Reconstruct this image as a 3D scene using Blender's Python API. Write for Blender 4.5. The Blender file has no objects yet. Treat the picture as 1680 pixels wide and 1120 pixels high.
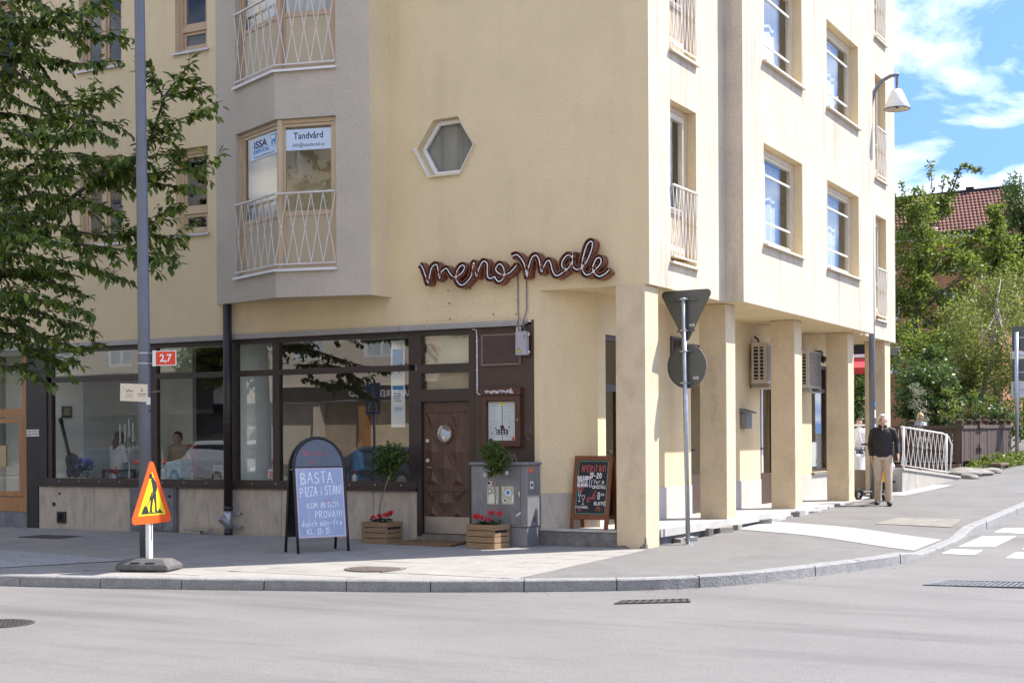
import bpy, bmesh, math, random
from mathutils import Vector, Matrix
from mathutils.geometry import tessellate_polygon
random.seed(11)
PI = math.pi
scn = bpy.context.scene
COL = scn.collection

# ------------------------------------------------------------------ camera, sky, sun, exposure
# world axes follow the corner building: x along the shop front, y up the side street, z = 0 on the pavement at the door
CAM_TURN = math.atan(1270 / 2333.33)
ROLL = math.radians(0.31)
cam = bpy.data.cameras.new('camera'); cam_ob = bpy.data.objects.new('camera', cam); COL.objects.link(cam_ob)
cam.lens = 50.0; cam.sensor_width = 36.0; cam.sensor_fit = 'HORIZONTAL'
cam.shift_y = 162 / 1680.0
cam.clip_start = 0.1; cam.clip_end = 3000
_f = Vector((-math.sin(CAM_TURN), math.cos(CAM_TURN), 0)); _r = Vector((math.cos(CAM_TURN), math.sin(CAM_TURN), 0)); _u = Vector((0, 0, 1))
_R = _r * math.cos(ROLL) - _u * math.sin(ROLL); _U = _r * math.sin(ROLL) + _u * math.cos(ROLL)
_m = Matrix((_R, _U, -_f)).transposed().to_4x4(); _m.translation = Vector((7.2805, -17.1456, 1.42))
cam_ob.matrix_world = _m
scn.camera = cam_ob

SUN_EL = math.radians(51.0); SUN_AZ = Vector((0.71, 0.704, 0)).normalized()
sun = bpy.data.lights.new('sun', 'SUN'); sun.energy = 3.2; sun.angle = math.radians(0.5); sun.color = (1.0, 0.955, 0.89)
sun_ob = bpy.data.objects.new('sun', sun); COL.objects.link(sun_ob)
sun_dir = SUN_AZ * math.cos(SUN_EL) + Vector((0, 0, math.sin(SUN_EL)))
sun_ob.rotation_euler = sun_dir.to_track_quat('Z', 'Y').to_euler(); sun_ob.location = (20, 20, 40)

world = bpy.data.worlds.new('World'); scn.world = world; world.use_nodes = True
wn = world.node_tree.nodes; wl = world.node_tree.links; wn.clear()
w_out = wn.new('ShaderNodeOutputWorld'); w_bg = wn.new('ShaderNodeBackground'); w_bg.inputs['Strength'].default_value = 0.142
sky = wn.new('ShaderNodeTexSky'); sky.sky_type = 'NISHITA'; sky.sun_disc = False
sky.sun_elevation = SUN_EL; sky.sun_rotation = math.atan2(SUN_AZ.x, SUN_AZ.y); sky.air_density = 1.0; sky.dust_density = 0.2; sky.ozone_density = 2.0
tc = wn.new('ShaderNodeTexCoord'); sx = wn.new('ShaderNodeSeparateXYZ'); wl.new(tc.outputs['Generated'], sx.inputs[0])
def wmath(op, a, b=None, clamp=False):
    n = wn.new('ShaderNodeMath'); n.operation = op; n.use_clamp = clamp
    for i, v in enumerate((a, b)):
        if v is None: continue
        if isinstance(v, (int, float)): n.inputs[i].default_value = v
        else: wl.new(v, n.inputs[i])
    return n.outputs[0]
_cv = wn.new('ShaderNodeCombineXYZ'); wl.new(sx.outputs[0], _cv.inputs[0]); wl.new(sx.outputs[1], _cv.inputs[1]); wl.new(wmath('ADD', wmath('MULTIPLY', wmath('MAXIMUM', sx.outputs[2], 0.0), 0.8), 0.42), _cv.inputs[2])
_nv = wn.new('ShaderNodeVectorMath'); _nv.operation = 'NORMALIZE'; wl.new(_cv.outputs[0], _nv.inputs[0]); wl.new(_nv.outputs[0], sky.inputs['Vector'])   # a clear, deep sky: little horizon whitening
_d = wmath('ADD', wmath('MAXIMUM', sx.outputs[2], 0.0), 0.22)
cx = wn.new('ShaderNodeCombineXYZ'); wl.new(wmath('DIVIDE', sx.outputs[0], _d), cx.inputs[0]); wl.new(wmath('DIVIDE', sx.outputs[1], _d), cx.inputs[1]); cx.inputs[2].default_value = 2.7
cn = wn.new('ShaderNodeTexNoise'); cn.inputs['Scale'].default_value = 2.7; cn.inputs['Detail'].default_value = 9; cn.inputs['Roughness'].default_value = 0.56; cn.inputs['Distortion'].default_value = 0.35
wl.new(cx.outputs[0], cn.inputs['Vector'])
cr = wn.new('ShaderNodeValToRGB'); cr.color_ramp.elements[0].position = 0.46; cr.color_ramp.elements[1].position = 0.68
wl.new(cn.outputs['Fac'], cr.inputs[0])
cmix = wn.new('ShaderNodeMixRGB'); cmix.inputs[2].default_value = (6.6, 6.6, 6.6, 1)
wl.new(wmath('MULTIPLY', cr.outputs[0], 0.92), cmix.inputs[0]); deep = wn.new('ShaderNodeMixRGB'); deep.blend_type = 'MULTIPLY'; deep.inputs[0].default_value = 1.0; deep.inputs[2].default_value = (0.50, 0.60, 0.76, 1); wl.new(sky.outputs[0], deep.inputs[1]); wl.new(deep.outputs[0], cmix.inputs[1]); wl.new(cmix.outputs[0], w_bg.inputs['Color'])
wl.new(w_bg.outputs[0], w_out.inputs[0])

scn.view_settings.view_transform = 'Standard'; scn.view_settings.look = 'None'; scn.view_settings.gamma = 1.0; scn.view_settings.exposure = 1.62
scn.view_settings.use_curve_mapping = False
scn.render.engine = 'CYCLES'
scn.cycles.use_denoising = True
scn.cycles.max_bounces = 10; scn.cycles.transparent_max_bounces = 16; scn.cycles.diffuse_bounces = 5; scn.cycles.caustics_reflective = False; scn.cycles.caustics_refractive = False

# ------------------------------------------------------------------ materials
MATS = {}
def _new(name):
    m = bpy.data.materials.new(name); m.use_nodes = True
    nt = m.node_tree; b = nt.nodes['Principled BSDF']
    MATS[name] = m
    return m, nt, b
def mat(name, col, rough=0.6, metal=0.0, var=0.12, scale=6.0, bump=0.0, bscale=80.0, spec=0.5, stretch=(1, 1, 1), fine=0.0, fscale=150.0, detail=6, emit=None, dirt_or_glare=None):
    """One procedural surface: base colour, large mottling (var), fine speckle (fine), bump."""
    m, nt, b = _new(name)
    N = nt.nodes; L = nt.links
    tcn = N.new('ShaderNodeTexCoord'); mp = N.new('ShaderNodeMapping'); mp.inputs['Scale'].default_value = stretch
    L.new(tcn.outputs['Object'], mp.inputs[0])
    n1 = N.new('ShaderNodeTexNoise'); n1.inputs['Scale'].default_value = scale; n1.inputs['Detail'].default_value = detail; n1.inputs['Roughness'].default_value = 0.62
    L.new(mp.outputs[0], n1.inputs['Vector'])
    r1 = N.new('ShaderNodeMapRange'); r1.inputs[1].default_value = 0.3; r1.inputs[2].default_value = 0.7; r1.inputs[3].default_value = 1 - var; r1.inputs[4].default_value = 1 + var
    L.new(n1.outputs['Fac'], r1.inputs[0])
    fac = r1.outputs[0]
    if fine:
        n2 = N.new('ShaderNodeTexNoise'); n2.inputs['Scale'].default_value = fscale; n2.inputs['Detail'].default_value = 2
        L.new(tcn.outputs['Object'], n2.inputs['Vector'])
        r2 = N.new('ShaderNodeMapRange'); r2.inputs[1].default_value = 0.3; r2.inputs[2].default_value = 0.7; r2.inputs[3].default_value = 1 - fine; r2.inputs[4].default_value = 1 + fine
        L.new(n2.outputs['Fac'], r2.inputs[0])
        mu = N.new('ShaderNodeMath'); mu.operation = 'MULTIPLY'; L.new(fac, mu.inputs[0]); L.new(r2.outputs[0], mu.inputs[1]); fac = mu.outputs[0]
    vm = N.new('ShaderNodeVectorMath'); vm.operation = 'SCALE'; vm.inputs[0].default_value = col[:3]; L.new(fac, vm.inputs['Scale'])
    out = vm.outputs[0]
    if dirt_or_glare:   # (colour, amount, scale, stretch): streaks, stains or painted glare of another colour
        n3 = N.new('ShaderNodeTexNoise'); n3.inputs['Scale'].default_value = dirt_or_glare[2]; n3.inputs['Detail'].default_value = 8; n3.inputs['Roughness'].default_value = 0.7
        mp3 = N.new('ShaderNodeMapping'); mp3.inputs['Scale'].default_value = dirt_or_glare[3]; L.new(tcn.outputs['Object'], mp3.inputs[0]); L.new(mp3.outputs[0], n3.inputs['Vector'])
        r3 = N.new('ShaderNodeMapRange'); r3.inputs[1].default_value = 0.5; r3.inputs[2].default_value = 0.75; r3.inputs[3].default_value = 0; r3.inputs[4].default_value = dirt_or_glare[1]
        L.new(n3.outputs['Fac'], r3.inputs[0])
        mx = N.new('ShaderNodeMixRGB'); mx.inputs[2].default_value = (*dirt_or_glare[0], 1); L.new(r3.outputs[0], mx.inputs[0]); L.new(out, mx.inputs[1]); out = mx.outputs[0]
    L.new(out, b.inputs['Base Color'])
    b.inputs['Roughness'].default_value = rough; b.inputs['Metallic'].default_value = metal; b.inputs['Specular IOR Level'].default_value = spec
    if bump:
        nb = N.new('ShaderNodeTexNoise'); nb.inputs['Scale'].default_value = bscale; nb.inputs['Detail'].default_value = 3
        L.new(mp.outputs[0], nb.inputs['Vector'])
        bp = N.new('ShaderNodeBump'); bp.inputs['Strength'].default_value = min(1.0, bump); bp.inputs['Distance'].default_value = 0.01
        L.new(nb.outputs['Fac'], bp.inputs['Height']); L.new(bp.outputs[0], b.inputs['Normal'])
    if emit:
        b.inputs['Emission Color'].default_value = (*emit[0], 1); b.inputs['Emission Strength'].default_value = emit[1]
    return m
def glass_mat(name, ior=1.75, tint=(0.955, 0.97, 0.96), wave=0.0):
    m, nt, b = _new(name); N = nt.nodes; L = nt.links
    N.remove(b); out = N['Material Output']
    tr = N.new('ShaderNodeBsdfTransparent'); tr.inputs[0].default_value = (*tint, 1)
    gl = N.new('ShaderNodeBsdfGlossy'); gl.inputs['Roughness'].default_value = 0.0; gl.inputs[0].default_value = (1, 1, 1, 1)
    fr = N.new('ShaderNodeFresnel'); fr.inputs[0].default_value = ior
    geo = N.new('ShaderNodeNewGeometry'); sb = N.new('ShaderNodeMath'); sb.operation = 'SUBTRACT'; sb.inputs[0].default_value = 1.0; L.new(geo.outputs['Backfacing'], sb.inputs[1]); ml = N.new('ShaderNodeMath'); ml.operation = 'MULTIPLY'; L.new(fr.outputs[0], ml.inputs[0]); L.new(sb.outputs[0], ml.inputs[1])   # only the outer skin of a pane mirrors
    mx = N.new('ShaderNodeMixShader'); L.new(ml.outputs[0], mx.inputs[0]); L.new(tr.outputs[0], mx.inputs[1]); L.new(gl.outputs[0], mx.inputs[2]); L.new(mx.outputs[0], out.inputs[0])
    if wave:
        tcn = N.new('ShaderNodeTexCoord'); n = N.new('ShaderNodeTexNoise'); n.inputs['Scale'].default_value = 1.6; n.inputs['Detail'].default_value = 1; L.new(tcn.outputs['Object'], n.inputs['Vector'])
        bp = N.new('ShaderNodeBump'); bp.inputs['Strength'].default_value = wave; bp.inputs['Distance'].default_value = 0.02; L.new(n.outputs['Fac'], bp.inputs['Height']); L.new(bp.outputs[0], gl.inputs['Normal'])
    return m
def leaf_mat(name, c1, c2, trans=0.35, rough=0.45):
    m, nt, b = _new(name); N = nt.nodes; L = nt.links
    g = N.new('ShaderNodeNewGeometry'); r = N.new('ShaderNodeValToRGB'); r.color_ramp.elements[0].color = (*c1, 1); r.color_ramp.elements[1].color = (*c2[:3], 1)
    if len(c2) > 3: r.color_ramp.elements[1].position = 0.86; e = r.color_ramp.elements.new(1.0); e.color = (c2[3], c2[4], c2[5], 1); r.color_ramp.elements[1].color = (*c2[:3], 1)
    L.new(g.outputs['Random Per Island'], r.inputs[0]); L.new(r.outputs[0], b.inputs['Base Color']); b.inputs['Roughness'].default_value = rough
    t = N.new('ShaderNodeBsdfTranslucent'); L.new(r.outputs[0], t.inputs[0])
    mx = N.new('ShaderNodeMixShader'); mx.inputs[0].default_value = trans; L.new(b.outputs[0], mx.inputs[1]); L.new(t.outputs[0], mx.inputs[2]); L.new(mx.outputs[0], N['Material Output'].inputs[0])
    return m
def wood_mat(name, c1, c2, axis='x', scale=3.0, rough=0.6):
    st = {'x': (1, 14, 14), 'y': (14, 1, 14), 'z': (14, 14, 1)}[axis]
    return mat(name, tuple((a + b) / 2 for a, b in zip(c1, c2)), rough=rough, var=0.28, scale=scale, stretch=st, bump=0.25, bscale=6, dirt_or_glare=(c2, 0.6, scale * 1.6, st))

mat('stucco', (0.70, 0.572, 0.362), rough=0.92, var=0.05, scale=1.2, bump=0.55, bscale=55, spec=0.15, fine=0.09, fscale=58, dirt_or_glare=((0.50, 0.40, 0.27), 0.35, 1.1, (1.6, 1.6, 0.25)))
mat('stucco_street', (0.57, 0.495, 0.395), rough=0.92, var=0.08, scale=1.4, bump=0.6, bscale=55, spec=0.15, fine=0.13, fscale=58, dirt_or_glare=((0.33, 0.295, 0.25), 0.95, 1.9, (3.0, 3.0, 0.22)))
mat('stucco_grey', (0.50, 0.445, 0.370), rough=0.93, var=0.06, scale=1.5, bump=0.6, bscale=55, spec=0.15, fine=0.11, fscale=58)
mat('pillar_plaster', (0.63, 0.51, 0.345), rough=0.92, var=0.08, scale=2.0, bump=0.55, bscale=55, spec=0.15, fine=0.09, fscale=58, dirt_or_glare=((0.40, 0.33, 0.245), 0.75, 2.2, (1.4, 1.4, 0.7)))
mat('marble', (0.44, 0.385, 0.315), rough=0.5, var=0.16, scale=3.5, stretch=(2.2, 2.2, 0.8), bump=0.1, bscale=30, dirt_or_glare=((0.20, 0.18, 0.15), 0.65, 4.5, (2.4, 2.4, 0.7)))
mat('marble_pale', (0.50, 0.48, 0.44), rough=0.5, var=0.12, scale=3.0, stretch=(2.0, 2.0, 0.8), dirt_or_glare=((0.32, 0.29, 0.25), 0.5, 4.0, (2.4, 2.4, 0.7)))
mat('granite_step', (0.16, 0.155, 0.15), rough=0.8, var=0.3, scale=9, bump=0.5, bscale=40, fine=0.25, fscale=90)
mat('floor_slab', (0.42, 0.40, 0.37), rough=0.8, var=0.14, scale=3, fine=0.06, bump=0.2, bscale=60)
mat('asphalt_road', (0.178, 0.170, 0.163), rough=0.9, var=0.10, scale=0.5, bump=0.5, bscale=90, fine=0.20, fscale=75, spec=0.3, dirt_or_glare=((0.112, 0.107, 0.103), 0.95, 0.75, (0.22, 1.5, 1)))
mat('asphalt_path', (0.170, 0.162, 0.152), rough=0.9, var=0.10, scale=1.0, bump=0.5, bscale=90, fine=0.18, fscale=75, spec=0.3, dirt_or_glare=((0.105, 0.099, 0.092), 0.75, 0.9, (1, 1, 1)))
mat('paving', (0.30, 0.28, 0.255), rough=0.88, var=0.09, scale=1.8, bump=0.4, bscale=90, fine=0.10, fscale=120, spec=0.3, dirt_or_glare=((0.20, 0.185, 0.175), 0.75, 1.7, (1, 1, 1)))
mat('paving_joint', (0.10, 0.092, 0.085), rough=0.95, var=0.2, scale=5)
mat('kerb_granite', (0.26, 0.255, 0.25), rough=0.85, var=0.16, scale=7, bump=0.9, bscale=38, fine=0.25, fscale=85, spec=0.3)
mat('pale_gravel', (0.34, 0.335, 0.325), rough=0.9, var=0.15, scale=8, bump=0.8, bscale=70, fine=0.3, fscale=60)
mat('road_paint', (0.72, 0.72, 0.70), rough=0.75, var=0.12, scale=6, bump=0.3, bscale=120, dirt_or_glare=((0.35, 0.34, 0.33), 0.6, 7, (1, 1, 1)))
mat('cast_iron', (0.07, 0.062, 0.055), rough=0.7, metal=0.3, var=0.25, scale=14, bump=0.3)
mat('shop_frame', (0.040, 0.027, 0.021), rough=0.42, var=0.15, scale=4, spec=0.5)
mat('panel_brown', (0.062, 0.036, 0.024), rough=0.5, var=0.10, scale=3, fine=0.03)
mat('pier_black', (0.022, 0.020, 0.020), rough=0.35, var=0.35, scale=2.5, bump=0.06, bscale=8)
wood_mat('door_wood', (0.125, 0.066, 0.043), (0.06, 0.032, 0.021), 'z', 2.2, 0.5)
wood_mat('orange_wood', (0.42, 0.21, 0.085), (0.30, 0.14, 0.05), 'z', 2.0, 0.5)
wood_mat('case_wood', (0.13, 0.042, 0.020), (0.035, 0.016, 0.010), 'z', 3.0, 0.5)
wood_mat('easel_wood', (0.20, 0.062, 0.020), (0.13, 0.038, 0.012), 'z', 3.0, 0.45)
wood_mat('crate_wood', (0.36, 0.235, 0.125), (0.20, 0.125, 0.062), 'x', 4.0, 0.75)
wood_mat('fence_wood', (0.095, 0.060, 0.042), (0.05, 0.033, 0.025), 'z', 3.0, 0.8)
wood_mat('deck_wood', (0.20, 0.13, 0.085), (0.11, 0.07, 0.05), 'x', 3.0, 0.8)
mat('steel_plate', (0.42, 0.39, 0.35), rough=0.38, metal=0.75, var=0.12, scale=5)
mat('galvanised', (0.40, 0.42, 0.45), rough=0.42, metal=0.75, var=0.14, scale=16)
mat('pole_grey', (0.150, 0.160, 0.185), rough=0.5, metal=0.2, var=0.08, scale=5)
mat('sign_back', (0.105, 0.110, 0.100), rough=0.5, metal=0.2, var=0.08, scale=3)
mat('strip_metal', (0.36, 0.345, 0.325), rough=0.5, metal=0.3, var=0.1, scale=4)
mat('pipe_brown', (0.022, 0.016, 0.014), rough=0.4, var=0.2, scale=8)
mat('cabinet_grey', (0.185, 0.185, 0.195), rough=0.5, metal=0.25, var=0.2, scale=4, dirt_or_glare=((0.36, 0.36, 0.38), 0.7, 3.2, (2.5, 1, 0.8)))
mat('cabinet_side', (0.20, 0.20, 0.21), rough=0.5, metal=0.2, var=0.08, scale=4)
mat('hatch_grey', (0.155, 0.16, 0.175), rough=0.6, metal=0.15, var=0.25, scale=5, dirt_or_glare=((0.27, 0.275, 0.29), 0.5, 5, (1, 1, 0.6)))
mat('plastic_lilac', (0.37, 0.35, 0.38), rough=0.5, var=0.03)
mat('plastic_cream', (0.62, 0.54, 0.42), rough=0.5, var=0.05)
mat('white_paint', (0.74, 0.74, 0.73), rough=0.45, var=0.04, scale=6)
mat('louvre_brown', (0.15, 0.10, 0.082), rough=0.5, var=0.1, scale=4)
mat('rail_white', (0.66, 0.63, 0.60), rough=0.5, var=0.10, scale=8)
mat('window_frame', (0.56, 0.43, 0.27), rough=0.55, var=0.06, scale=6)
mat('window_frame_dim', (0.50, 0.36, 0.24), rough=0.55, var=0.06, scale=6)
mat('panel_cream', (0.50, 0.415, 0.28), rough=0.55, var=0.05, scale=4)
mat('sill_metal', (0.56, 0.55, 0.56), rough=0.4, metal=0.25, var=0.1, scale=6)
mat('sill_cream', (0.64, 0.55, 0.42), rough=0.5, var=0.08, scale=6)
mat('curtain_dim', (0.30, 0.275, 0.245), rough=0.85, var=0.25, scale=1.4, stretch=(6, 6, 0.4))
mat('iron_worn', (0.17, 0.14, 0.12), rough=0.7, metal=0.2, var=0.25, scale=14)
mat('curtain', (0.62, 0.63, 0.64), rough=0.85, var=0.06, scale=1.5, stretch=(3, 3, 0.2))
mat('blind_dark', (0.48, 0.51, 0.53), rough=0.85, var=0.15, scale=2)
mat('interior_wall', (0.84, 0.87, 0.82), rough=0.85, var=0.04)
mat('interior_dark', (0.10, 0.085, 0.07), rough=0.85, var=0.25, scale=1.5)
mat('interior_warm', (0.62, 0.50, 0.34), rough=0.85, var=0.2, scale=1.2)
mat('interior_floor', (0.40, 0.32, 0.24), rough=0.6, var=0.15)
mat('white_plain', (0.80, 0.80, 0.80), rough=0.6, var=0.02)
mat('ac_case', (0.52, 0.475, 0.41), rough=0.5, var=0.06, scale=4)
mat('ac_front', (0.30, 0.265, 0.235), rough=0.6, var=0.08, scale=4)
mat('black', (0.012, 0.012, 0.013), rough=0.45, var=0.1)
mat('black_matt', (0.015, 0.014, 0.014), rough=0.9, var=0.15, scale=9)
mat('slot_dark', (0.02, 0.025, 0.03), rough=0.8, var=0.1)
mat('neon_case', (0.020, 0.008, 0.006), rough=0.45, var=0.2, scale=8)
mat('neon_side', (0.20, 0.062, 0.032), rough=0.4, var=0.35, scale=10, dirt_or_glare=((0.05, 0.02, 0.012), 0.6, 9, (1, 1, 1)))
mat('neon_tube', (0.80, 0.78, 0.80), rough=0.25, var=0.02)
mat('red_sign', (0.72, 0.055, 0.018), rough=0.45, var=0.05)
mat('orange_sign', (0.80, 0.105, 0.015), rough=0.4, var=0.06, scale=9)
mat('yellow_sign', (0.80, 0.62, 0.02), rough=0.4, var=0.04)
mat('blue_sign', (0.02, 0.10, 0.42), rough=0.4, var=0.05)
mat('paper', (0.72, 0.70, 0.65), rough=0.8, var=0.06, scale=10)
mat('paper_cream', (0.70, 0.62, 0.48), rough=0.8, var=0.05, scale=6)
mat('paper_green', (0.46, 0.47, 0.36), rough=0.8, var=0.22, scale=18)
mat('menu_paper', (0.66, 0.67, 0.68), rough=0.7, var=0.12, scale=30, stretch=(0.4, 1, 3))
mat('ink', (0.02, 0.02, 0.025), rough=0.7, var=0.05)
mat('ink_navy', (0.015, 0.012, 0.07), rough=0.6, var=0.05)
mat('ink_blue', (0.02, 0.26, 0.62), rough=0.6, var=0.05)
mat('poster_blue', (0.58, 0.70, 0.84), rough=0.5, var=0.04, scale=2)
mat('board_blue', (0.30, 0.365, 0.52), rough=0.28, var=0.09, scale=2.2, stretch=(1, 1, 2.0), dirt_or_glare=((0.55, 0.55, 0.66), 0.75, 2.4, (2.6, 2.6, 0.9)))  # pale smears paint the glare on the panel into its colour
mat('board_head', (0.085, 0.10, 0.125), rough=0.3, var=0.12, scale=4)
mat('board_edge', (0.62, 0.52, 0.64), rough=0.5, var=0.05)
mat('chalkboard', (0.022, 0.023, 0.027), rough=0.85, var=0.4, scale=5)
mat('chalk_white', (0.78, 0.76, 0.78), rough=0.95, var=0.15, scale=40)
mat('chalk_red', (0.52, 0.11, 0.09), rough=0.95, var=0.2, scale=40)
mat('chalk_green', (0.15, 0.42, 0.34), rough=0.95, var=0.2, scale=40)
mat('chalk_mint', (0.82, 0.88, 0.88), rough=0.95, var=0.1, scale=40)
mat('coir', (0.20, 0.11, 0.05), rough=1.0, var=0.3, scale=20, bump=0.8, bscale=120)
mat('soil', (0.03, 0.022, 0.016), rough=1.0, var=0.3, scale=20)
mat('petal_red', (0.62, 0.012, 0.016), rough=0.6, var=0.25, scale=40)
mat('petal_violet', (0.16, 0.10, 0.42), rough=0.6, var=0.3, scale=40)
mat('stem_bark', (0.26, 0.19, 0.13), rough=0.85, var=0.3, scale=20)
mat('tree_bark', (0.075, 0.060, 0.050), rough=0.9, var=0.35, scale=14, bump=0.5, bscale=30, stretch=(1, 1, 0.4))
mat('birch_bark', (0.30, 0.26, 0.22), rough=0.85, var=0.5, scale=7, stretch=(0.5, 0.5, 3), bump=0.3)
mat('concrete', (0.36, 0.33, 0.285), rough=0.9, var=0.18, scale=3, bump=0.4, dirt_or_glare=((0.20, 0.17, 0.13), 0.6, 2.5, (1, 1, 1)))
mat('concrete_pale', (0.42, 0.39, 0.34), rough=0.9, var=0.10, scale=4, bump=0.3)
mat('rubber_foot', (0.105, 0.10, 0.095), rough=0.85, var=0.25, scale=8, bump=0.3)
mat('stone_grey', (0.21, 0.19, 0.165), rough=0.9, var=0.25, scale=5, bump=0.7, bscale=20)
mat('skin', (0.56, 0.34, 0.25), rough=0.55, var=0.06, scale=20)
mat('hair_white', (0.74, 0.72, 0.70), rough=0.8, var=0.15, scale=60)
mat('hair_blonde', (0.52, 0.37, 0.16), rough=0.6, var=0.3, scale=60)
mat('hair_brown', (0.09, 0.055, 0.035), rough=0.7, var=0.3, scale=50)
mat('jacket_black', (0.016, 0.013, 0.015), rough=0.7, var=0.3, scale=10)
mat('chino', (0.50, 0.395, 0.285), rough=0.85, var=0.08, scale=10, bump=0.25, bscale=12)
mat('shoe_dark', (0.022, 0.018, 0.016), rough=0.6, var=0.2)
mat('lace_white', (0.72, 0.68, 0.66), rough=0.9, var=0.25, scale=40)
mat('shirt_blue', (0.10, 0.27, 0.52), rough=0.85, var=0.12, scale=6)
mat('shirt_grey', (0.36, 0.37, 0.40), rough=0.85, var=0.15, scale=6)
mat('red_fabric', (0.42, 0.035, 0.025), rough=0.8, var=0.1)
mat('awning_red', (0.58, 0.035, 0.035), rough=0.75, var=0.08)
mat('house_orange', (0.36, 0.165, 0.085), rough=0.9, var=0.10, scale=2)
mat('tile_red', (0.20, 0.088, 0.062), rough=0.85, var=0.25, scale=3, fine=0.12, fscale=8)
mat('scooter_white', (0.72, 0.73, 0.76), rough=0.25, var=0.03)
mat('tyre', (0.018, 0.018, 0.018), rough=0.85, var=0.2)
mat('seat_grey', (0.13, 0.135, 0.15), rough=0.6, var=0.15)
mat('accent_yellow', (0.80, 0.42, 0.02), rough=0.45, var=0.05)
mat('car_silver', (0.52, 0.53, 0.53), rough=0.3, metal=0.35, var=0.03)
mat('car_blue', (0.05, 0.075, 0.10), rough=0.3, metal=0.3, var=0.03)
mat('lamp_red', (0.5, 0.02, 0.02), rough=0.3, var=0.05)
mat('facade_beige', (0.60, 0.53, 0.43), rough=0.9, var=0.07, scale=1.2, bump=0.4)
mat('facade_shop', (0.055, 0.045, 0.04), rough=0.4, var=0.2, scale=2)
mat('facade_green', (0.46, 0.55, 0.44), rough=0.8, var=0.05)
mat('soil_ground', (0.11, 0.10, 0.07), rough=1.0, var=0.3, scale=0.6)
mat('case_light', (0.38, 0.30, 0.22), rough=0.5, var=0.2, scale=2)
mat('brass', (0.42, 0.34, 0.20), rough=0.4, metal=0.8, var=0.1)
mat('guitar_wood', (0.17, 0.075, 0.035), rough=0.35, var=0.35, scale=8, stretch=(1, 1, 6))
mat('painting', (0.30, 0.23, 0.15), rough=0.6, var=0.6, scale=9)
mat('painting_small', (0.22, 0.24, 0.13), rough=0.6, var=0.7, scale=16)
mat('box_teal', (0.24, 0.40, 0.47), rough=0.6, var=0.35, scale=14)
mat('tape_white', (0.86, 0.86, 0.88), rough=0.5, var=0.02)
leaf_mat('leaf_cherry', (0.040, 0.082, 0.014), (0.19, 0.265, 0.042, 0.34, 0.42, 0.09), 0.45, 0.34)  # lightest ramp colour paints sunlit highlights onto random leaves
leaf_mat('leaf_bay', (0.045, 0.095, 0.020), (0.13, 0.18, 0.045), 0.25, 0.4)
leaf_mat('leaf_geranium', (0.012, 0.040, 0.014), (0.035, 0.085, 0.025), 0.2, 0.5)
leaf_mat('leaf_mid', (0.065, 0.115, 0.014), (0.25, 0.30, 0.045), 0.58, 0.45)
leaf_mat('leaf_dark', (0.030, 0.068, 0.014), (0.14, 0.20, 0.042), 0.42, 0.45)
leaf_mat('leaf_birch', (0.105, 0.14, 0.024), (0.28, 0.30, 0.07), 0.58, 0.45)
leaf_mat('leaf_willow', (0.045, 0.085, 0.018), (0.13, 0.19, 0.036), 0.5, 0.5)
leaf_mat('leaf_lime', (0.10, 0.15, 0.015), (0.22, 0.27, 0.04), 0.4, 0.5)
leaf_mat('leaf_pale', (0.20, 0.20, 0.13), (0.36, 0.35, 0.25), 0.3, 0.6)
glass_mat('glass', 2.15, wave=0.02)
glass_mat('glass_upper', 1.65, wave=0.03)
glass_mat('glass_wavy', 1.9, wave=0.25)
glass_mat('glass_case', 1.35)

# ------------------------------------------------------------------ mesh helpers
WORLD = {}
class Frame:
    """A plane to build on: s along it, t up it, o out of it."""
    def __init__(self, O, S, T=(0, 0, 1), N=None):
        self.O = Vector(O); self.S = Vector(S).normalized(); self.T = Vector(T).normalized()
        self.N = Vector(N).normalized() if N is not None else self.S.cross(self.T).normalized()
    def pt(self, s, t, o=0): return self.O + self.S * s + self.T * t + self.N * o
def F2(p0, p1):
    return Frame((p0[0], p0[1], 0), (p1[0] - p0[0], p1[1] - p0[1], 0))
FA = Frame((0, 0, 0), (1, 0, 0))          # shop front, outward -y
FB = Frame((0, 0, 0), (0, 1, 0))          # street side, outward +x
XYZ = Frame((0, 0, 0), (1, 0, 0), (0, 1, 0))

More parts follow.
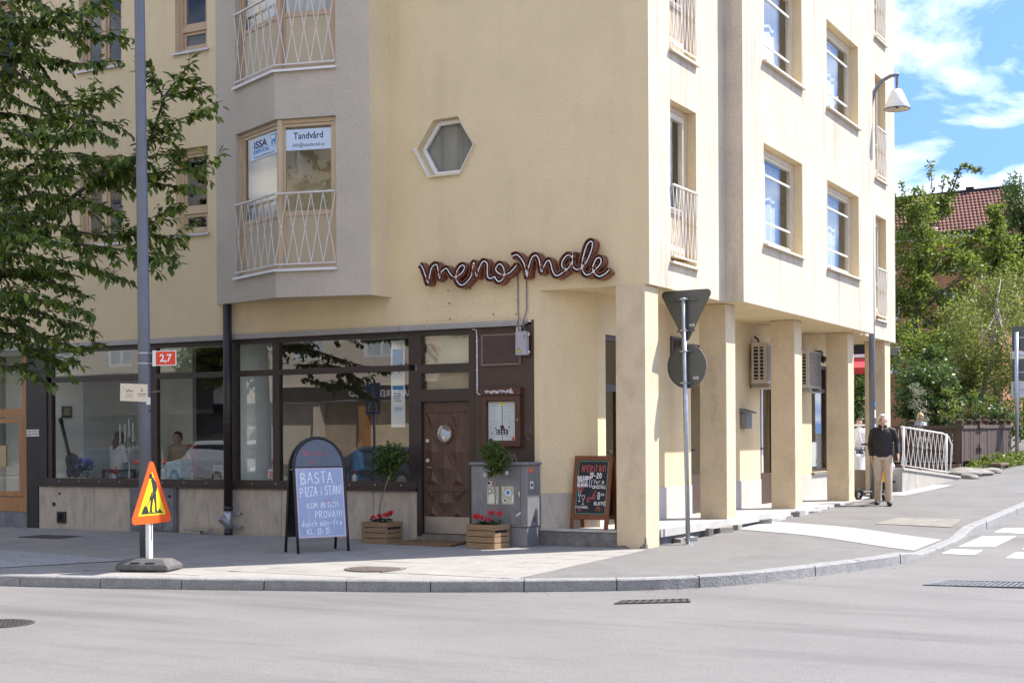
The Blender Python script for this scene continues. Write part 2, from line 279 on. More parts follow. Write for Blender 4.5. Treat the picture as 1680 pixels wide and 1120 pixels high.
class MB:
    def __init__(self): self.v = []; self.f = []
    def add(self, vs, fs):
        n = len(self.v); self.v += [tuple(v) for v in vs]; self.f += [tuple(i + n for i in f) for f in fs]; return self
    def quad(self, *p): return self.add(p, [tuple(range(len(p)))])
    def hexa(self, p): return self.add(p, [(0, 3, 2, 1), (4, 5, 6, 7), (0, 1, 5, 4), (1, 2, 6, 5), (2, 3, 7, 6), (3, 0, 4, 7)])
    def box(self, x0, x1, y0, y1, z0, z1):
        return self.hexa([(x0, y0, z0), (x1, y0, z0), (x1, y1, z0), (x0, y1, z0), (x0, y0, z1), (x1, y0, z1), (x1, y1, z1), (x0, y1, z1)])
    def fbox(self, F, s0, s1, t0, t1, o0, o1):
        return self.hexa([F.pt(s0, t0, o1), F.pt(s1, t0, o1), F.pt(s1, t0, o0), F.pt(s0, t0, o0), F.pt(s0, t1, o1), F.pt(s1, t1, o1), F.pt(s1, t1, o0), F.pt(s0, t1, o0)])
    def frame(self, F, s0, s1, t0, t1, w, o0, o1):
        """four bars round a rectangle, butted"""
        self.fbox(F, s0, s0 + w, t0, t1, o0, o1); self.fbox(F, s1 - w, s1, t0, t1, o0, o1)
        self.fbox(F, s0 + w, s1 - w, t0, t0 + w, o0, o1); self.fbox(F, s0 + w, s1 - w, t1 - w, t1, o0, o1); return self
    def prism(self, F, poly, o0, o1):
        n = len(poly); a = [F.pt(s, t, o0) for s, t in poly]; b = [F.pt(s, t, o1) for s, t in poly]
        tr = tessellate_polygon([[Vector((s, t, 0)) for s, t in poly]])
        return self.add(a + b, [tuple(t) for t in tr] + [tuple(n + i for i in t) for t in tr] + [(i, (i + 1) % n, n + (i + 1) % n, n + i) for i in range(n)])
    def flat(self, F, poly, o=0, holes=()):
        loops = [poly] + list(holes); vs = [F.pt(s, t, o) for l in loops for s, t in l]
        tr = tessellate_polygon([[Vector((s, t, 0)) for s, t in l] for l in loops])
        return self.add(vs, [tuple(t) for t in tr])
    def reveal(self, F, hole, d, o=0):
        n = len(hole)
        return self.add([F.pt(s, t, o) for s, t in hole] + [F.pt(s, t, o - d) for s, t in hole], [(i, (i + 1) % n, n + (i + 1) % n, n + i) for i in range(n)])
    def tube(self, pts, r, n=8, caps=True, ell=None):
        pts = [Vector(p) for p in pts]; k = len(pts)
        rs = r if isinstance(r, (list, tuple)) else [r] * k
        vs = []; up = None
        for i, p in enumerate(pts):
            d = (pts[min(i + 1, k - 1)] - pts[max(i - 1, 0)])
            if d.length < 1e-9: d = Vector((0, 0, 1))
            d.normalize()
            if up is None:
                up = Vector((0, 0, 1)) if abs(d.z) < 0.9 else Vector((0, 1, 0))
            a = up - d * up.dot(d)
            if a.length < 1e-6: a = d.orthogonal()
            a.normalize(); b = d.cross(a); up = a
            ea, eb = (1, 1) if ell is None else ell
            vs += [p + (a * math.cos(2 * PI * j / n) * ea + b * math.sin(2 * PI * j / n) * eb) * rs[i] for j in range(n)]
        fs = [(i * n + j, i * n + (j + 1) % n, (i + 1) * n + (j + 1) % n, (i + 1) * n + j) for i in range(k - 1) for j in range(n)]
        if caps: fs += [tuple(range(n - 1, -1, -1)), tuple((k - 1) * n + j for j in range(n))]
        return self.add(vs, fs)
    def lathe(self, c, prof, n=16, caps=True):
        c = Vector(c); vs = [c + Vector((r * math.cos(2 * PI * j / n), r * math.sin(2 * PI * j / n), z)) for r, z in prof for j in range(n)]; k = len(prof)
        fs = [(i * n + j, i * n + (j + 1) % n, (i + 1) * n + (j + 1) % n, (i + 1) * n + j) for i in range(k - 1) for j in range(n)]
        if caps: fs += [tuple(range(n - 1, -1, -1)), tuple((k - 1) * n + j for j in range(n))]
        return self.add(vs, fs)
    def disc(self, F, s, t, r, o0, o1, n=24, rt=None):
        return self.prism(F, [(s + r * math.cos(2 * PI * i / n), t + (rt or r) * math.sin(2 * PI * i / n)) for i in range(n)], o0, o1)
    def ring(self, F, s, t, r0, r1, o0, o1, n=24, rt=1.0):
        vs = []; fs = []
        for i in range(n):
            a = 2 * PI * i / n; c, d = math.cos(a), math.sin(a) * rt
            vs += [F.pt(s + r0 * c, t + r0 * d, o0), F.pt(s + r1 * c, t + r1 * d, o0), F.pt(s + r1 * c, t + r1 * d, o1), F.pt(s + r0 * c, t + r0 * d, o1)]
            j = (i + 1) % n
            fs += [(4 * i + q, 4 * i + (q + 1) % 4, 4 * j + (q + 1) % 4, 4 * j + q) for q in range(4)]
        return self.add(vs, fs)
    def ell(self, c, r, n=14, m=9, rot=None):
        c = Vector(c); vs = []; M = rot or Matrix.Identity(3)
        for i in range(1, m):
            th = PI * i / m
            vs += [c + M @ Vector((r[0] * math.sin(th) * math.cos(2 * PI * j / n), r[1] * math.sin(th) * math.sin(2 * PI * j / n), r[2] * math.cos(th))) for j in range(n)]
        top = len(vs); vs += [c + M @ Vector((0, 0, r[2])), c + M @ Vector((0, 0, -r[2]))]
        fs = [(i * n + j, i * n + (j + 1) % n, (i + 1) * n + (j + 1) % n, (i + 1) * n + j) for i in range(m - 2) for j in range(n)]
        fs += [(top, (j + 1) % n, j) for j in range(n)] + [(top + 1, (m - 2) * n + j, (m - 2) * n + (j + 1) % n) for j in range(n)]
        return self.add(vs, fs)
    def stroke(self, F, pts, w, o):
        """a flat painted or chalked line on a plane"""
        for (a, b) in zip(pts, pts[1:]):
            d = Vector((b[0] - a[0], b[1] - a[1], 0))
            if d.length < 1e-6: continue
            d.normalize(); q = Vector((-d.y, d.x, 0)) * (w / 2); e = d * (w * 0.35)
            P = [(a[0] - e.x + q.x, a[1] - e.y + q.y), (a[0] - e.x - q.x, a[1] - e.y - q.y), (b[0] + e.x - q.x, b[1] + e.y - q.y), (b[0] + e.x + q.x, b[1] + e.y + q.y)]
            o += 0.00002
            self.quad(*[F.pt(s, t, o) for s, t in P])
        return self
    def build(self, name, m, parent=None, smooth=False, local=False, bevel=0.0):
        me = bpy.data.meshes.new(name); off = Vector((0, 0, 0))
        if parent is not None and not local: off = WORLD[parent.name]
        me.from_pydata([(v[0] - off.x, v[1] - off.y, v[2] - off.z) for v in self.v], [], self.f)
        me.materials.append(MATS[m] if isinstance(m, str) else m)
        if smooth: me.polygons.foreach_set('use_smooth', [True] * len(me.polygons))
        me.update()
        o = bpy.data.objects.new(name, me); COL.objects.link(o)
        if parent is not None: o.parent = parent; WORLD[o.name] = WORLD[parent.name]
        else: WORLD[o.name] = Vector((0, 0, 0))
        if bevel:
            bm = bmesh.new(); bm.from_mesh(me); bmesh.ops.remove_doubles(bm, verts=bm.verts, dist=1e-5)
            bmesh.ops.recalc_face_normals(bm, faces=bm.faces)
            ed = [e for e in bm.edges if len(e.link_faces) == 2 and e.calc_face_angle(0) > 0.5]
            bmesh.ops.bevel(bm, geom=ed, offset=bevel, segments=1, affect='EDGES', clamp_overlap=True); bm.to_mesh(me); bm.free()
        return o
def recentre(o, at):
    """move a one-mesh thing's origin to its base"""
    at = Vector(at); o.data.transform(Matrix.Translation(-at)); o.location = at; WORLD[o.name] = at; return o
def tag(o, label, cat, group=None, kind=None):
    if label: o['label'] = label
    if cat: o['category'] = cat
    if group: o['group'] = group
    if kind: o['kind'] = kind
    return o
def thing(name, label, cat, loc=(0, 0, 0), rz=0.0, group=None):
    o = bpy.data.objects.new(name, None); COL.objects.link(o); o.location = loc; o.rotation_euler = (0, 0, rz); o.empty_display_size = 0.2
    WORLD[o.name] = Vector(loc); return tag(o, label, cat, group)
def copy_tree(o, parent=None):
    c = o.copy(); COL.objects.link(c)
    if parent is not None: c.parent = parent
    WORLD[c.name] = WORLD[o.name]
    for ch in list(o.children): copy_tree(ch, c)
    return c
def structure(o): o['kind'] = 'structure'; return o
def font_text(F, text, s, t, size, m, parent, o=0.003, name='lettering', align='CENTER', shear=0.0, bold=0.0, sx=1.0, local=False):
    cu = bpy.data.curves.new('lettering', 'FONT'); cu.body = text; cu.size = size; cu.align_x = align; cu.shear = shear; cu.offset = bold; cu.resolution_u = 3
    tmp = bpy.data.objects.new('lettering_tmp', cu); me = bpy.data.meshes.new_from_object(tmp)
    mb = MB(); mb.add([F.pt(s + v.co.x * sx, t + v.co.y, o) for v in me.vertices], [tuple(p.vertices) for p in me.polygons])
    bpy.data.objects.remove(tmp); bpy.data.meshes.remove(me)
    return mb.build(name, m, parent, local=local)
GLYPH = {'A': [[(0, 0), (2, 6), (4, 0)], [(0.8, 2.2), (3.3, 2.4)]], 'B': [[(0, 0), (0, 6), (2.6, 5.6), (3, 4.2), (0.2, 3.2), (3.6, 2.4), (3.4, 0.6), (0, 0)]], 'C': [[(4, 5), (2.4, 6), (0.4, 4.4), (0.3, 1.6), (2, 0), (4, 0.8)]],
 'D': [[(0, 0), (0, 6), (2.8, 5.2), (4, 3), (3, 0.7), (0, 0)]], 'E': [[(3.6, 6), (0, 6), (0, 0), (3.6, 0)], [(0, 3.1), (2.8, 3.1)]], 'F': [[(3.6, 6), (0, 6), (0, 0)], [(0, 3.2), (2.8, 3.2)]], 'G': [[(4, 5.2), (2.2, 6), (0.2, 4), (0.5, 1), (2.2, 0), (4, 1), (4, 2.8), (2.4, 2.8)]],
 'H': [[(0, 6), (0, 0)], [(4, 6), (4, 0)], [(0, 3), (4, 3)]], 'I': [[(2, 6), (2, 0)]], 'J': [[(3, 6), (3, 1), (1.6, 0), (0.3, 1)]], 'K': [[(0, 6), (0, 0)], [(3.8, 6), (0.2, 2.8), (4, 0)]], 'L': [[(0, 6), (0, 0), (3.4, 0)]], 'M': [[(0, 0), (0.5, 6), (2, 2), (3.6, 6), (4.2, 0)]],
 'N': [[(0, 0), (0, 6), (4, 0), (4, 6)]], 'O': [[(2, 6), (0.2, 4.6), (0.2, 1.4), (2, 0), (3.9, 1.4), (3.9, 4.6), (2, 6)]], 'P': [[(0, 0), (0, 6), (3, 5.6), (3.6, 4.2), (2.6, 3), (0, 2.7)]], 'R': [[(0, 0), (0, 6), (3, 5.6), (3.4, 4.2), (0.2, 2.9), (3.8, 0)]], 'S': [[(3.6, 5.2), (2, 6), (0.4, 4.8), (1.2, 3.4), (3.2, 2.6), (3.6, 1), (1.8, 0), (0.2, 0.9)]],
 'T': [[(0, 6), (4, 6)], [(2, 6), (2, 0)]], 'U': [[(0, 6), (0.1, 1.4), (2, 0), (3.9, 1.4), (4, 6)]], 'V': [[(0, 6), (2, 0), (4, 6)]], 'Z': [[(0, 6), (3.8, 6), (0, 0), (4, 0)]], 'a': [[(3, 3.4), (1, 3.6), (0.2, 1.6), (1.2, 0), (3, 1.2), (3, 3.6), (3.3, 0)]], 'c': [[(3, 3.2), (1.4, 3.6), (0.3, 1.8), (1.4, 0), (3.2, 0.6)]], 'd': [[(3, 3), (1, 3.4), (0.2, 1.5), (1.4, 0), (3, 1.4), (3.2, 6), (3.2, 0)]],
 'e': [[(0.3, 1.9), (3, 2.1), (2, 3.7), (0.5, 2.6), (0.6, 0.8), (2, 0), (3.2, 0.7)]], 'f': [[(3.2, 5.6), (2, 6), (1.3, 4.6), (1.2, 0)], [(0.2, 3.4), (2.6, 3.4)]], 'h': [[(0.2, 6), (0.2, 0)], [(0.2, 2.4), (1.8, 3.6), (3, 2.6), (3.1, 0)]], 'i': [[(1.2, 3.6), (1.2, 0)], [(1.2, 4.9), (1.3, 5.3)]], 'j': [[(2, 3.6), (2, -1), (0.8, -1.8), (0, -1)], [(2, 4.9), (2.1, 5.3)]], 'm': [[(0, 0), (0, 3.5)], [(0, 2.6), (1, 3.6), (1.9, 2.8), (1.9, 0)], [(1.9, 2.6), (3, 3.6), (3.9, 2.8), (3.9, 0)]],
 'n': [[(0.2, 0), (0.2, 3.5)], [(0.2, 2.4), (1.8, 3.6), (3, 2.6), (3.1, 0)]], 'r': [[(0.4, 0), (0.4, 3.5)], [(0.4, 2.4), (1.6, 3.6), (2.8, 3.3)]], 'u': [[(0.2, 3.5), (0.3, 0.8), (1.6, 0), (3, 1.2), (3, 3.5), (3.2, 0)]], '0': [[(2, 6), (0.4, 4.6), (0.4, 1.4), (2, 0), (3.6, 1.4), (3.6, 4.6), (2, 6)]], '1': [[(0.6, 4.6), (2, 6), (2, 0)], [(0.8, 0), (3.2, 0)]], '2': [[(0.4, 4.8), (2, 6), (3.6, 4.6), (0.2, 0), (3.8, 0)]],
 '3': [[(0.4, 5.4), (2, 6), (3.4, 4.8), (1.6, 3.2), (3.6, 1.8), (2.2, 0), (0.3, 0.7)]], '5': [[(3.6, 6), (0.8, 6), (0.5, 3.4), (2.6, 3.8), (3.6, 2), (2.2, 0), (0.3, 0.6)]], '7': [[(0.2, 6), (3.8, 6), (1.6, 0)], [(1.2, 3), (3.4, 3)]], '9': [[(3.5, 4.2), (1.8, 3), (0.4, 4.4), (1.8, 6), (3.4, 5), (3.2, 2), (2, 0)]], '-': [[(0.6, 2.8), (3.2, 2.9)]], ':': [[(1, 1), (1.2, 1.3)], [(1, 3.6), (1.2, 3.9)]],
 '!': [[(1.4, 6), (1.2, 1.6)], [(1.2, 0.4), (1.3, 0)]], '?': [[(0.4, 5), (2, 6), (3.2, 4.6), (1.6, 2.8), (1.6, 1.6)], [(1.6, 0.3), (1.7, 0)]], 'å': [[(3, 3.4), (1, 3.6), (0.2, 1.6), (1.2, 0), (3, 1.2), (3, 3.6), (3.3, 0)], [(1.4, 5), (2.1, 5.6), (2.6, 4.9), (1.5, 4.8)]], 'É': [[(3.6, 6), (0, 6), (0, 0), (3.6, 0)], [(0, 3.1), (2.8, 3.1)], [(1.4, 6.8), (2.6, 7.8)]]}
def chalk(F, text, s, t, h, w, rise=0.0, cw=None, mb=None, o=0.003, jit=0.05):
    """hand lettering in strokes: s, t start; h letter height; w line width"""
    mb = mb or MB(); k = h / 6.0; adv = cw or 5.4 * k
    for ch in text:
        g = GLYPH.get(ch)
        if g is None: s += adv * 0.6; continue
        jt = random.uniform(-jit, jit) * h
        for st in g:
            mb.stroke(F, [(s + x * k * (adv / (5.4 * k)), t + y * k + jt + x * k * rise) for x, y in st], w, o)
        s += adv * (0.55 if ch in 'Iij!:1' else 1.0); t += adv * rise
    return mb

# ------------------------------------------------------------------ ground
def S(y):
    if y < 0: return 0.0
    if y < 30: return .015 * y + .0006 * y * y
    return .99 + .03 * (min(y, 60) - 30)
def smooth(a, b, x):
    t = max(0.0, min(1.0, (x - a) / (b - a))); return t * t * (3 - 2 * t)
def G(x, y): return S(y) - .018 * min(5, math.hypot(max(x, 0), max(-y, 0)))
def PAVE(x, y): return G(x, y) - .088 * smooth(1.0, 2.1, y) * (1 - smooth(4.3, 5.6, y)) * smooth(1.0, 3.0, x)
def ROAD(x, y): return G(x, y) - .12
KERB_PTS = [(-60, -10.6), (-40, -9.6), (-20, -8.2), (-12, -6.95), (-8.5, -6.22), (-5.67, -5.66), (-4.67, -5.43), (-2.88, -4.86), (-1.05, -4.32), (-.2, -3.98), (.65, -3.56), (1.42, -3.06), (2.02, -2.28), (2.42, -1.24), (2.75, -.14), (3.0, .8), (3.06, 2.1), (3.05, 4.2), (3.03, 7.6), (3.03, 14), (3.03, 24), (3.03, 40), (3.03, 75)]
def catmull(P, n=12):
    out = []; P = [Vector((*p, 0)) for p in P]
    for i in range(len(P) - 1):
        a, b, c, d = P[max(i - 1, 0)], P[i], P[i + 1], P[min(i + 2, len(P) - 1)]
        # centripetal-like: tangents scaled to the segment
        L = (c - b).length; m1 = (c - a).normalized() * L; m2 = (d - b).normalized() * L
        for k in range(n):
            t = k / n; out.append((2 * t**3 - 3 * t * t + 1) * b + (t**3 - 2 * t * t + t) * m1 + (-2 * t**3 + 3 * t * t) * c + (t**3 - t * t) * m2)
    return out + [P[-1]]
KP = catmull(KERB_PTS)
KL = [0.0]
for a, b in zip(KP, KP[1:]): KL.append(KL[-1] + (b - a).length)
def kerb_at(l):
    import bisect
    i = max(1, min(len(KL) - 1, bisect.bisect_left(KL, l))); t = (l - KL[i - 1]) / max(1e-9, KL[i] - KL[i - 1])
    p = KP[i - 1].lerp(KP[i], t); d = (KP[i] - KP[i - 1]).normalized(); return p, Vector((-d.y, d.x, 0))   # point, inward normal (towards the building)
def kerb_l(test):
    return next(KL[i] for i in range(len(KP)) if test(KP[i]))
L_SPLIT = kerb_l(lambda p: p.x > 0.07)

def sheet(name, m, strips, zf, dz=0.0, parent=None):
    """strips: list of (outer point, inner point); a ruled sheet, 14 steps across"""
    mb = MB(); n = 14; rows = []
    for a, b in strips: rows.append([(a[0] + (b[0] - a[0]) * j / n, a[1] + (b[1] - a[1]) * j / n) for j in range(n + 1)])
    vs = [(x, y, zf(x, y) + dz) for r in rows for x, y in r]
    fs = [(i * (n + 1) + j, i * (n + 1) + j + 1, (i + 1) * (n + 1) + j + 1, (i + 1) * (n + 1) + j) for i in range(len(rows) - 1) for j in range(n)]
    mb.add(vs, fs); return mb.build(name, m, parent, smooth=True)
KW = .15
st = []
l = 0.0
while l < L_SPLIT:
    p, nrm = kerb_at(l); q = p + nrm * (KW - .02); st.append(((q.x, q.y), (q.x if q.x < -.1 else -.1, .3))); l += .6
p, nrm = kerb_at(L_SPLIT); q = p + nrm * (KW - .02); st.append(((q.x, q.y), (-.02, .3)))
pavement = structure(sheet('pavement', 'paving_joint', st, PAVE, -0.008))
st = []; l = L_SPLIT
while l < KL[-1]:
    p, nrm = kerb_at(l); q = p + nrm * (KW - .02)
    f = min(1.0, (l - L_SPLIT) / 5.5); iy = .3 + f * max(0, q.y - .3) if q.y > .3 else .3
    st.append(((q.x, q.y), (-.02 - .55 * smooth(12.0, 13.6, iy), iy))); l += .35 if l < L_SPLIT + 14 else 1.5
structure(sheet('asphalt_footway', 'asphalt_path', st, PAVE, 0.0))
# paving slabs, each a piece of the pavement
random.seed(5)
slab_n = 0
ca, sa = math.cos(math.radians(14)), math.sin(math.radians(14))
for iy in range(0, 11):
    for ix in range(-22, 8):
        u = ix * .70 + (iy % 2) * .35; v = -iy * .52 - .05
        x0, y0 = u * ca - v * -sa * 0, 0
        c = [(u + a, v + b) for a, b in ((0.005, -.515), (.695, -.515), (.695, -.005), (.005, -.005))]
        c = [(X, Y + .0 * X) for X, Y in c]
        mid = (sum(p[0] for p in c) / 4, sum(p[1] for p in c) / 4)
        def inside(P):
            if P[0] > .0 + .0 * P[1] or P[1] > -.01 or P[0] < -13: return False
            lo = min(range(len(KP)), key=lambda i: (KP[i].x - P[0])**2 + (KP[i].y - P[1])**2)
            p, nr = kerb_at(KL[lo]); return (Vector((P[0], P[1], 0)) - p).dot(nr) > KW + .01
        c2 = [(min(X, .02), min(Y, -.012)) for X, Y in c]
        if not all(inside((X - .021, Y)) for X, Y in c2) or slab_n >= 295: continue
        tz = [random.uniform(-.0015, .0015) for _ in range(4)]
        mb = MB(); mb.hexa([(X, Y, PAVE(X, Y) - .03) for X, Y in c2] + [(X, Y, PAVE(X, Y) + t) for (X, Y), t in zip(c2, tz)])
        mb.build('paving_slab', 'paving', pavement); slab_n += 1
# the strip along the kerb where whole slabs do not fit is concrete
st = []; l = 0.0
l = kerb_l(lambda p: p.x > -13)
while l < L_SPLIT:
    p, nrm = kerb_at(l); a = p + nrm * (KW + .0); b = p + nrm * .75; st.append(((a.x, a.y), (b.x, b.y))); l += .5
structure(sheet('kerbside_concrete', 'paving', st, PAVE, -0.004))
# kerb stones, each a piece
kerb = MB()
kerb_root = structure(thing('kerb', None, None))
l = kerb_l(lambda p: p.x > -16); k = 0
while l < kerb_l(lambda p: p.y > 46):
    Ls = .95 + random.uniform(-.05, .09) if l < L_SPLIT + 9 else 1.0
    mb = MB(); vs = []; n = 4; jz = random.uniform(-.004, .004); jo = random.uniform(-.004, .006)
    for i in range(n + 1):
        p, nr = kerb_at(l + (Ls - .012) * i / n); p = p + nr * jo; q = p + nr * KW; zt = PAVE(p.x, p.y) + .004 + jz
        zt = max(zt, ROAD(p.x, p.y) + .028)
        o = p - nr * .006
        vs += [(o.x, o.y, ROAD(p.x, p.y) - .06), (p.x, p.y, zt - .014), (p.x + nr.x * .014, p.y + nr.y * .014, zt), (q.x, q.y, PAVE(q.x, q.y) + .004), (q.x, q.y, ROAD(p.x, p.y) - .06)]
    fs = [(5 * i + j, 5 * i + (j + 1) % 5, 5 * i + 5 + (j + 1) % 5, 5 * i + 5 + j) for i in range(n) for j in range(5)] + [(0, 1, 2, 3, 4), tuple(5 * n + j for j in (4, 3, 2, 1, 0))]
    mb.add(vs, fs); mb.build('kerb_stone', 'kerb_granite', kerb_root); l += Ls
# the roads: one sheet out to the horizon
gx = [-900, -400, -180, -90] + [-60 + 1.0 * i for i in range(0, 106)] + [60, 90, 180, 400, 900]
gy = [-900, -400, -180, -90] + [-50 + 1.0 * i for i in range(0, 126)] + [90, 180, 400, 900]
mb = MB(); mb.add([(x, y, ROAD(x, y)) for y in gy for x in gx], [(j * len(gx) + i, j * len(gx) + i + 1, (j + 1) * len(gx) + i + 1, (j + 1) * len(gx) + i) for j in range(len(gy) - 1) for i in range(len(gx) - 1)])
structure(mb.build('road', 'asphalt_road', smooth=True))
def qpatch(name, m, q, zf, dz, n=6, k=6, parent=None):
    (a, b, c, d) = [Vector((*p, 0)) for p in q]; mb = MB(); vs = []
    for j in range(k + 1):
        for i in range(n + 1):
            p = a.lerp(b, i / n).lerp(d.lerp(c, i / n), j / k); vs.append((p.x, p.y, zf(p.x, p.y) + dz))
    mb.add(vs, [(j * (n + 1) + i, j * (n + 1) + i + 1, (j + 1) * (n + 1) + i + 1, (j + 1) * (n + 1) + i) for j in range(k) for i in range(n)]); return mb.build(name, m, parent)
structure(qpatch('pale_gravel_strip', 'pale_gravel', [(-.04, 3.35), (2.86, 2.3), (2.86, 4.1), (-.04, 5.0)], PAVE, .006, 10, 8))
structure(qpatch('pale_gravel_strip', 'pale_gravel', [(-9.3, -5.6), (-6.6, -5.35), (-5.5, -3.75), (-9.5, -3.0)], PAVE, .009, 8, 8))
structure(qpatch('cobble_patch', 'stone_grey', [(1.55, 5.35), (2.75, 5.35), (2.6, 6.9), (1.6, 6.6)], PAVE, .006))
structure(qpatch('cobble_apron', 'pale_gravel', [(-.3, 11.9), (.5, 11.9), (.75, 15.5), (-.3, 15.5)], PAVE, .006))
for i, q in enumerate([[(3.2, 2.44), (3.62, 2.5), (3.6, 3.16), (3.2, 3.1)], [(3.21, 3.52), (3.66, 3.75), (3.66, 5.55), (3.21, 5.3)], [(4.05, 2.3), (4.6, 2.4), (4.6, 3.2), (4.05, 3.1)], [(4.05, 3.6), (4.6, 3.7), (4.6, 5.5), (4.05, 5.4)], [(3.25, 6.1), (3.75, 6.1), (3.75, 7.2), (3.25, 6.9)]]):
    structure(qpatch('road_marking', 'road_paint', q, ROAD, .005, 3, 3))

def grate(name, label, q, zf, nbar, bw, cross=0, m='cast_iron'):
    """an iron grating: frame and bars lying over a dark pit, flush with the road"""
    (a, b, c, d) = [Vector((*p, 0)) for p in q]
    ctr = (a + b + c + d) / 4; root = thing(name, label, 'drain grate' if 'grate' in name or 'grat' in name else 'cover', (ctr.x, ctr.y, zf(ctr.x, ctr.y)))
    def P(u, v, dz):
        p = a.lerp(b, u).lerp(d.lerp(c, u), v); return (p.x, p.y, zf(p.x, p.y) + dz)
    mb = MB(); mb.quad(P(0, 0, .004), P(1, 0, .004), P(1, 1, .004), P(0, 1, .004)); mb.build('pit', 'black_matt', root)
    mb = MB(); e = .03
    for u0, u1, v0, v1 in ((0, 1, 0, e * 2), (0, 1, 1 - e * 2, 1), (0, e, 0, 1), (1 - e, 1, 0, 1)): mb.hexa([P(u0, v0, .005), P(u1, v0, .005), P(u1, v1, .005), P(u0, v1, .005), P(u0, v0, .012), P(u1, v0, .012), P(u1, v1, .012), P(u0, v1, .012)])
    mb.build('frame', m, root)
    for i in range(nbar):
        u = e + (1 - 2 * e) * (i + .5) / nbar; w = (1 - 2 * e) / nbar * bw / 2
        mb = MB(); mb.hexa([P(u - w, .06, .005), P(u + w, .06, .005), P(u + w, .94, .005), P(u - w, .94, .005), P(u - w, .06, .011), P(u + w, .06, .011), P(u + w, .94, .011), P(u - w, .94, .011)]); mb.build('bar', m, root)
    return root
grate('drain_grate', 'rusty drain grate in the gutter against the curved kerb', [(1.45, -4.35), (2.08, -3.9), (1.98, -3.68), (1.42, -4.1)], ROAD, 9, .55)
grate('road_grating', 'long steel grating set across the road near the white road markings', [(3.78, -1.32), (5.9, -.72), (5.8, -.1), (3.86, -.72)], ROAD, 34, .5, m='hatch_grey')
def cover(label, x, y, r, zf, seed, m='cast_iron'):
    root = thing('manhole_cover', label, 'manhole cover', (x, y, zf(x, y)))
    F = Frame((x, y, zf(x, y)), (1, 0, 0), (0, 1, -.01))
    mb = MB(); mb.ring(F, 0, 0, r * .9, r, -.02, .008, 32); mb.build('rim', m, root)
    mb = MB(); mb.disc(F, 0, 0, r * .9, -.02, .004, 32); mb.build('lid', m, root)
    mb = MB()
    for i in range(-5, 6):
        for j in range(-5, 6):
            if math.hypot(i, j) < 5.3: mb.fbox(F, i * r * .16 - r * .055, i * r * .16 + r * .055, j * r * .16 - r * .055, j * r * .16 + r * .055, .004, .0085)
    o = mb.build('stud', m, root); o['kind'] = 'stuff'
cover('round iron manhole cover in the sunlit paving by the kerb', -2.0, -3.42, .36, PAVE, 1, 'iron_worn')
cover('round iron manhole cover out in the road asphalt', -2.95, -8.1, .33, ROAD, 2)
root = thing('ground_hatch', 'flat rusty hatch in the shaded pavement below the guitar window', 'cover', (-9.4, -1.35, PAVE(-9.4, -1.35)))
F = Frame((-9.4, -1.35, PAVE(-9.4, -1.35)), (1, 0, 0), (0, 1, 0)); mb = MB(); mb.frame(F, -.42, .42, -.25, .25, .05, -.01, .009); mb.build('frame', 'cast_iron', root); mb = MB(); mb.fbox(F, -.37, .37, -.2, .2, -.01, .005); mb.build('lid', 'cast_iron', root)

# ------------------------------------------------------------------ the corner building
bld = thing('apartment_building', 'pale yellow rendered corner building with a restaurant on its ground floor', 'building', (0, 0, 0))
RISE = 2.86; ROOF = 15.7; SOF = 3.447; DEEP = 13.3
def rect(s0, s1, t0, t1): return [(s0, t0), (s1, t0), (s1, t1), (s0, t1)]
holesA = []
def win_spec(): pass
LEFT_WINS = []
for fl in range(4):
    dz = RISE * fl
    LEFT_WINS += [('single', -8.05, -7.405, 4.66 + dz, 6.02 + dz), ('double', -10.12, -9.18, 4.64 + dz, 6.06 + dz), ('tall', -12.75, -11.55, 4.64 + dz, 6.06 + dz)]
LEFT_WINS = [w for w in LEFT_WINS if w[4] < ROOF - .3]
hexa = [(-3.29, 5.951), (-2.889, 5.958), (-2.635, 5.555), (-2.874, 5.171), (-3.335, 5.171), (-3.567, 5.575)]
hexes = [hexa]
holesA = [rect(*w[1:]) for w in LEFT_WINS] + hexes
mb = MB(); outer = [(-26, 3.03), (-1.705, 3.03), (-1.705, -.1), (-1.622, -.1), (-1.622, SOF), (0, SOF), (0, ROOF), (-26, ROOF)]
mb.flat(FA, outer, 0, holesA)
for w in LEFT_WINS: mb.reveal(FA, rect(*w[1:]), .22)
for h in hexes: mb.reveal(FA, h, .2)
mb.add([FA.pt(-1.705, -.1, 0), FA.pt(-1.705, 3.03, 0), FA.pt(-1.705, 3.03, -.2), FA.pt(-1.705, -.1, -.2)], [(0, 1, 2, 3)])
mb.build('front_wall', 'stucco', bld)
# street side: section 1 (x = 0), projecting section 2 (x = .28), section 3 (x = 0)
PX = .28; Y1, Y2 = 2.87, 10.38
def chips(F, P, o=.003, m='stone_grey'): mb = MB(); mb.prism(F, P, -.01, o); return mb.build('plaster_break', m, bld)
FB2 = Frame((PX, 0, 0), (0, 1, 0))
ST_WINS = []; FR_WINS = []
for fl in range(4):
    dz = 2.80 * fl
    if 5.95 + dz < ROOF - .3: ST_WINS += [(3.82, 5.80, 4.40 + dz, 5.95 + dz), (7.26, 9.33, 4.39 + dz, 5.93 + dz)]
    if 6.0 + RISE * fl < ROOF - .3: FR_WINS += [(.745, 1.70, 3.82 + RISE * fl, 6.01 + RISE * fl), (11.67, 12.54, 3.83 + RISE * fl, 5.95 + RISE * fl)]
mb = MB()
h1 = [rect(*w) for w in FR_WINS if w[0] < 3]; h3 = [rect(*w) for w in FR_WINS if w[0] > 3]; h2 = [rect(*w) for w in ST_WINS]
mb.flat(FB, rect(0, Y1, SOF, ROOF), 0, h1); mb.flat(FB2, rect(Y1, Y2, SOF - .005, ROOF), 0, h2); mb.flat(FB, rect(Y2, DEEP, SOF, ROOF), 0, h3)
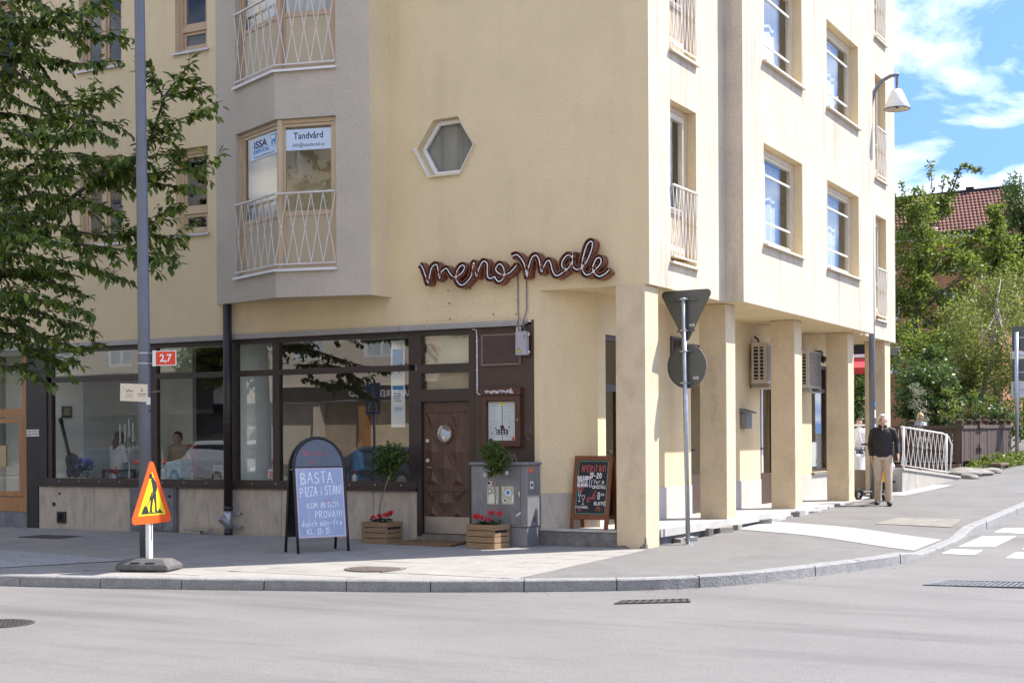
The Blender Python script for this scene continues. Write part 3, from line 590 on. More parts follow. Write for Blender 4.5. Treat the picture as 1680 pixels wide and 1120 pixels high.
for F_, hs_ in ((FB, h1 + h3), (FB2, h2)):
    for h in hs_: mr = MB(); mr.reveal(F_, h, .27); mr.build('window_reveal', 'stucco', bld)  # reveals take the yellower front stucco: bounced light put into their colour
for y in (Y1, Y2): mb.quad((0, y, SOF), (PX, y, SOF - .005), (PX, y, ROOF), (0, y, ROOF))
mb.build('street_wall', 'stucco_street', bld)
mb = MB(); mb.quad((0, DEEP, SOF), (-14, DEEP, SOF), (-14, DEEP, ROOF), (0, DEEP, ROOF)); mb.quad((-14, DEEP, -.1), (-1.05, DEEP, -.1), (-1.05, DEEP, SOF), (-14, DEEP, SOF)); mb.quad((-26, 0, -.1), (-26, DEEP, -.1), (-26, DEEP, ROOF), (-26, 0, ROOF)); mb.quad((-26, DEEP, -.1), (-14, DEEP, -.1), (-14, DEEP, ROOF), (-26, DEEP, ROOF))
mb.build('rear_wall', 'stucco_street', bld)
mb = MB(); mb.fbox(XYZ, -26.1, .4, -.12, DEEP + .1, ROOF, ROOF + .25); mb.build('roof', 'strip_metal', bld)
mb = MB(); mb.flat(XYZ, [(-1.75, 0), (0, 0), (0, Y1), (PX, Y1), (PX, Y2), (0, Y2), (0, DEEP), (-1.2, DEEP), (-1.2, .6), (-1.75, .05)], SOF); mb.build('soffit', 'stucco', bld)
# storey floors, so the rooms are closed
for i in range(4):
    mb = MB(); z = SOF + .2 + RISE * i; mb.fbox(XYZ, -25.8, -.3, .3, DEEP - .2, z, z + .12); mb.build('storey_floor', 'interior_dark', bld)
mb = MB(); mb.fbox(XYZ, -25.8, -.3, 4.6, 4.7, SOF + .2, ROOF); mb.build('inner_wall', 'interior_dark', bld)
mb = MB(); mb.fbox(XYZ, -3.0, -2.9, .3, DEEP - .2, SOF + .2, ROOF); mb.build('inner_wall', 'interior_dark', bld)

# pillars of the arcade, the corner one down to the pavement
for (a, b, z0, x0) in ((-.035, .43, -.06, -.475), (3.03, 3.44, .2, -.48), (6.40, 6.82, .2, -.48), (9.77, 10.18, .2, -.48), (12.60, 13.06, .2, -.48)):
    mb = MB(); mb.box(x0, -.055, a, b, z0, SOF - .002); mb.build('pillar', 'pillar_plaster', bld, bevel=.012)
# arcade floor and steps
mb = MB(); mb.prism(XYZ, [(-1.0, .02), (-.485, .02), (-.485, .435), (-.03, .435), (-.03, 5.2), (.02, 8), (.02, DEEP), (-1.0, DEEP)], .12, .225); mb.build('arcade_floor', 'floor_slab', bld)
mb = MB(); mb.prism(XYZ, [(-.96, .06), (-.5, .06), (-.5, .46), (-.09, .46), (-.09, DEEP - .02), (-.96, DEEP - .02)], -.15, .1195); mb.build('arcade_base', 'granite_step', bld)
mb = MB(); mb.prism(XYZ, [(-1.615, -.03), (-.48, -.03), (-.48, .06), (-1.0, .54), (-1.04, .54), (-1.615, .02)], -.08, .19); mb.build('granite_step', 'granite_step', bld, bevel=.008)
mb = MB(); mb.prism(XYZ, [(-1.615, -.045), (-.478, -.045), (-.478, .018), (-1.002, .018), (-1.002, .535), (-1.04, .535), (-1.615, .02)], .192, .226); mb.build('step_slab', 'floor_slab', bld, bevel=.006)
# broken stones along the arcade edge
random.seed(3)
y = .95
while y < 9.4:
    w = random.uniform(.12, .7); x = -.045 + random.uniform(-.02, .04); g_ = PAVE(0, y); ht = min(.21, g_ + random.uniform(.02, .11))
    if random.random() < .78:
        P = [(x - .05, y), (x + random.uniform(.02, .10), y + w * random.uniform(0, .1)), (x + random.uniform(.05, .17), y + w * random.uniform(.3, .5)), (x + random.uniform(.02, .13), y + w * random.uniform(.7, .95)), (x - .05, y + w)]
        mb = MB(); n = len(P); tz = [ht + random.uniform(-.02, .012) for _ in P]; mb.add([(p[0], p[1], g_ - .03) for p in P] + [(p[0], p[1], z_) for p, z_ in zip(P, tz)], [tuple(range(n - 1, -1, -1)), tuple(range(n, 2 * n))] + [(q, (q + 1) % n, n + (q + 1) % n, n + q) for q in range(n)]); mb.build('edge_stone', random.choice(('stone_grey', 'floor_slab', 'stone_grey')), bld, bevel=.006)
    y += w + random.uniform(.0, .10)
# recessed walls of the arcade
FO = F2((-1.622, 0), (-1.0, .53)); LO = math.hypot(.622, .53)
mb = MB(); mb.flat(FO, rect(0, LO, 0, SOF)); mb.build('recess_wall', 'stucco', bld)
mb = MB(); mb.fbox(FO, .004, LO - .012, .226, .70, .0, .018); mb.build('marble_slab', 'marble', bld)
FI = Frame((-1.0, 0, 0), (0, 1, 0))
in_holes = [rect(.79, 2.55, .23, 2.885), rect(4.0, 4.95, .23, 2.94), rect(7.38, 8.3, .24, 2.4), rect(10.53, 11.7, .76, 2.9)]
mb = MB(); mb.flat(FI, rect(.53, 12.35, .1, SOF), 0, in_holes)
for h in in_holes: mb.reveal(FI, h, .12)
mb.quad((-1.0, 12.35, .1), (-2.5, 12.35, .1), (-2.5, 12.35, SOF), (-1.0, 12.35, SOF)); mb.quad((-2.5, 12.35, .1), (-2.5, 13.3, .1), (-2.5, 13.3, SOF), (-2.5, 12.35, SOF))
mb.build('arcade_wall', 'stucco', bld)
for a, b in ((.545, .785), (2.56, 3.0), (3.004, 3.5), (3.504, 3.995), (4.96, 5.5), (5.504, 6.1), (6.104, 6.7), (6.704, 7.375), (8.31, 9.2), (9.204, 10.1), (10.104, 10.9), (10.904, 11.9)):
    mb = MB(); mb.fbox(FI, a, b, .226, .70, 0, .018); mb.build('marble_slab', 'marble_pale', bld)
# arcade doors and window
def glazed_door(s0, s1, t0, t1, rail=None, panel=None, m='shop_frame'):
    mb = MB(); mb.frame(FI, s0 + .003, s1 - .003, t0 + .003, t1 - .003, .07, -.11, -.05)
    if rail: mb.fbox(FI, s0 + .073, s1 - .073, rail, rail + .1, -.11, -.052)
    d = mb.build('glazed_door', m, bld)
    z = t0 + .073
    if panel: p = MB(); p.fbox(FI, s0 + .073, s1 - .073, t0 + .073, panel, -.1, -.07); p.build('door_panel', 'panel_brown', d); z = panel
    for a, b in ([(z, rail), (rail + .1, t1 - .073)] if rail else [(z, t1 - .073)]):
        g = MB(); g.fbox(FI, s0 + .073, s1 - .073, a, b, -.085, -.078); g.build('pane', 'glass', d)
    h = MB(); h.tube([FI.pt(s0 + .1, 1.25, -.05), FI.pt(s0 + .1, 1.25, 0.0), FI.pt(s0 + .2, 1.25, 0.0)], .012); h.build('handle', 'black', d); return d
d = glazed_door(.79, 2.55, .23, 2.885, rail=2.1); mb = MB(); mb.fbox(FI, 1.25, 1.32, .303, 2.1, -.075, -.055); mb.build('mullion', 'shop_frame', d)
glazed_door(4.0, 4.95, .23, 2.94, rail=2.62, panel=.85)
d = glazed_door(7.38, 8.3, .24, 2.4, panel=.8); mb = MB(); mb.fbox(FI, 7.62, 7.7, .81, 2.32, -.076, -.054); mb.build('mullion', 'white_paint', d)
mb = MB(); mb.frame(FI, 10.533, 11.697, .763, 2.897, .06, -.11, -.04); mb.fbox(FI, 10.593, 11.637, 2.36, 2.43, -.11, -.042); d = mb.build('arcade_window', 'shop_frame', bld)
for a, b in ((.823, 2.36), (2.43, 2.837)): g = MB(); g.fbox(FI, 10.594, 11.636, a, b, -.085, -.078); g.build('pane', 'glass', d)
g = MB(); g.fbox(FI, 10.5, 11.75, .70, .755, -.1, .06); g.build('sill', 'stone_grey', d)
g = MB(); g.fbox(FI, 10.62, 11.6, .85, 1.35, -.22, -.2); g.build('window_poster', 'white_plain', d)
g = MB(); g.box(-4, -1.18, .6, 12.2, .23, .26); g.build('inner_floor', 'interior_floor', bld)
g = MB(); g.quad((-2.6, .6, .26), (-2.6, 12.2, .26), (-2.6, 12.2, 3.3), (-2.6, .6, 3.3)); g.build('inner_wall', 'interior_warm', bld)
def louvre(F, s0, s1, t0, t1, n, o, m='panel_brown'):
    mb = MB(); mb.frame(F, s0, s1, t0, t1, .035, o, o + .025); L = mb.build('louvre', m, bld)
    b = MB(); b.fbox(F, s0 + .035, s1 - .035, t0 + .035, t1 - .035, o, o + .003); b.build('back', 'black', L)
    for i in range(n):
        z = t0 + .045 + (t1 - t0 - .09) * (i + .15) / n; h = (t1 - t0 - .09) / n
        b = MB(); b.hexa([F.pt(s0 + .036, z, o + .022), F.pt(s1 - .036, z, o + .022), F.pt(s1 - .036, z + h * .75, o + .006), F.pt(s0 + .036, z + h * .75, o + .006), F.pt(s0 + .036, z + h * .12, o + .026), F.pt(s1 - .036, z + h * .12, o + .026), F.pt(s1 - .036, z + h * .85, o + .009), F.pt(s0 + .036, z + h * .85, o + .009)]); b.build('slat', m, L)
    return L
louvre(FI, 3.15, 3.58, 2.66, 3.0, 8, .003)

# ---- windows
def pane(F, s0, s1, t0, t1, o, parent, m='glass_upper'):
    g = MB(); g.fbox(F, s0, s1, t0, t1, o - .006, o); return g.build('pane', m, parent)
def sill(F, s0, s1, t, d0, d1, parent, m='sill_metal', ext=.05):
    g = MB(); g.hexa([F.pt(s0 - ext, t - .03, d1), F.pt(s1 + ext, t - .03, d1), F.pt(s1 + .0, t - .005, d0), F.pt(s0 - .0, t - .005, d0), F.pt(s0 - ext, t + .004, d1), F.pt(s1 + ext, t + .004, d1), F.pt(s1 + .0, t + .03, d0), F.pt(s0 - .0, t + .03, d0)])
    return g.build('sill', m, parent)
def fill_back(F, s0, s1, t0, t1, o, parent, m='curtain', name='curtain'):
    n = 10; g = MB(); vs = []
    for i in range(n + 1):
        s = s0 + (s1 - s0) * i / n; oo = o + (.012 if i % 2 else -.012); vs += [F.pt(s, t0, oo), F.pt(s, t1, oo)]
    g.add(vs, [(2 * i, 2 * i + 2, 2 * i + 3, 2 * i + 1) for i in range(n)]); return g.build(name, m, parent)
for kind, s0, s1, t0, t1 in LEFT_WINS:
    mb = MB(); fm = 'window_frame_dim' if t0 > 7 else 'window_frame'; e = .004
    mb.frame(FA, s0 + e, s1 - e, t0 + e, t1 - e, .075, -.2, -.1)
    if kind == 'single':
        r = t0 + .34; mb.fbox(FA, s0 + .079, s1 - .079, r, r + .085, -.19, -.09); w = mb.build('window', fm, bld)
        for a, b in ((t0 + .079, r), (r + .085, t1 - .079)):
            f = MB(); f.frame(FA, s0 + .082, s1 - .082, a + .003, b - .003, .045, -.17, -.12); f.build('sash', fm, w); pane(FA, s0 + .127, s1 - .127, a + .048, b - .048, -.145, w)
    else:
        m_ = (s0 + s1) / 2; mb.fbox(FA, m_ - .04, m_ + .04, t0 + .079, t1 - .079, -.19, -.092); w = mb.build('window', fm, bld)
        for a, b in ((s0 + .079, m_ - .04), (m_ + .04, s1 - .079)):
            f = MB(); f.frame(FA, a + .003, b - .003, t0 + .082, t1 - .082, .045, -.17, -.12); f.build('sash', fm, w); pane(FA, a + .048, b - .048, t0 + .127, t1 - .127, -.145, w)
    sill(FA, s0, s1, t0, -.1, .05, w)
# hexagonal window
c = (sum(p[0] for p in hexa) / 6, sum(p[1] for p in hexa) / 6)
def hsc(k): return [(c[0] + (s - c[0]) * k, c[1] + (t - c[1]) * k) for s, t in hexa]
mb = MB(); a, b = hsc(.985), hsc(.84); vs = [FA.pt(s, t, -.12) for s, t in a] + [FA.pt(s, t, -.12) for s, t in b] + [FA.pt(s, t, -.17) for s, t in a] + [FA.pt(s, t, -.17) for s, t in b]
mb.add(vs, [(i, (i + 1) % 6, 6 + (i + 1) % 6, 6 + i) for i in range(6)] + [(6 + i, 6 + (i + 1) % 6, 18 + (i + 1) % 6, 18 + i) for i in range(6)]); hw = mb.build('hexagonal_window', 'white_paint', bld)
mb = MB(); mb.prism(FA, hsc(.845), -.15, -.144); mb.build('pane', 'glass_case', hw)
mb = MB(); mb.flat(FA, hsc(.95), -.19); mb.build('curtain', 'curtain_dim', hw)
for (i, j) in ((5, 4), (4, 3), (3, 2)):
    A, B = hexa[i], hexa[j]; ex = .04 * Vector((A[0] - c[0], A[1] - c[1])).normalized(); ey = .04 * Vector((B[0] - c[0], B[1] - c[1])).normalized()
    g = MB(); g.add([FA.pt(A[0], A[1], -.12), FA.pt(B[0], B[1], -.12), FA.pt(B[0] + ey.x, B[1] + ey.y, .05), FA.pt(A[0] + ex.x, A[1] + ex.y, .05), FA.pt(A[0] + ex.x * .6, A[1] + ex.y * .6 - .012, .05), FA.pt(B[0] + ey.x * .6, B[1] + ey.y * .6 - .012, .05)], [(0, 1, 2, 3), (3, 2, 5, 4)]); g.build('sill', 'white_paint', hw)
# street windows
for (s0, s1, t0, t1) in ST_WINS:
    mb = MB(); e = .004; F = FB2; mb.frame(F, s0 + e, s1 - e, t0 + e, t1 - e, .08, -.25, -.15); mm = s0 + .42; mb.fbox(F, mm - .05, mm + .05, t0 + .084, t1 - .084, -.24, -.142); w = mb.build('window', 'sill_cream', bld)
    for a, b in ((s0 + .084, mm - .05), (mm + .05, s1 - .084)):
        f = MB(); f.frame(F, a + .003, b - .003, t0 + .087, t1 - .087, .05, -.22, -.16); f.build('sash', 'sill_cream', w); pane(F, a + .053, b - .053, t0 + .137, t1 - .137, -.19, w)
        h = t1 - t0
        for zz in (t0 + h * .26, t0 + h * .74): f = MB(); f.fbox(F, a + .053, b - .053, zz, zz + .03, -.189, -.165); f.build('glazing_bar', 'white_paint', w)
    fill_back(F, s0 + .1, s1 - .1, t0 + .1, t1 - .1, -.36, w, 'blind_dark' if t0 < 6 else 'curtain', 'blind'); sill(F, s0, s1, t0, -.15, .075, w, 'sill_cream')
def zigzag(F, s0, s1, t0, t1, n, o, mb, r=.0065):
    d = (s1 - s0) / n
    for i in range(n + 1):
        for k in (-1, 1):
            j = i + k
            if 0 <= j <= n: mb.tube([F.pt(s0 + i * d, t1, o), F.pt(s0 + j * d, t0, o)], r, 5, caps=False)
def railing(segs, t0, t1, o, name='balcony_railing', parent=None):
    """segs: [(frame, s0, s1, bays)]"""
    mb = MB(); lo_ = MB()
    for F, s0, s1, n in segs:
        mb.fbox(F, s0, s1, t1 - .012, t1 + .012, o - .018, o + .018); lo_.fbox(F, s0, s1, t0 - .01, t0 + .01, o - .012, o + .012)
    R = mb.build(name, 'rail_white', parent or bld); lo_.build('bottom_rail', 'rail_white', R)
    for F, s0, s1, n in segs:
        z = MB(); zigzag(F, s0, s1, t0 + .01, t1 - .012, n, o, z); z.build('zigzag_rods', 'rail_white', R)
    return R
for (s0, s1, t0, t1) in FR_WINS:
    F = FB; mb = MB(); e = .004; mb.frame(F, s0 + e, s1 - e, t0 + .12, t1 - e, .075, -.24, -.13); w = mb.build('french_window', 'window_frame', bld)
    f = MB(); f.frame(F, s0 + .082, s1 - .082, t0 + .2, t1 - .082, .08, -.21, -.14); f.fbox(F, s0 + .162, s1 - .162, t0 + .72, t0 + .8, -.21, -.142); f.build('sash', 'sill_cream', w)
    g = MB(); g.fbox(F, s0 + .162, s1 - .162, t0 + .28, t0 + .72, -.19, -.165); g.build('door_panel', 'panel_cream', w); pane(F, s0 + .162, s1 - .162, t0 + .8, t1 - .162, -.18, w)
    fill_back(F, s0 + .1, s1 - .1, t0 + .15, t1 - .1, -.34, w, 'blind_dark', 'blind'); sill(F, s0, s1, t0, -.13, .06, w, 'sill_cream')
    railing([(F, s0 + .01, s1 - .01, 7)], t0 + .08, t0 + 1.04, .03)

# ---- the grey bay
b0, b1, b2, b3 = (-7.235, 0), (-5.47, -.80), (-4.06, -.46), (-4.02, 0)
G1, G2, G3 = F2(b0, b1), F2(b1, b2), F2(b2, b3); L1 = math.hypot(1.765, .8); L2 = math.hypot(1.41, .34); L3 = math.hypot(.04, .46)
SB = (3.54, 3.49, 3.486, 3.483); W1 = .676; W2 = .936; mb = MB()
bay_rows = [(3.885 + RISE * i, 6.05 + RISE * i) for i in range(4) if 6.05 + RISE * i < ROOF - .3]
prev = None; edges = []
z = None
for i, (a, b) in enumerate(bay_rows):
    lo = None
    if i == 0: mb.add([G1.pt(0, SB[0]), G1.pt(L1, SB[1]), G1.pt(L1, a), G1.pt(0, a)], [(0, 1, 2, 3)]); mb.add([G2.pt(0, SB[1]), G2.pt(L2, SB[2]), G2.pt(L2, a), G2.pt(0, a)], [(0, 1, 2, 3)])
    top = bay_rows[i + 1][0] if i + 1 < len(bay_rows) else ROOF
    mb.quad(G1.pt(0, a), G1.pt(W1, a), G1.pt(W1, b), G1.pt(0, b)); mb.quad(G2.pt(W2, a), G2.pt(L2, a), G2.pt(L2, b), G2.pt(W2, b))
    mb.quad(G1.pt(0, b), G1.pt(L1, b), G1.pt(L1, top), G1.pt(0, top)); mb.quad(G2.pt(0, b), G2.pt(L2, b), G2.pt(L2, top), G2.pt(0, top))
    D = .14; nn = (G1.N + G2.N).normalized() * (D / math.cos(math.acos(max(-1, min(1, G1.N.dot(G2.N)))) / 2)); cz = lambda t: G1.pt(L1, t) - nn
    mb.quad(G1.pt(W1, a), G1.pt(W1, b), G1.pt(W1, b, -D), G1.pt(W1, a, -D)); mb.quad(G2.pt(W2, a), G2.pt(W2, b), G2.pt(W2, b, -D), G2.pt(W2, a, -D))
    for t in (a, b): mb.quad(G1.pt(W1, t), G1.pt(L1, t), cz(t), G1.pt(W1, t, -D)); mb.quad(G2.pt(0, t), G2.pt(W2, t), G2.pt(W2, t, -D), cz(t))
mb.build('bay_wall', 'stucco_grey', bld)
mb = MB(); mb.add([G3.pt(0, SB[2]), G3.pt(L3, SB[3]), G3.pt(L3, ROOF), G3.pt(0, ROOF)], [(0, 1, 2, 3)]); mb.add([(b0[0], 0, SB[0]), (b1[0], b1[1], SB[1]), (b2[0], b2[1], SB[2]), (b3[0], 0, SB[3])], [(0, 1, 2, 3)]); mb.build('bay_side', 'stucco', bld)
for i, (a, b) in enumerate(bay_rows):
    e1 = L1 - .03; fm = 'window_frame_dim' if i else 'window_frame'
    mb = MB(); o0, o1 = -.13, -.07
    mb.frame(G1, W1 + .004, L1 - .0, a + .004, b - .004, .055, o0 - .0, o1); mb.frame(G2, .02, W2 - .004, a + .004, b - .004, .055, o0, o1 + .003)
    mb.tube([G1.pt(L1, a + .005, -.085), G1.pt(L1, b - .005, -.085)], .045, 8); w = mb.build('bay_window', fm, bld)
    for F, s0, s1 in ((G1, W1 + .08, L1 - .065), (G2, .085, W2 - .065)):
        f = MB(); f.frame(F, s0, s1, a + .065, b - .065, .042, -.125, -.085); f.fbox(F, s0 + .042, s1 - .042, a + .78, a + .85, -.125, -.087); f.build('sash', fm, w)
        g = MB(); g.fbox(F, s0 + .042, s1 - .042, a + .107, a + .78, -.12, -.1); g.build('panel', 'panel_cream', w); pane(F, s0 + .042, s1 - .042, a + .85, b - .107, -.105, w)
        if i == 1: fill_back(F, s0 + .06, s1 - .06, a + .5, b - .1, -.4, w, 'curtain')
    for F, s0, s1 in ((G1, W1, L1 + .0), (G2, .0, W2)): sill(F, s0, s1, a, -.1, .055, w, 'white_paint', ext=.02)
    railing([(G1, W1 + .01, L1 + .015, 6), (G2, .0, W2 - .005, 5)], a + .075, a + 1.09, .02)
    if i == 0:
        PW = w
# posters in the dentist's window
p = MB(); p.fbox(G2, .13, .825, 5.605, 5.905, -.098, -.093); p.build('poster', 'poster_blue', PW)
font_text(G2, 'Tandvård', .478, 5.765, .135, 'ink_navy', PW, o=-.0915, bold=.002, sx=.90); font_text(G2, 'info@issadental.se', .478, 5.655, .072, 'ink', PW, o=-.0915, sx=.93)
p = MB(); p.fbox(G1, .98, L1 - .10, 5.60, 5.915, -.098, -.093); p.build('poster', 'poster_blue', PW)
font_text(G1, 'ISSA', 1.30, 5.765, .15, 'ink_navy', PW, o=-.0915, bold=.004, sx=1.5); font_text(G1, 'DENTAL', 1.33, 5.69, .075, 'ink_blue', PW, o=-.0915, bold=.003, sx=1.8, shear=.2); font_text(G1, 'www.issadental.se', 1.42, 5.625, .05, 'ink', PW, o=-.0915, sx=1.75)
t = MB(); t.prism(G1, [(1.62, 5.88), (1.66, 5.90), (1.72, 5.885), (1.78, 5.90), (1.81, 5.87), (1.79, 5.80), (1.765, 5.71), (1.735, 5.79), (1.70, 5.79), (1.675, 5.71), (1.645, 5.79)], -.0925, -.0905); t.build('tooth_emblem', 'ink_blue', PW)
t = MB(); t.prism(G1, [(1.64, 5.875), (1.66, 5.885), (1.72, 5.87), (1.765, 5.885), (1.78, 5.86), (1.765, 5.80), (1.735, 5.83), (1.70, 5.83), (1.665, 5.79)], -.0904, -.0895); t.build('tooth_emblem', 'white_plain', PW)

# ---- the shop front
FT, FBm = 2.983, .735
mb = MB(); o0, o1 = -.10, -.02
mb.fbox(FA, -10.90, -3.60, FBm, .835, o0, o1 + .02); mb.fbox(FA, -10.90, -3.60, 2.913, FT, o0, o1); mb.fbox(FA, -10.80, -3.74, 2.421, 2.508, o0, o1 - .003)
for a, b in ((-10.90, -10.80), (-8.656, -8.49), (-7.02, -6.865), (-6.183, -6.056), (-3.74, -3.605)):
    for z0, z1 in ((.835, 2.421), (2.508, 2.913)): mb.fbox(FA, a, b, z0, z1, o0, o1 - .0)
shop = mb.build('shop_front', 'shop_frame', bld)
for k, (a, b) in enumerate(((-10.80, -8.656), (-8.49, -7.02), (-6.865, -6.183), (-6.056, -3.74))):
    for z0, z1 in ((.835, 2.421), (2.508, 2.913)): pane(FA, a, b, z0, z1, -.065, shop, 'glass')
g = MB(); g.fbox(FA, -10.95, -3.605, .70, FBm - .003, -.1, .035); g.build('sill', 'shop_frame', shop)
for i in range(16):
    b = MB(); s = -10.6 + i * .45; b.ell(FA.pt(s, .785, .022), (.009, .006, .009), 6, 4); b.build('bolt', 'white_paint', shop)
# marble under the windows
xs = [-11.10, -9.94, -9.06, -8.03, -6.02, -5.02, -4.36, -3.61]
for a, b in zip(xs, xs[1:]):
    if abs(a + 9.06) < .01: continue
    mb = MB(); mb.fbox(FA, a + .004, b - .004, -.1, .70, -.12, -.015 + random.uniform(-.004, .004)); mb.build('marble_slab', 'marble', bld)
mb = MB(); mb.fbox(FA, -9.06, -8.03, -.1, .70, -.14, -.03); mb.build('marble_slab', 'marble', bld)
mb = MB(); mb.fbox(FA, -7.77, -6.97 - .05, .08, .62, -.015, -.004); mb.build('marble_panel', 'marble', bld)
for s, t, r in ((-10.62, .575, .022), (-10.75, .40, .036)): mb = MB(); mb.disc(FA, s, t, r, -.02, -.006, 14); mb.build('wall_hole', 'slot_dark', bld)
mb = MB()
for i in range(24):
    s = -10.6 + random.gauss(0, .13) + i % 3 * .1; t = .42 + random.gauss(0, .10); w = random.uniform(.005, .012); mb.flat(FA, [(s, t), (s + w * .8, t + w), (s + w * 2.2, t + w * 3.4), (s + w * 1.1, t + w * 2.4)], -.0105)
mb.build('splashes', 'ink', bld)
louvre(FA, -10.665, -10.475, .09, .28, 5, -.012, 'pier_black')
# piers at the left, door side panel
mb = MB(); mb.fbox(FA, -11.375, -10.90, .69, 3.0, -.2, .0); mb.build('pier_cladding', 'pier_black', bld); mb = MB(); mb.fbox(FA, -11.375, -11.105, -.1, .687, -.2, -.004); mb.build('pier_cladding', 'pier_black', bld)
# metal strip over the shop
mb = MB(); mb.fbox(FA, -26, -3.86, 3.005, 3.062, .0, .055); mb.fbox(FA, -26, -3.86, 2.985, 3.003, .0, .07); mb.build('fascia_strip', 'strip_metal', bld)
mb = MB(); mb.fbox(FA, -3.853, -1.80, 3.005, 3.062, .0, .055); mb.fbox(FA, -3.853, -1.84, 2.985, 3.003, .0, .07); mb.build('fascia_strip', 'strip_metal', bld)
# brown side panel beside the door, overlights
mb = MB(); mb.fbox(FA, -2.645, -1.706, -.02, 3.0, -.2, -.012); mb.fbox(FA, -1.74, -1.702, -.02, 3.06, -.01, .006); mb.build('side_panel', 'panel_brown', bld)
louvre(FA, -2.53, -1.90, 2.45, 2.89, 13, -.011, 'louvre_brown')
mb = MB()
for a, b in ((-3.60, -3.53), (-2.74, -2.65)): mb.fbox(FA, a, b, .0, 2.983, -.16, -.012)
mb.fbox(FA, -3.53, -2.74, 1.975, 2.147, -.16, -.014); mb.fbox(FA, -3.53, -2.74, 2.381, 2.504, -.16, -.014); mb.fbox(FA, -3.53, -2.74, 2.912, 2.983, -.16, -.014)
fr = mb.build('door_frame', 'shop_frame', bld); pane(FA, -3.53, -2.74, 2.504, 2.912, -.07, fr, 'glass_wavy'); pane(FA, -3.53, -2.74, 2.147, 2.381, -.07, fr, 'glass_wavy')
g = MB(); g.fbox(FA, -3.53, -2.74, 2.1, 2.95, -.19, -.17); g.build('back_board', 'interior_warm', fr)
# the carved door
mb = MB(); mb.fbox(FA, -3.525, -2.745, .095, 1.965, -.13, -.075); door = mb.build('door', 'door_wood', bld)
def Z(zx, zy): return (-3.6 + (zx - 120) * .00359, 1.966 - (zy - 365) * .00293)
def diamond(cx, cy, hw, hh, up=True, dn=True):
    T, B, Lf, R, C = Z(cx, cy - hh), Z(cx, cy + hh), Z(cx - hw, cy), Z(cx + hw, cy), Z(cx, cy)
    pts = [Lf] + ([B] if dn else []) + [R] + ([T] if up else []); n = len(pts); o = -.074; ap = (C[0], C[1] + (0 if up and dn else ((T[1] - C[1]) * .35 if up else (B[1] - C[1]) * .35)))
    m_ = MB(); m_.add([FA.pt(s, t, o) for s, t in pts] + [FA.pt(*ap, o + .034)], [(i, (i + 1) % n, n) for i in range(n)] + [tuple(range(n))]); m_.build('diamond_panel', 'door_wood', door)
for cx in (181, 295): diamond(cx, 412, 33, 92, up=False); diamond(cx, 602, 33, 74)
diamond(238, 685, 36, 80)
for cx in (181, 297): diamond(cx, 766, 30, 74, dn=False); diamond(cx, 795, 31, 58, up=False); diamond(cx, 920, 30, 56, dn=False)
diamond(239, 850, 36, 56)
for zy in (407, 790): a, b = Z(145, zy), Z(335, zy + 7); mb = MB(); mb.fbox(FA, a[0], b[0], b[1], a[1], -.074, -.055); mb.build('moulding', 'door_wood', door)
hc = Z(237, 515); mb = MB(); mb.ring(FA, hc[0], hc[1], .125, .155, -.075, -.045, 28, .98); mb.build('porthole_ring', 'door_wood', door)
mb = MB(); mb.disc(FA, hc[0], hc[1], .126, -.074, -.062, 28); mb.build('porthole', 'interior_dark', door); mb = MB(); mb.disc(FA, hc[0], hc[1], .125, -.0615, -.06, 28); mb.build('porthole_glass', 'glass_wavy', door)
for dx, dy, r, m_ in ((0, .015, .036, 'white_plain'), (.07, -.02, .034, 'white_plain'), (-.008, -.058, .026, 'paper'), (0, .015, .026, 'ink_blue'), (.07, -.02, .024, 'ink_blue'), (0, .015, .012, 'white_plain'), (.07, -.02, .011, 'white_plain')):
    mb = MB(); mb.disc(FA, hc[0] + dx, hc[1] + dy, r, -.0598, -.058 + (.0008 if r < .03 else 0) + (.0006 if r < .02 else 0), 14); mb.build('sticker', m_, door)
mb = MB(); mb.fbox(FA, -3.515, -2.755, .11, .345, -.075, -.068); mb.build('kick_plate', 'steel_plate', door)
for t in (1.42, 1.14): mb = MB(); mb.disc(FA, -3.505 + .05, t, .026, -.075, -.055, 14); mb.build('lock', 'plastic_cream', door)
mb = MB(); mb.tube([FA.pt(-3.44, 1.045, -.075), FA.pt(-3.44, 1.045, -.03), FA.pt(-3.35, 1.04, -.028)], .011); mb.build('handle', 'steel_plate', door)
for t in (1.75, 1.48): mb = MB(); mb.tube([FA.pt(-2.75, t - .06, -.062), FA.pt(-2.75, t + .06, -.062)], .012); mb.build('hinge', 'shop_frame', door)
mb = MB(); mb.fbox(FA, -3.60, -2.65, -.08, .065, -.2, .0); mb.fbox(FA, -3.53, -2.74, .067, .093, -.15, -.02); mb.build('threshold', 'stone_grey', bld)
# wooden shop door of the neighbour at the far left
mb = MB(); mb.fbox(FA, -11.50, -11.38, .26, 3.0, -.14, -.03); mb.fbox(FA, -13.0, -11.50, 1.86, 2.0, -.14, -.032); mb.fbox(FA, -13.0, -11.50, .26, .50, -.14, -.032); mb.fbox(FA, -13.1, -13.0, .26, 3.0, -.14, -.03); nd = mb.build('shop_door', 'orange_wood', bld)
mb = MB(); mb.frame(FA, -12.98, -11.52, .52, 1.84, .08, -.12, -.045); mb.build('sash', 'orange_wood', nd); pane(FA, -12.9, -11.6, .60, 1.76, -.08, nd, 'glass'); pane(FA, -13.0, -11.5, 2.0, 2.95, -.08, nd, 'glass')
mb = MB(); mb.fbox(FA, -13.1, -11.38, -.03, .255, -.12, -.028); mb.build('kick_board', 'hatch_grey', nd); mb = MB(); mb.fbox(FA, -13.1, -11.38, -.08, -.033, -.2, .03); mb.build('threshold', 'steel_plate', nd)
mb = MB(); mb.fbox(FA, -12.1, -11.88, 1.02, 1.38, -.045, -.02); mb.build('push_plate', 'brass', nd)
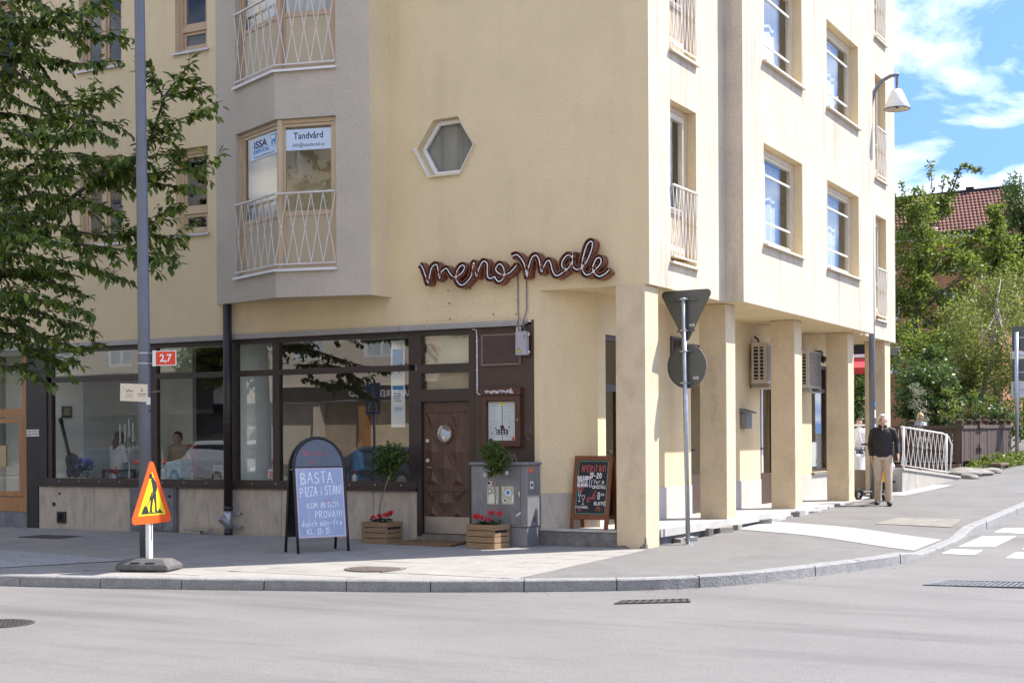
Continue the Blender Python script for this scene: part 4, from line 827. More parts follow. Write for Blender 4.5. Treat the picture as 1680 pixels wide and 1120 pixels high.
mb = MB(); mb.fbox(FA, -26, -13.1, -.1, 3.0, -.2, -.05); mb.build('neighbour_front', 'pier_black', bld)
# restaurant interior
def ibox(name, m, *a): mb = MB(); mb.box(*a); return mb.build(name, m, bld)
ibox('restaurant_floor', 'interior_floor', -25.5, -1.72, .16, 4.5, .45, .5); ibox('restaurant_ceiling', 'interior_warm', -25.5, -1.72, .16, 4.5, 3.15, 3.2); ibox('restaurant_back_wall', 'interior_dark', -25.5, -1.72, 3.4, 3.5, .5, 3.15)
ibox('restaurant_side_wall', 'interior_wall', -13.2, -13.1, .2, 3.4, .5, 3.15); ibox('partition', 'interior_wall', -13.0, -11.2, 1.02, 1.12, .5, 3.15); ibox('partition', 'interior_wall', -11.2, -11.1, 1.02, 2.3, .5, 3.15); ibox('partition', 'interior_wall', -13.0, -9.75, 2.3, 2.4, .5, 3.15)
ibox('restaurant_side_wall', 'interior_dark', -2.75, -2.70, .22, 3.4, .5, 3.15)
ibox('lintel', 'interior_wall', -25.5, -1.72, .21, .4, 2.92, 3.149); ibox('jamb_wall', 'interior_wall', -3.75, -2.78, .21, .3, .5, 2.915); ibox('window_ledge', 'interior_floor', -10.9, -3.75, .17, .62, .70, .80)
mb = MB(); mb.lathe((-7.25, .95, .5), [(.27, 0), (.27, 2.65)], 28, False); mb.build('round_column', 'interior_wall', bld, smooth=True)

mb = MB()
for z_ in (3.53, 3.33, 3.135):
    for k in range(5): mb.disc(FA, -3.42 + k * .36 + random.uniform(-.05, .05), z_ + .01 * k * .3 + random.uniform(-.02, .02), random.choice((.007, .008, .016)), .001, .0025, 8)
mb.build('screw_hole', 'stone_grey', bld)['kind'] = 'stuff'
mb = MB()
for z_ in (3.52, 3.30, 3.115): mb.stroke(FA, [(-3.62, z_), (-2.02, z_ + .01)], .006, .0008)
for s_ in (-3.62, -2.12, -2.55): mb.stroke(FA, [(s_, 3.14), (s_, 3.30)], .005, .0009)
mb.build('old_sign_outline', 'interior_warm', bld)

PF = Frame((0, -.035, 0), (1, 0, 0)); PS = Frame((-.055, 0, 0), (0, 1, 0))
chips(PF, [(-.15, -.02), (-.13, .03), (-.105, .035), (-.09, .07), (-.075, .06), (-.072, .13), (-.0555, .15), (-.0555, -.02)]); chips(PS, [(-.034, -.02), (-.034, .15), (-.01, .12), (.0, .06), (.03, .04), (.05, -.02)]); chips(PF, [(-.475, -.02), (-.475, .05), (-.44, .03), (-.36, .035), (-.3, .012), (-.24, -.02)], .002)
P1_ = Frame((0, 3.03, 0), (1, 0, 0)); chips(P1_, [(-.10, .22), (-.09, .25), (-.07, .26), (-.0555, .31), (-.0555, .22)], .002, 'interior_warm')

random.seed(61); mb = MB()
for i in range(150):
    l_ = random.uniform(kerb_l(lambda p: p.x > -9), kerb_l(lambda p: p.y > 9)); p, nr = kerb_at(l_); q = p - nr * abs(random.gauss(.04, .09)) ; z_ = ROAD(q.x, q.y) + .004; k_ = random.uniform(.008, .03); a_ = random.uniform(0, 6.28); F_ = Frame((q.x, q.y, z_), (math.cos(a_), math.sin(a_), random.uniform(-.2, .2)), (-math.sin(a_), math.cos(a_), random.uniform(-.2, .2))); mb.quad(F_.pt(0, 0), F_.pt(k_, -k_ * .4), F_.pt(k_ * 2, 0, .004), F_.pt(k_, k_ * .45))
tag(mb.build('kerb_litter', 'coir'), 'dry leaf scraps and grit lying along the gutter', 'litter', kind='stuff')

# ------------------------------------------------------------------ things on the building
NEON = [
    [(-3.44, 3.9), (-3.4, 3.86), (-3.35, 3.74), (-3.31, 3.63), (-3.29, 3.69), (-3.26, 3.82), (-3.21, 3.88), (-3.16, 3.88), (-3.14, 3.79), (-3.12, 3.69), (-3.09, 3.77), (-3.03, 3.82), (-2.99, 3.81), (-2.95, 3.75), (-2.9, 3.7), (-2.83, 3.7), (-2.75, 3.75), (-2.71, 3.82), (-2.74, 3.85), (-2.79, 3.83), (-2.84, 3.76), (-2.85, 3.67), (-2.8, 3.59), (-2.73, 3.58), (-2.65, 3.64), (-2.6, 3.71), (-2.57, 3.87), (-2.55, 3.84), (-2.54, 3.74), (-2.52, 3.68), (-2.48, 3.79), (-2.43, 3.87), (-2.39, 3.88), (-2.35, 3.84), (-2.35, 3.73), (-2.34, 3.66), (-2.29, 3.64), (-2.24, 3.66), (-2.21, 3.62), (-2.17, 3.59), (-2.11, 3.62), (-2.08, 3.69), (-2.1, 3.78), (-2.15, 3.83), (-2.19, 3.81), (-2.22, 3.76), (-2.18, 3.71), (-2.11, 3.68), (-2.02, 3.69), (-1.95, 3.74), (-1.89, 3.8)],
    [(-1.96, 3.92), (-1.91, 3.94), (-1.86, 3.92), (-1.8, 3.85), (-1.76, 3.76), (-1.73, 3.62), (-1.72, 3.7), (-1.69, 3.81), (-1.65, 3.89), (-1.59, 3.91), (-1.55, 3.85), (-1.53, 3.76), (-1.51, 3.68), (-1.48, 3.74), (-1.44, 3.81), (-1.4, 3.83), (-1.37, 3.78), (-1.35, 3.7), (-1.31, 3.63), (-1.26, 3.62), (-1.2, 3.65), (-1.13, 3.69), (-1.08, 3.75), (-1.05, 3.83), (-1.09, 3.88), (-1.14, 3.87), (-1.2, 3.8), (-1.2, 3.73), (-1.16, 3.7), (-1.09, 3.72), (-1.05, 3.82), (-1.04, 3.92)],
    [(-1.05, 3.82), (-1.04, 3.73), (-1.01, 3.69), (-0.96, 3.68), (-0.9, 3.71), (-0.83, 3.79), (-0.77, 3.92), (-0.75, 4.01), (-0.78, 4.04), (-0.83, 4.0), (-0.88, 3.87), (-0.91, 3.74), (-0.89, 3.65), (-0.84, 3.6), (-0.77, 3.62), (-0.69, 3.68), (-0.63, 3.75), (-0.64, 3.81), (-0.69, 3.81), (-0.73, 3.75), (-0.75, 3.67), (-0.71, 3.6), (-0.65, 3.57), (-0.57, 3.6), (-0.51, 3.65)]]
def resample(P, step):
    out = [P[0]]; P = [Vector((*p, 0)) for p in P]; res = [P[0]]
    cr = []
    for i in range(len(P) - 1):
        a, b, c, d = P[max(i - 1, 0)], P[i], P[i + 1], P[min(i + 2, len(P) - 1)]
        for k in range(4):
            t = k / 4; cr.append(.5 * (2 * b + (c - a) * t + (2 * a - 5 * b + 4 * c - d) * t * t + (3 * b - 3 * c + d - a) * t**3))
    cr.append(P[-1]); return [(p.x, p.y) for p in cr]
neon = thing('neon_sign', 'brown script neon sign mounted above the restaurant door', 'sign', (-1.9, -.06, 3.75))
for w in NEON:
    P = resample(w, .02)
    # channel walls: a ribbon standing out from the plaster on both sides of the stroke, a dark tray between
    hw = .036; n = len(P); Ls = []; Rs = []
    for i, p in enumerate(P):
        a = P[max(0, i - 1)]; b = P[min(n - 1, i + 1)]; d = Vector((b[0] - a[0], b[1] - a[1], 0)).normalized(); q = Vector((-d.y, d.x, 0)) * hw; Ls.append((p[0] + q.x, p[1] + q.y)); Rs.append((p[0] - q.x, p[1] - q.y))
    tray = MB(); side = MB(); vs = []
    for i in range(n): vs += [FA.pt(*Ls[i], .085 + i * 1e-5), FA.pt(*Rs[i], .085 + i * 1e-5)]
    tray.add(vs, [(2 * i, 2 * i + 1, 2 * i + 3, 2 * i + 2) for i in range(n - 1)])
    e = .011
    for Q, sgn in ((Ls, 1), (Rs, -1)):
        vs = []
        for i in range(n):
            d = Vector((Q[i][0] - P[i][0], Q[i][1] - P[i][1], 0)).normalized() * e; q = (Q[i][0] + d.x, Q[i][1] + d.y); vs += [FA.pt(*Q[i], .01), FA.pt(*q, .01), FA.pt(*q, .15), FA.pt(*Q[i], .15)]
        side.add(vs, [(4 * i + j, 4 * i + (j + 1) % 4, 4 * i + 4 + (j + 1) % 4, 4 * i + 4 + j) for i in range(n - 1) for j in range(4)] + [(0, 1, 2, 3), tuple(4 * n - 4 + j for j in (3, 2, 1, 0))])
    for k in (0, n - 1):
        side.add([FA.pt(*Ls[k], .01), FA.pt(*Rs[k], .01), FA.pt(*Rs[k], .15), FA.pt(*Ls[k], .15)], [(0, 1, 2, 3)])
    tray.build('letter_tray', 'neon_case', neon); side.build('letter_side', 'neon_side', neon)
    t = MB(); t.tube([FA.pt(*p, .135) for p in P], .0095, 6); t.build('neon_tube', 'neon_tube', neon, smooth=True)
cab = thing('sign_cable', 'two thin dark cables hanging from the neon sign to the transformer box', 'cable', (-1.87, -.02, 2.9))
for s, s2 in ((-1.935, -1.915), (-1.80, -1.83)):
    t = MB(); t.tube([FA.pt(s, 3.86 if s < -1.9 else 3.66, .03), FA.pt(s, 3.2, .02), FA.pt(s2, 3.09, .04), FA.pt(s2, 3.0, .085), FA.pt(s2 + .03, 2.905, .085)], .0075, 6); t.build('cable', 'pole_grey', cab, smooth=True)
tb = thing('transformer_box', 'lilac grey transformer box with a yellow warning triangle beside the louvre', 'electrical box', (-1.84, -.02, 2.57))
mb = MB(); mb.fbox(FA, -1.925, -1.76, 2.575, 2.90, .03, .13); mb.build('casing', 'plastic_lilac', tb, bevel=.008)
for z in (2.62, 2.86): mb = MB(); mb.fbox(FA, -1.757, -1.74, z - .015, z + .015, .05, .07); mb.build('lug', 'white_paint', tb)
mb = MB(); mb.prism(FA, [(-1.905, 2.612), (-1.835, 2.612), (-1.87, 2.678)], .1305, .133); mb.build('warning_triangle', 'ink', tb); mb = MB(); mb.prism(FA, [(-1.896, 2.617), (-1.844, 2.617), (-1.87, 2.666)], .1332, .1345); mb.build('warning_triangle', 'yellow_sign', tb)
mb = MB(); mb.stroke(FA, [(-1.866, 2.655), (-1.874, 2.640), (-1.866, 2.638), (-1.871, 2.622)], .004, .136); mb.build('bolt_symbol', 'ink', tb)
mb = MB(); mb.fbox(FA, -1.79, -1.775, 2.83, 2.845, .1305, .133); mb.fbox(FA, -1.79, -1.775, 2.80, 2.815, .1305, .133); mb.build('led', 'black', tb)
jb = thing('junction_box', 'small cream junction box under the fascia strip above the louvre', 'electrical box', (-1.9, -.05, 2.95)); mb = MB(); mb.fbox(FA, -1.95, -1.885, 2.905, 2.98, .005, .055); mb.build('casing', 'plastic_cream', jb, bevel=.006); mb = MB(); mb.disc(FA, -1.917, 2.945, .012, .055, .058, 12); mb.build('cap', 'steel_plate', jb)
lc = thing('white_lead', 'white cable clipped down the brown panel to the menu case', 'cable', (-2.6, -.02, 2.5)); t = MB(); t.tube([FA.pt(-2.66, 2.97, .02), FA.pt(-2.605, 2.955, .0), FA.pt(-2.60, 2.8, -.004), FA.pt(-2.60, 2.10, -.004), FA.pt(-2.595, 2.075, -.004), FA.pt(-2.57, 2.062, -.004), FA.pt(-2.49, 2.062, -.004)], .0085, 6); t.build('lead', 'white_paint', lc, smooth=True)
for z in (2.8, 2.6, 2.4, 2.2): t = MB(); t.fbox(FA, -2.612, -2.588, z - .006, z + .006, -.011, .006); t.build('clip', 'white_paint', lc)
# menu case
mc = thing('menu_case', 'glazed wooden menu case on the brown panel beside the carved door', 'menu case', (-2.19, -.02, 1.34))
a, b, z0, z1 = -2.49, -1.89, 1.336, 2.141; mb = MB(); mb.frame(FA, a, b, z0, 2.035, .075, -.01, .075); mb.build('frame', 'case_wood', mc, bevel=.005); mb = MB(); mb.fbox(FA, a - .012, b + .012, 2.037, z1, -.01, .09); mb.build('header', 'case_wood', mc, bevel=.005)
mb = MB(); mb.fbox(FA, a + .076, b - .076, z0 + .076, 1.959, -.008, .02); mb.build('back_board', 'case_wood', mc)
for s0, s1 in ((a + .082, -2.195), (-2.185, b - .082)): mb = MB(); mb.fbox(FA, s0, s1, z0 + .082, 1.952, .021, .024); mb.build('menu_sheet', 'menu_paper', mc)
mb = MB()
for s0, s1 in ((a + .11, -2.22), (-2.16, b - .11)):
    for k in range(14): z = 1.93 - k * .035; mb.stroke(FA, [(s0, z), (s0 + (s1 - s0) * random.uniform(.5, 1), z)], .004, .0245)
mb.build('print', 'stone_grey', mc)
for s, z, r, m_ in ((-2.19, 1.925, .028, 'yellow_sign'), (-2.19, 1.60, .032, 'ink'), (-2.16, 1.57, .022, 'petal_red'), (-2.37, 1.42, .03, 'ink_navy'), (-2.02, 1.44, .022, 'red_sign'), (-2.44, 1.72, .018, 'ink'), (-2.45, 1.585, .009, 'ink'), (-2.29, 1.585, .012, 'ink'), (-2.08, 1.60, .012, 'ink'), (-2.35, 1.52, .01, 'ink')): mb = MB(); mb.disc(FA, s, z, r, .0245, .0275, 10); mb.build('magnet', m_, mc)
mb = MB(); mb.fbox(FA, -2.28, -2.10, 1.50, 1.57, .0246, .0285); mb.build('magnet', 'ink_navy', mc)
mb = MB()
for i in range(4):
    for j in range(2): mb.fbox(FA, -2.27 + i * .042, -2.25 + i * .042, 1.51 + j * .03, 1.525 + j * .03, .0286, .0292)
mb.build('magnet_dots', 'white_plain', mc)
mb = MB(); mb.fbox(FA, a + .076, b - .076, z0 + .076, 1.959, .055, .059); mb.build('glass', 'glass_case', mc)
mb = MB(); mb.disc(FA, b - .035, 1.70, .012, .075, .082, 12); mb.build('lock', 'steel_plate', mc)
hdr = MB(); k = .45 / 2.94
for w in NEON: hdr.stroke(FA, [(-2.20 + (x + 1.98) * k, 2.092 + (z - 3.78) * k * .85) for x, z in resample(w, .02)], .0075, .092)
hdr.build('lettering', 'white_plain', mc)
g = thing('chalk_scrawl', 'pale scrawled marks on the brown panel below the menu case', 'graffiti', (-1.9, -.012, 1.2)); mb = MB(); mb.stroke(FA, [(-2.2, 1.22), (-2.12, 1.28), (-2.05, 1.15), (-2.02, 1.24), (-1.98, 1.12)], .012, -.0105); mb.stroke(FA, [(-1.83, 1.62), (-1.85, 1.54), (-1.82, 1.45), (-1.78, 1.42)], .008, -.0105); mb.stroke(FA, [(-1.77, 1.60), (-1.78, 1.52)], .008, -.0105); mb.build('scrawl', 'stone_grey', g)
# downpipe
dp = thing('downpipe', 'dark downpipe in front of the shop window with a galvanised outlet at the bottom', 'pipe', (-6.94, -.12, 0))
mb = MB(); mb.tube([(-6.94, -.11, .40), (-6.94, -.11, 3.52)], .066, 14); mb.build('pipe', 'pipe_brown', dp, smooth=True); mb = MB(); mb.lathe((-6.94, -.11, .37), [(.074, 0), (.074, .07)], 14); mb.build('collar', 'pipe_brown', dp, smooth=True)
mb = MB(); mb.tube([(-6.94, -.11, .06), (-6.94, -.11, .40)], .06, 14); mb.build('outlet', 'galvanised', dp, smooth=True); mb = MB(); mb.tube([(-6.94, -.11, .16), (-7.0, -.2, .26)], [.06, .065], 12, caps=False); mb.tube([(-6.992, -.188, .248), (-6.994, -.191, .25)], .058, 12); mb.build('spout', 'galvanised', dp, smooth=True)
mb = MB(); mb.tube([(-6.94, -.11, -.02), (-6.94, -.11, .09)], .066, 14); mb.build('foot', 'pipe_brown', dp, smooth=True)
for z in (.33, .12): mb = MB(); mb.fbox(FA, -6.9, -6.76, z - .02, z + .02, .0, .05); mb.build('bracket', 'galvanised', dp)
mb = MB(); mb.lathe((-6.94, -.11, 1.72), [(.07, 0), (.07, .025)], 14); mb.build('bracket', 'pipe_brown', dp)
# hatch cabinet under the second window
hc_ = thing('wall_hatch', 'scratched grey two-door metal cupboard against the marble plinth behind the roadworks sign', 'cupboard', (-8.55, -.08, 0))
mb = MB(); mb.fbox(FA, -9.03, -8.06, -.02, .715, -.02, .03); mb.build('casing', 'hatch_grey', hc_, bevel=.006)
for s0, s1 in ((-8.98, -8.33),): mb = MB(); mb.fbox(FA, s0, s1, .36, .68, .031, .045); mb.build('door', 'hatch_grey', hc_); mb = MB(); mb.fbox(FA, s0, s1, .04, .345, .031, .045); mb.build('door', 'hatch_grey', hc_)
mb = MB(); mb.fbox(FA, -8.31, -8.09, .03, .69, .031, .05); mb.build('door', 'hatch_grey', hc_)
mb = MB(); mb.fbox(FA, -8.2, -8.14, .55, .585, .05, .06); mb.build('latch', 'black', hc_)
bs = thing('boot_scraper', 'low metal bracket on a short stub standing against the plinth near the downpipe', 'bracket', (-7.5, -.16, 0)); mb = MB(); mb.box(-7.76, -7.25, -.22, -.1, .055, .075); mb.build('plate', 'concrete', bs, bevel=.004); mb = MB(); mb.box(-7.59, -7.43, -.2, -.12, -.03, .054); mb.build('stub', 'concrete', bs)
sp = thing('notice_plate', 'small white notice with emblem on the black pier by the guitar window', 'sign', (-11.22, -.01, 1.58)); mb = MB(); mb.fbox(FA, -11.36, -11.07, 1.53, 1.645, .001, .006); mb.build('plate', 'paper', sp); font_text(FA, 'Stämning\nRättighet', -11.15, 1.605, .045, 'ink', sp, o=.008); mb = MB(); mb.stroke(FA, [(-11.34, 1.62), (-11.31, 1.60), (-11.28, 1.62), (-11.25, 1.60)], .012, .007); mb.stroke(FA, [(-11.34, 1.57), (-11.31, 1.55), (-11.28, 1.57), (-11.25, 1.55)], .014, .007); mb.build('emblem', 'ink', sp)
ws = thing('window_sticker', 'red and white sticker low on the glass beside the round column', 'sticker', (-6.15, .06, .84)); mb = MB(); mb.fbox(FA, -6.30, -6.195, .86, 1.0, -.062, -.0595); mb.build('backing', 'paper', ws); mb = MB(); mb.fbox(FA, -6.286, -6.209, .875, .985, -.0594, -.0585); mb.build('print', 'red_fabric', ws)
for i in range(4): mb = MB(); mb.fbox(FA, -6.28, -6.215, .965 - i * .024, .972 - i * .024, -.0583, -.0578); mb.build('print_line', 'white_plain', ws)

# grey street cabinet
ck = thing('utility_cabinet', 'scuffed grey utility cabinet with torn green posters beside the carved door', 'utility cabinet', (-2.03, -.24, 0))
mb = MB(); mb.box(-2.465, -1.60, -.41, -.03, .26, 1.085); mb.build('body', 'cabinet_side', ck, bevel=.008); mb = MB(); mb.box(-2.45, -1.615, -.40, -.04, -.02, .258); mb.build('base', 'cabinet_side', ck, bevel=.006); mb = MB(); mb.box(-2.49, -1.58, -.44, -.02, 1.087, 1.125); mb.build('lid', 'cabinet_side', ck, bevel=.008)
CF = Frame((0, -.411, 0), (1, 0, 0)); CS = Frame((-1.60, 0, 0), (0, 1, 0))
mb = MB(); mb.fbox(CF, -2.43, -1.70, .30, 1.06, .0, .012); mb.build('door', 'cabinet_grey', ck)
for s0, s1, t0, t1 in ((-2.21, -2.03, .56, .80), (-1.985, -1.80, .565, .805)): mb = MB(); mb.fbox(CF, s0, s1, t0, t1, .0125, .0145); mb.build('torn_poster', 'paper_green', ck)
for pts in ([(-2.19, .57), (-2.17, .69), (-2.10, .70), (-2.045, .58)], [(-1.83, .57), (-1.80, .61), (-1.80, .70), (-1.82, .69)], [(-1.97, .80), (-1.95, .72), (-1.94, .71), (-1.955, .80)], [(-1.73, .72), (-1.715, .67), (-1.705, .67), (-1.715, .745)], [(-1.78, .41), (-1.69, .47), (-1.70, .44), (-1.75, .41)]): mb = MB(); mb.prism(CF, pts, .0147, .0155); mb.build('paper_scrap', 'paper', ck)
for s, t, r, m_ in ((-2.165, .735, .03, 'ink'), (-2.165, .735, .022, 'paper'), (-1.885, .72, .045, 'white_plain'), (-1.885, .72, .03, 'ink_blue'), (-1.93, .615, .03, 'white_plain'), (-1.93, .615, .018, 'ink'), (-2.165, .84, .035, 'white_plain'), (-2.175, .845, .022, 'ink_navy'), (-2.15, .84, .012, 'orange_sign'), (-2.24, .955, .026, 'white_plain'), (-2.24, .955, .013, 'ink'), (-1.90, .985, .03, 'paper'), (-1.79, .96, .022, 'stone_grey')):
    mb = MB(); mb.disc(CF, s, t, r, .0156, .0165 + .0012 * (.06 - r) / .05, 9); mb.build('sticker', m_, ck)
mb = MB(); mb.fbox(CS, -.345, -.255, .985, 1.05, .0, .002); mb.build('sticker', 'orange_sign', ck); mb = MB(); mb.fbox(CS, -.33, -.24, .77, .87, .0, .002); mb.build('sticker', 'paper', ck); mb = MB(); mb.disc(CS, -.285, .82, .028, .0021, .003, 10); mb.build('sticker', 'ink', ck)
for k in range(3): mb = MB(); mb.fbox(CS, -.25, -.17, .33 + k * .025, .34 + k * .025, .0, .004); mb.build('vent_slot', 'black', ck)
mb = MB(); mb.fbox(CF, -1.69, -1.62, .27, .30, .0, .02); mb.build('latch', 'cabinet_side', ck)
# doormat
mb = MB(); mb.hexa([(-3.62, -.66, PAVE(-3, -.66)), (-2.62, -.68, PAVE(-3, -.66)), (-2.66, -.09, 0), (-3.58, -.07, 0), (-3.62, -.66, .015), (-2.62, -.68, .015), (-2.66, -.09, .026), (-3.58, -.07, .026)]); dm = mb.build('doormat', 'coir', bevel=.006); tag(recentre(dm, (-3.12, -.38, 0)), 'brown coir doormat in front of the carved door', 'doormat')

# planter crates, bay trees, geraniums
def leaf6(mb, p, d, L, w, up=Vector((0, 0, 1)), fold=.25):
    d = d.normalized(); s = d.cross(up)
    if s.length < 1e-3: s = d.orthogonal()
    s.normalize(); n = s.cross(d).normalized(); p = Vector(p)
    a = p + d * L * .35 + s * w * .5 + n * w * fold; b = p + d * L * .7 + s * w * .42 + n * w * fold - n * L * .04; c = p + d * L * .35 - s * w * .5 + n * w * fold; e = p + d * L * .7 - s * w * .42 + n * w * fold - n * L * .04; t = p + d * L - n * L * .10
    mb.add([p, a, b, t, e, c], [(0, 1, 2, 3), (0, 3, 4, 5)])
def crate(x, y, L, D, H, rz, label):
    r = thing('planter_crate', label, 'crate', (x, y, PAVE(x, y)), rz, 'slatted crates either side of the door'); t = .012
    n = 4; gap = .010; h = (H - gap * (n - 1)) / n
    for k in range(n):
        z = k * (h + gap); j = lambda: random.uniform(-.003, .003)
        for yy in (-D / 2, D / 2 - t): mb = MB(); mb.box(-L / 2 + j(), L / 2 + j(), yy, yy + t, z, z + h); mb.build('slat', 'crate_wood', r, local=True, bevel=.002)
        for xx in (-L / 2 + .001, L / 2 - t - .001):
            mb = MB(); y0, y1 = -D / 2 + t + .002, D / 2 - t - .002
            if k == n - 1 and False: pass
            if k == n - 2: mb.box(xx, xx + t, y0, y1, z, z + h * .62)
            else: mb.box(xx, xx + t, y0, y1, z, z + h)
            mb.build('end_slat', 'crate_wood', r, local=True, bevel=.002)
    for xx in (-L / 2 + t + .012, L / 2 - t - .012):
        for yy in (-D / 2 + t + .012, D / 2 - t - .012): mb = MB(); mb.box(xx - .011, xx + .011, yy - .011, yy + .011, .0, H - .01); mb.build('corner_post', 'crate_wood', r, local=True)
    nl = MB()
    for k in range(n):
        z = k * (h + gap) + h / 2
        for xx in (-L / 2 + .02, L / 2 - .02):
            for dz in (-.018, .018): nl.box(xx - .004, xx + .004, -D / 2 - .002, -D / 2, z + dz - .004, z + dz + .004)
    nl.build('nail', 'cast_iron', r, local=True)
    mb = MB(); mb.box(-L / 2 + t + .004, L / 2 - t - .004, -D / 2 + t + .004, D / 2 - t - .004, .02, H - .035); mb.build('soil', 'soil', r, local=True); return r
def bay_tree(x, y, z0, z1, c, rad, n, label, lean=0.0, upright=0.0):
    r = thing('bay_tree', label, 'potted tree', (x, y, z0)); mb = MB(); mb.tube([(x, y, z0), (x + .012, y, z0 + (z1 - z0) * .4), (c[0] - .01, c[1], z1), (c[0], c[1], z1 + rad[2])], [.011, .010, .009, .004], 7); mb.build('stem', 'stem_bark', r, smooth=True)
    br = MB(); lf = MB(); C = Vector(c)
    for i in range(n):
        d = Vector((random.gauss(0, 1), random.gauss(0, 1), random.gauss(.25 + upright, .9))).normalized(); e = C + Vector((d.x * rad[0], d.y * rad[1], d.z * rad[2])) * random.uniform(.6, 1.0) + Vector((0, 0, upright * rad[2] * .3 * random.random()))
        s = Vector((c[0], c[1], z1 - .02 + random.uniform(0, rad[2] * .8))); br.tube([s, (s + e) / 2 + Vector((0, 0, .02)), e], [.004, .003, .002], 4, caps=False)
        for k in range(13):
            t = .3 + .7 * k / 12; p = s.lerp(e, t); q = (e - s).normalized() * .7 + Vector((random.gauss(0, .6), random.gauss(0, .6), random.gauss(.15, .4))); leaf6(lf, p, q, random.uniform(.075, .11), random.uniform(.028, .04))
    br.build('twigs', 'stem_bark', r); o = lf.build('foliage', 'leaf_bay', r); o['kind'] = 'stuff'; return r
def geranium(x, y, z, heads, label, spread):
    r = thing('geranium', label, 'flowers', (x, y, z)); lf = MB()
    for i in range(70):
        a = random.uniform(0, 2 * PI); d = random.uniform(.1, 1); p = Vector((x + math.cos(a) * d * spread[0], y + math.sin(a) * d * spread[1], z + random.uniform(.0, .075)))
        F = Frame(p, Vector((math.cos(a), math.sin(a), random.uniform(-.3, .3))), Vector((-math.sin(a), math.cos(a), random.uniform(-.3, .3)))); k = random.uniform(.022, .038); lf.add([F.pt(0, 0, -.006)] + [F.pt(k * math.cos(b) * (1.0 if j % 2 else .8), k * math.sin(b) * (1.0 if j % 2 else .8), .004) for j, b in enumerate([2 * PI * j / 9 for j in range(9)])], [(0, 1 + j, 1 + (j + 1) % 9) for j in range(9)])
    o = lf.build('foliage', 'leaf_geranium', r); o['kind'] = 'stuff'
    for hx, hy, hz in heads:
        h = MB(); c = Vector((hx, hy, hz))
        for i in range(26):
            d = Vector((random.gauss(0, 1), random.gauss(0, 1), random.gauss(.2, .8))).normalized(); F = Frame(c + Vector((d.x * .034, d.y * .034, d.z * .026)), d.orthogonal(), d.cross(d.orthogonal())); k = .016; h.add([F.pt(0, 0, -.003)] + [F.pt(k * math.cos(2 * PI * j / 5), k * math.sin(2 * PI * j / 5), .004) for j in range(5)], [(0, 1 + j, 1 + (j + 1) % 5) for j in range(5)])
        h.build('flower_head', 'petal_red', r); s = MB(); s.tube([(hx, hy, hz - .01), (hx * .6 + x * .4, hy, z)], .003, 4); s.build('flower_stalk', 'leaf_geranium', r)
    return r
random.seed(21)
rz = math.radians(-6)
cr1 = crate(-3.90, -.44, .46, .36, .295, rz, 'wooden crate of geraniums in front of the marble plinth left of the door'); cr2 = crate(-2.09, -.615, .46, .36, .315, rz, 'wooden crate of geraniums in front of the grey utility cabinet')
bay_tree(-3.95, -.44, .255, .92, (-3.79, -.42, 1.12), (.29, .27, .255), 64, 'round-headed bay tree in the crate by the marble plinth')
bay_tree(-1.995, -.60, .275, .95, (-1.985, -.60, 1.12), (.22, .20, .27), 56, 'upright bay tree in the crate before the grey cabinet', upright=.55)
geranium(-3.89, -.46, .255, [(-4.0, -.52, .345), (-3.885, -.53, .37), (-3.80, -.5, .385), (-3.715, -.50, .42), (-3.765, -.46, .40)], 'red geraniums in the crate by the marble plinth', (.2, .13))
geranium(-2.09, -.62, .275, [(-2.24, -.70, .40), (-2.20, -.70, .42), (-2.155, -.69, .395), (-2.02, -.66, .46), (-2.03, -.72, .375), (-1.88, -.66, .45)], 'red geraniums in the crate before the grey cabinet', (.2, .13))

# rounded pavement board
A = Vector((-3.985, -2.265, 0)); B = Vector((-3.64, -1.63, 0)); W = (B - A).length; wd = (B - A).normalized(); bk = Vector((-wd.y, wd.x, 0)); zz = PAVE(-3.9, -2.0)
ab = thing('pavement_board', 'round-topped black pavement board with pale blue chalked panel by the shop window', 'pavement sign', (-3.98, -1.9, zz))
ctr = (A + B) / 2; Dp = .40; Ht = 1.53
def board_frame(front):
    o = A + Vector((0, 0, zz)) if front else B + bk * Dp + Vector((0, 0, zz)); sd = wd if front else -wd; lean = (bk if front else -bk) * (Dp / 2 - .02); up = (Vector((0, 0, Ht)) + lean).normalized(); return Frame(o, sd, up, sd.cross(up))
for front in (True, False):
    F = board_frame(front); rr = W / 2; pts = [F.pt(0, 0)] + [F.pt(0, .25 + i * .2) for i in range(5)] + [F.pt(rr - rr * math.cos(PI * i / 16), 1.13 + rr * 1.06 * math.sin(PI * i / 16)) for i in range(17)] + [F.pt(W, .25 + i * .2) for i in range(4, -1, -1)] + [F.pt(W, 0)]
    mb = MB(); mb.tube(pts, .019, 8); mb.build('tube_frame', 'black', ab, smooth=True)
    pr = rr - .02; mb = MB(); mb.prism(F, [(.02, 1.13), (W - .02, 1.13)] + [(rr + pr * math.cos(PI * i / 16), 1.13 + pr * 1.06 * math.sin(PI * i / 16)) for i in range(1, 16)], -.008, .004); mb.build('head_panel', 'board_head', ab)
    mb = MB(); mb.fbox(F, .02, W - .02, .20, 1.12, -.008, .004); mb.build('writing_panel', 'board_edge' if front else 'black', ab)
    mb = MB(); mb.fbox(F, 0, W, 1.115, 1.135, -.012, .012); mb.build('cross_bar', 'black', ab)
    if front:
        p = MB(); p.fbox(F, .04, W - .04, .22, 1.10, .0045, .0065); p.build('blue_sheet', 'board_blue', ab); FB_ = F
F = FB_; random.seed(8)
m1 = MB(); chalk(F, 'BASTA', .09, .905, .145, .012, rise=.03, cw=.095, mb=m1, o=.008); chalk(F, 'PIZZA i STAN!', .07, .735, .115, .010, rise=.06, cw=.056, mb=m1, o=.008)
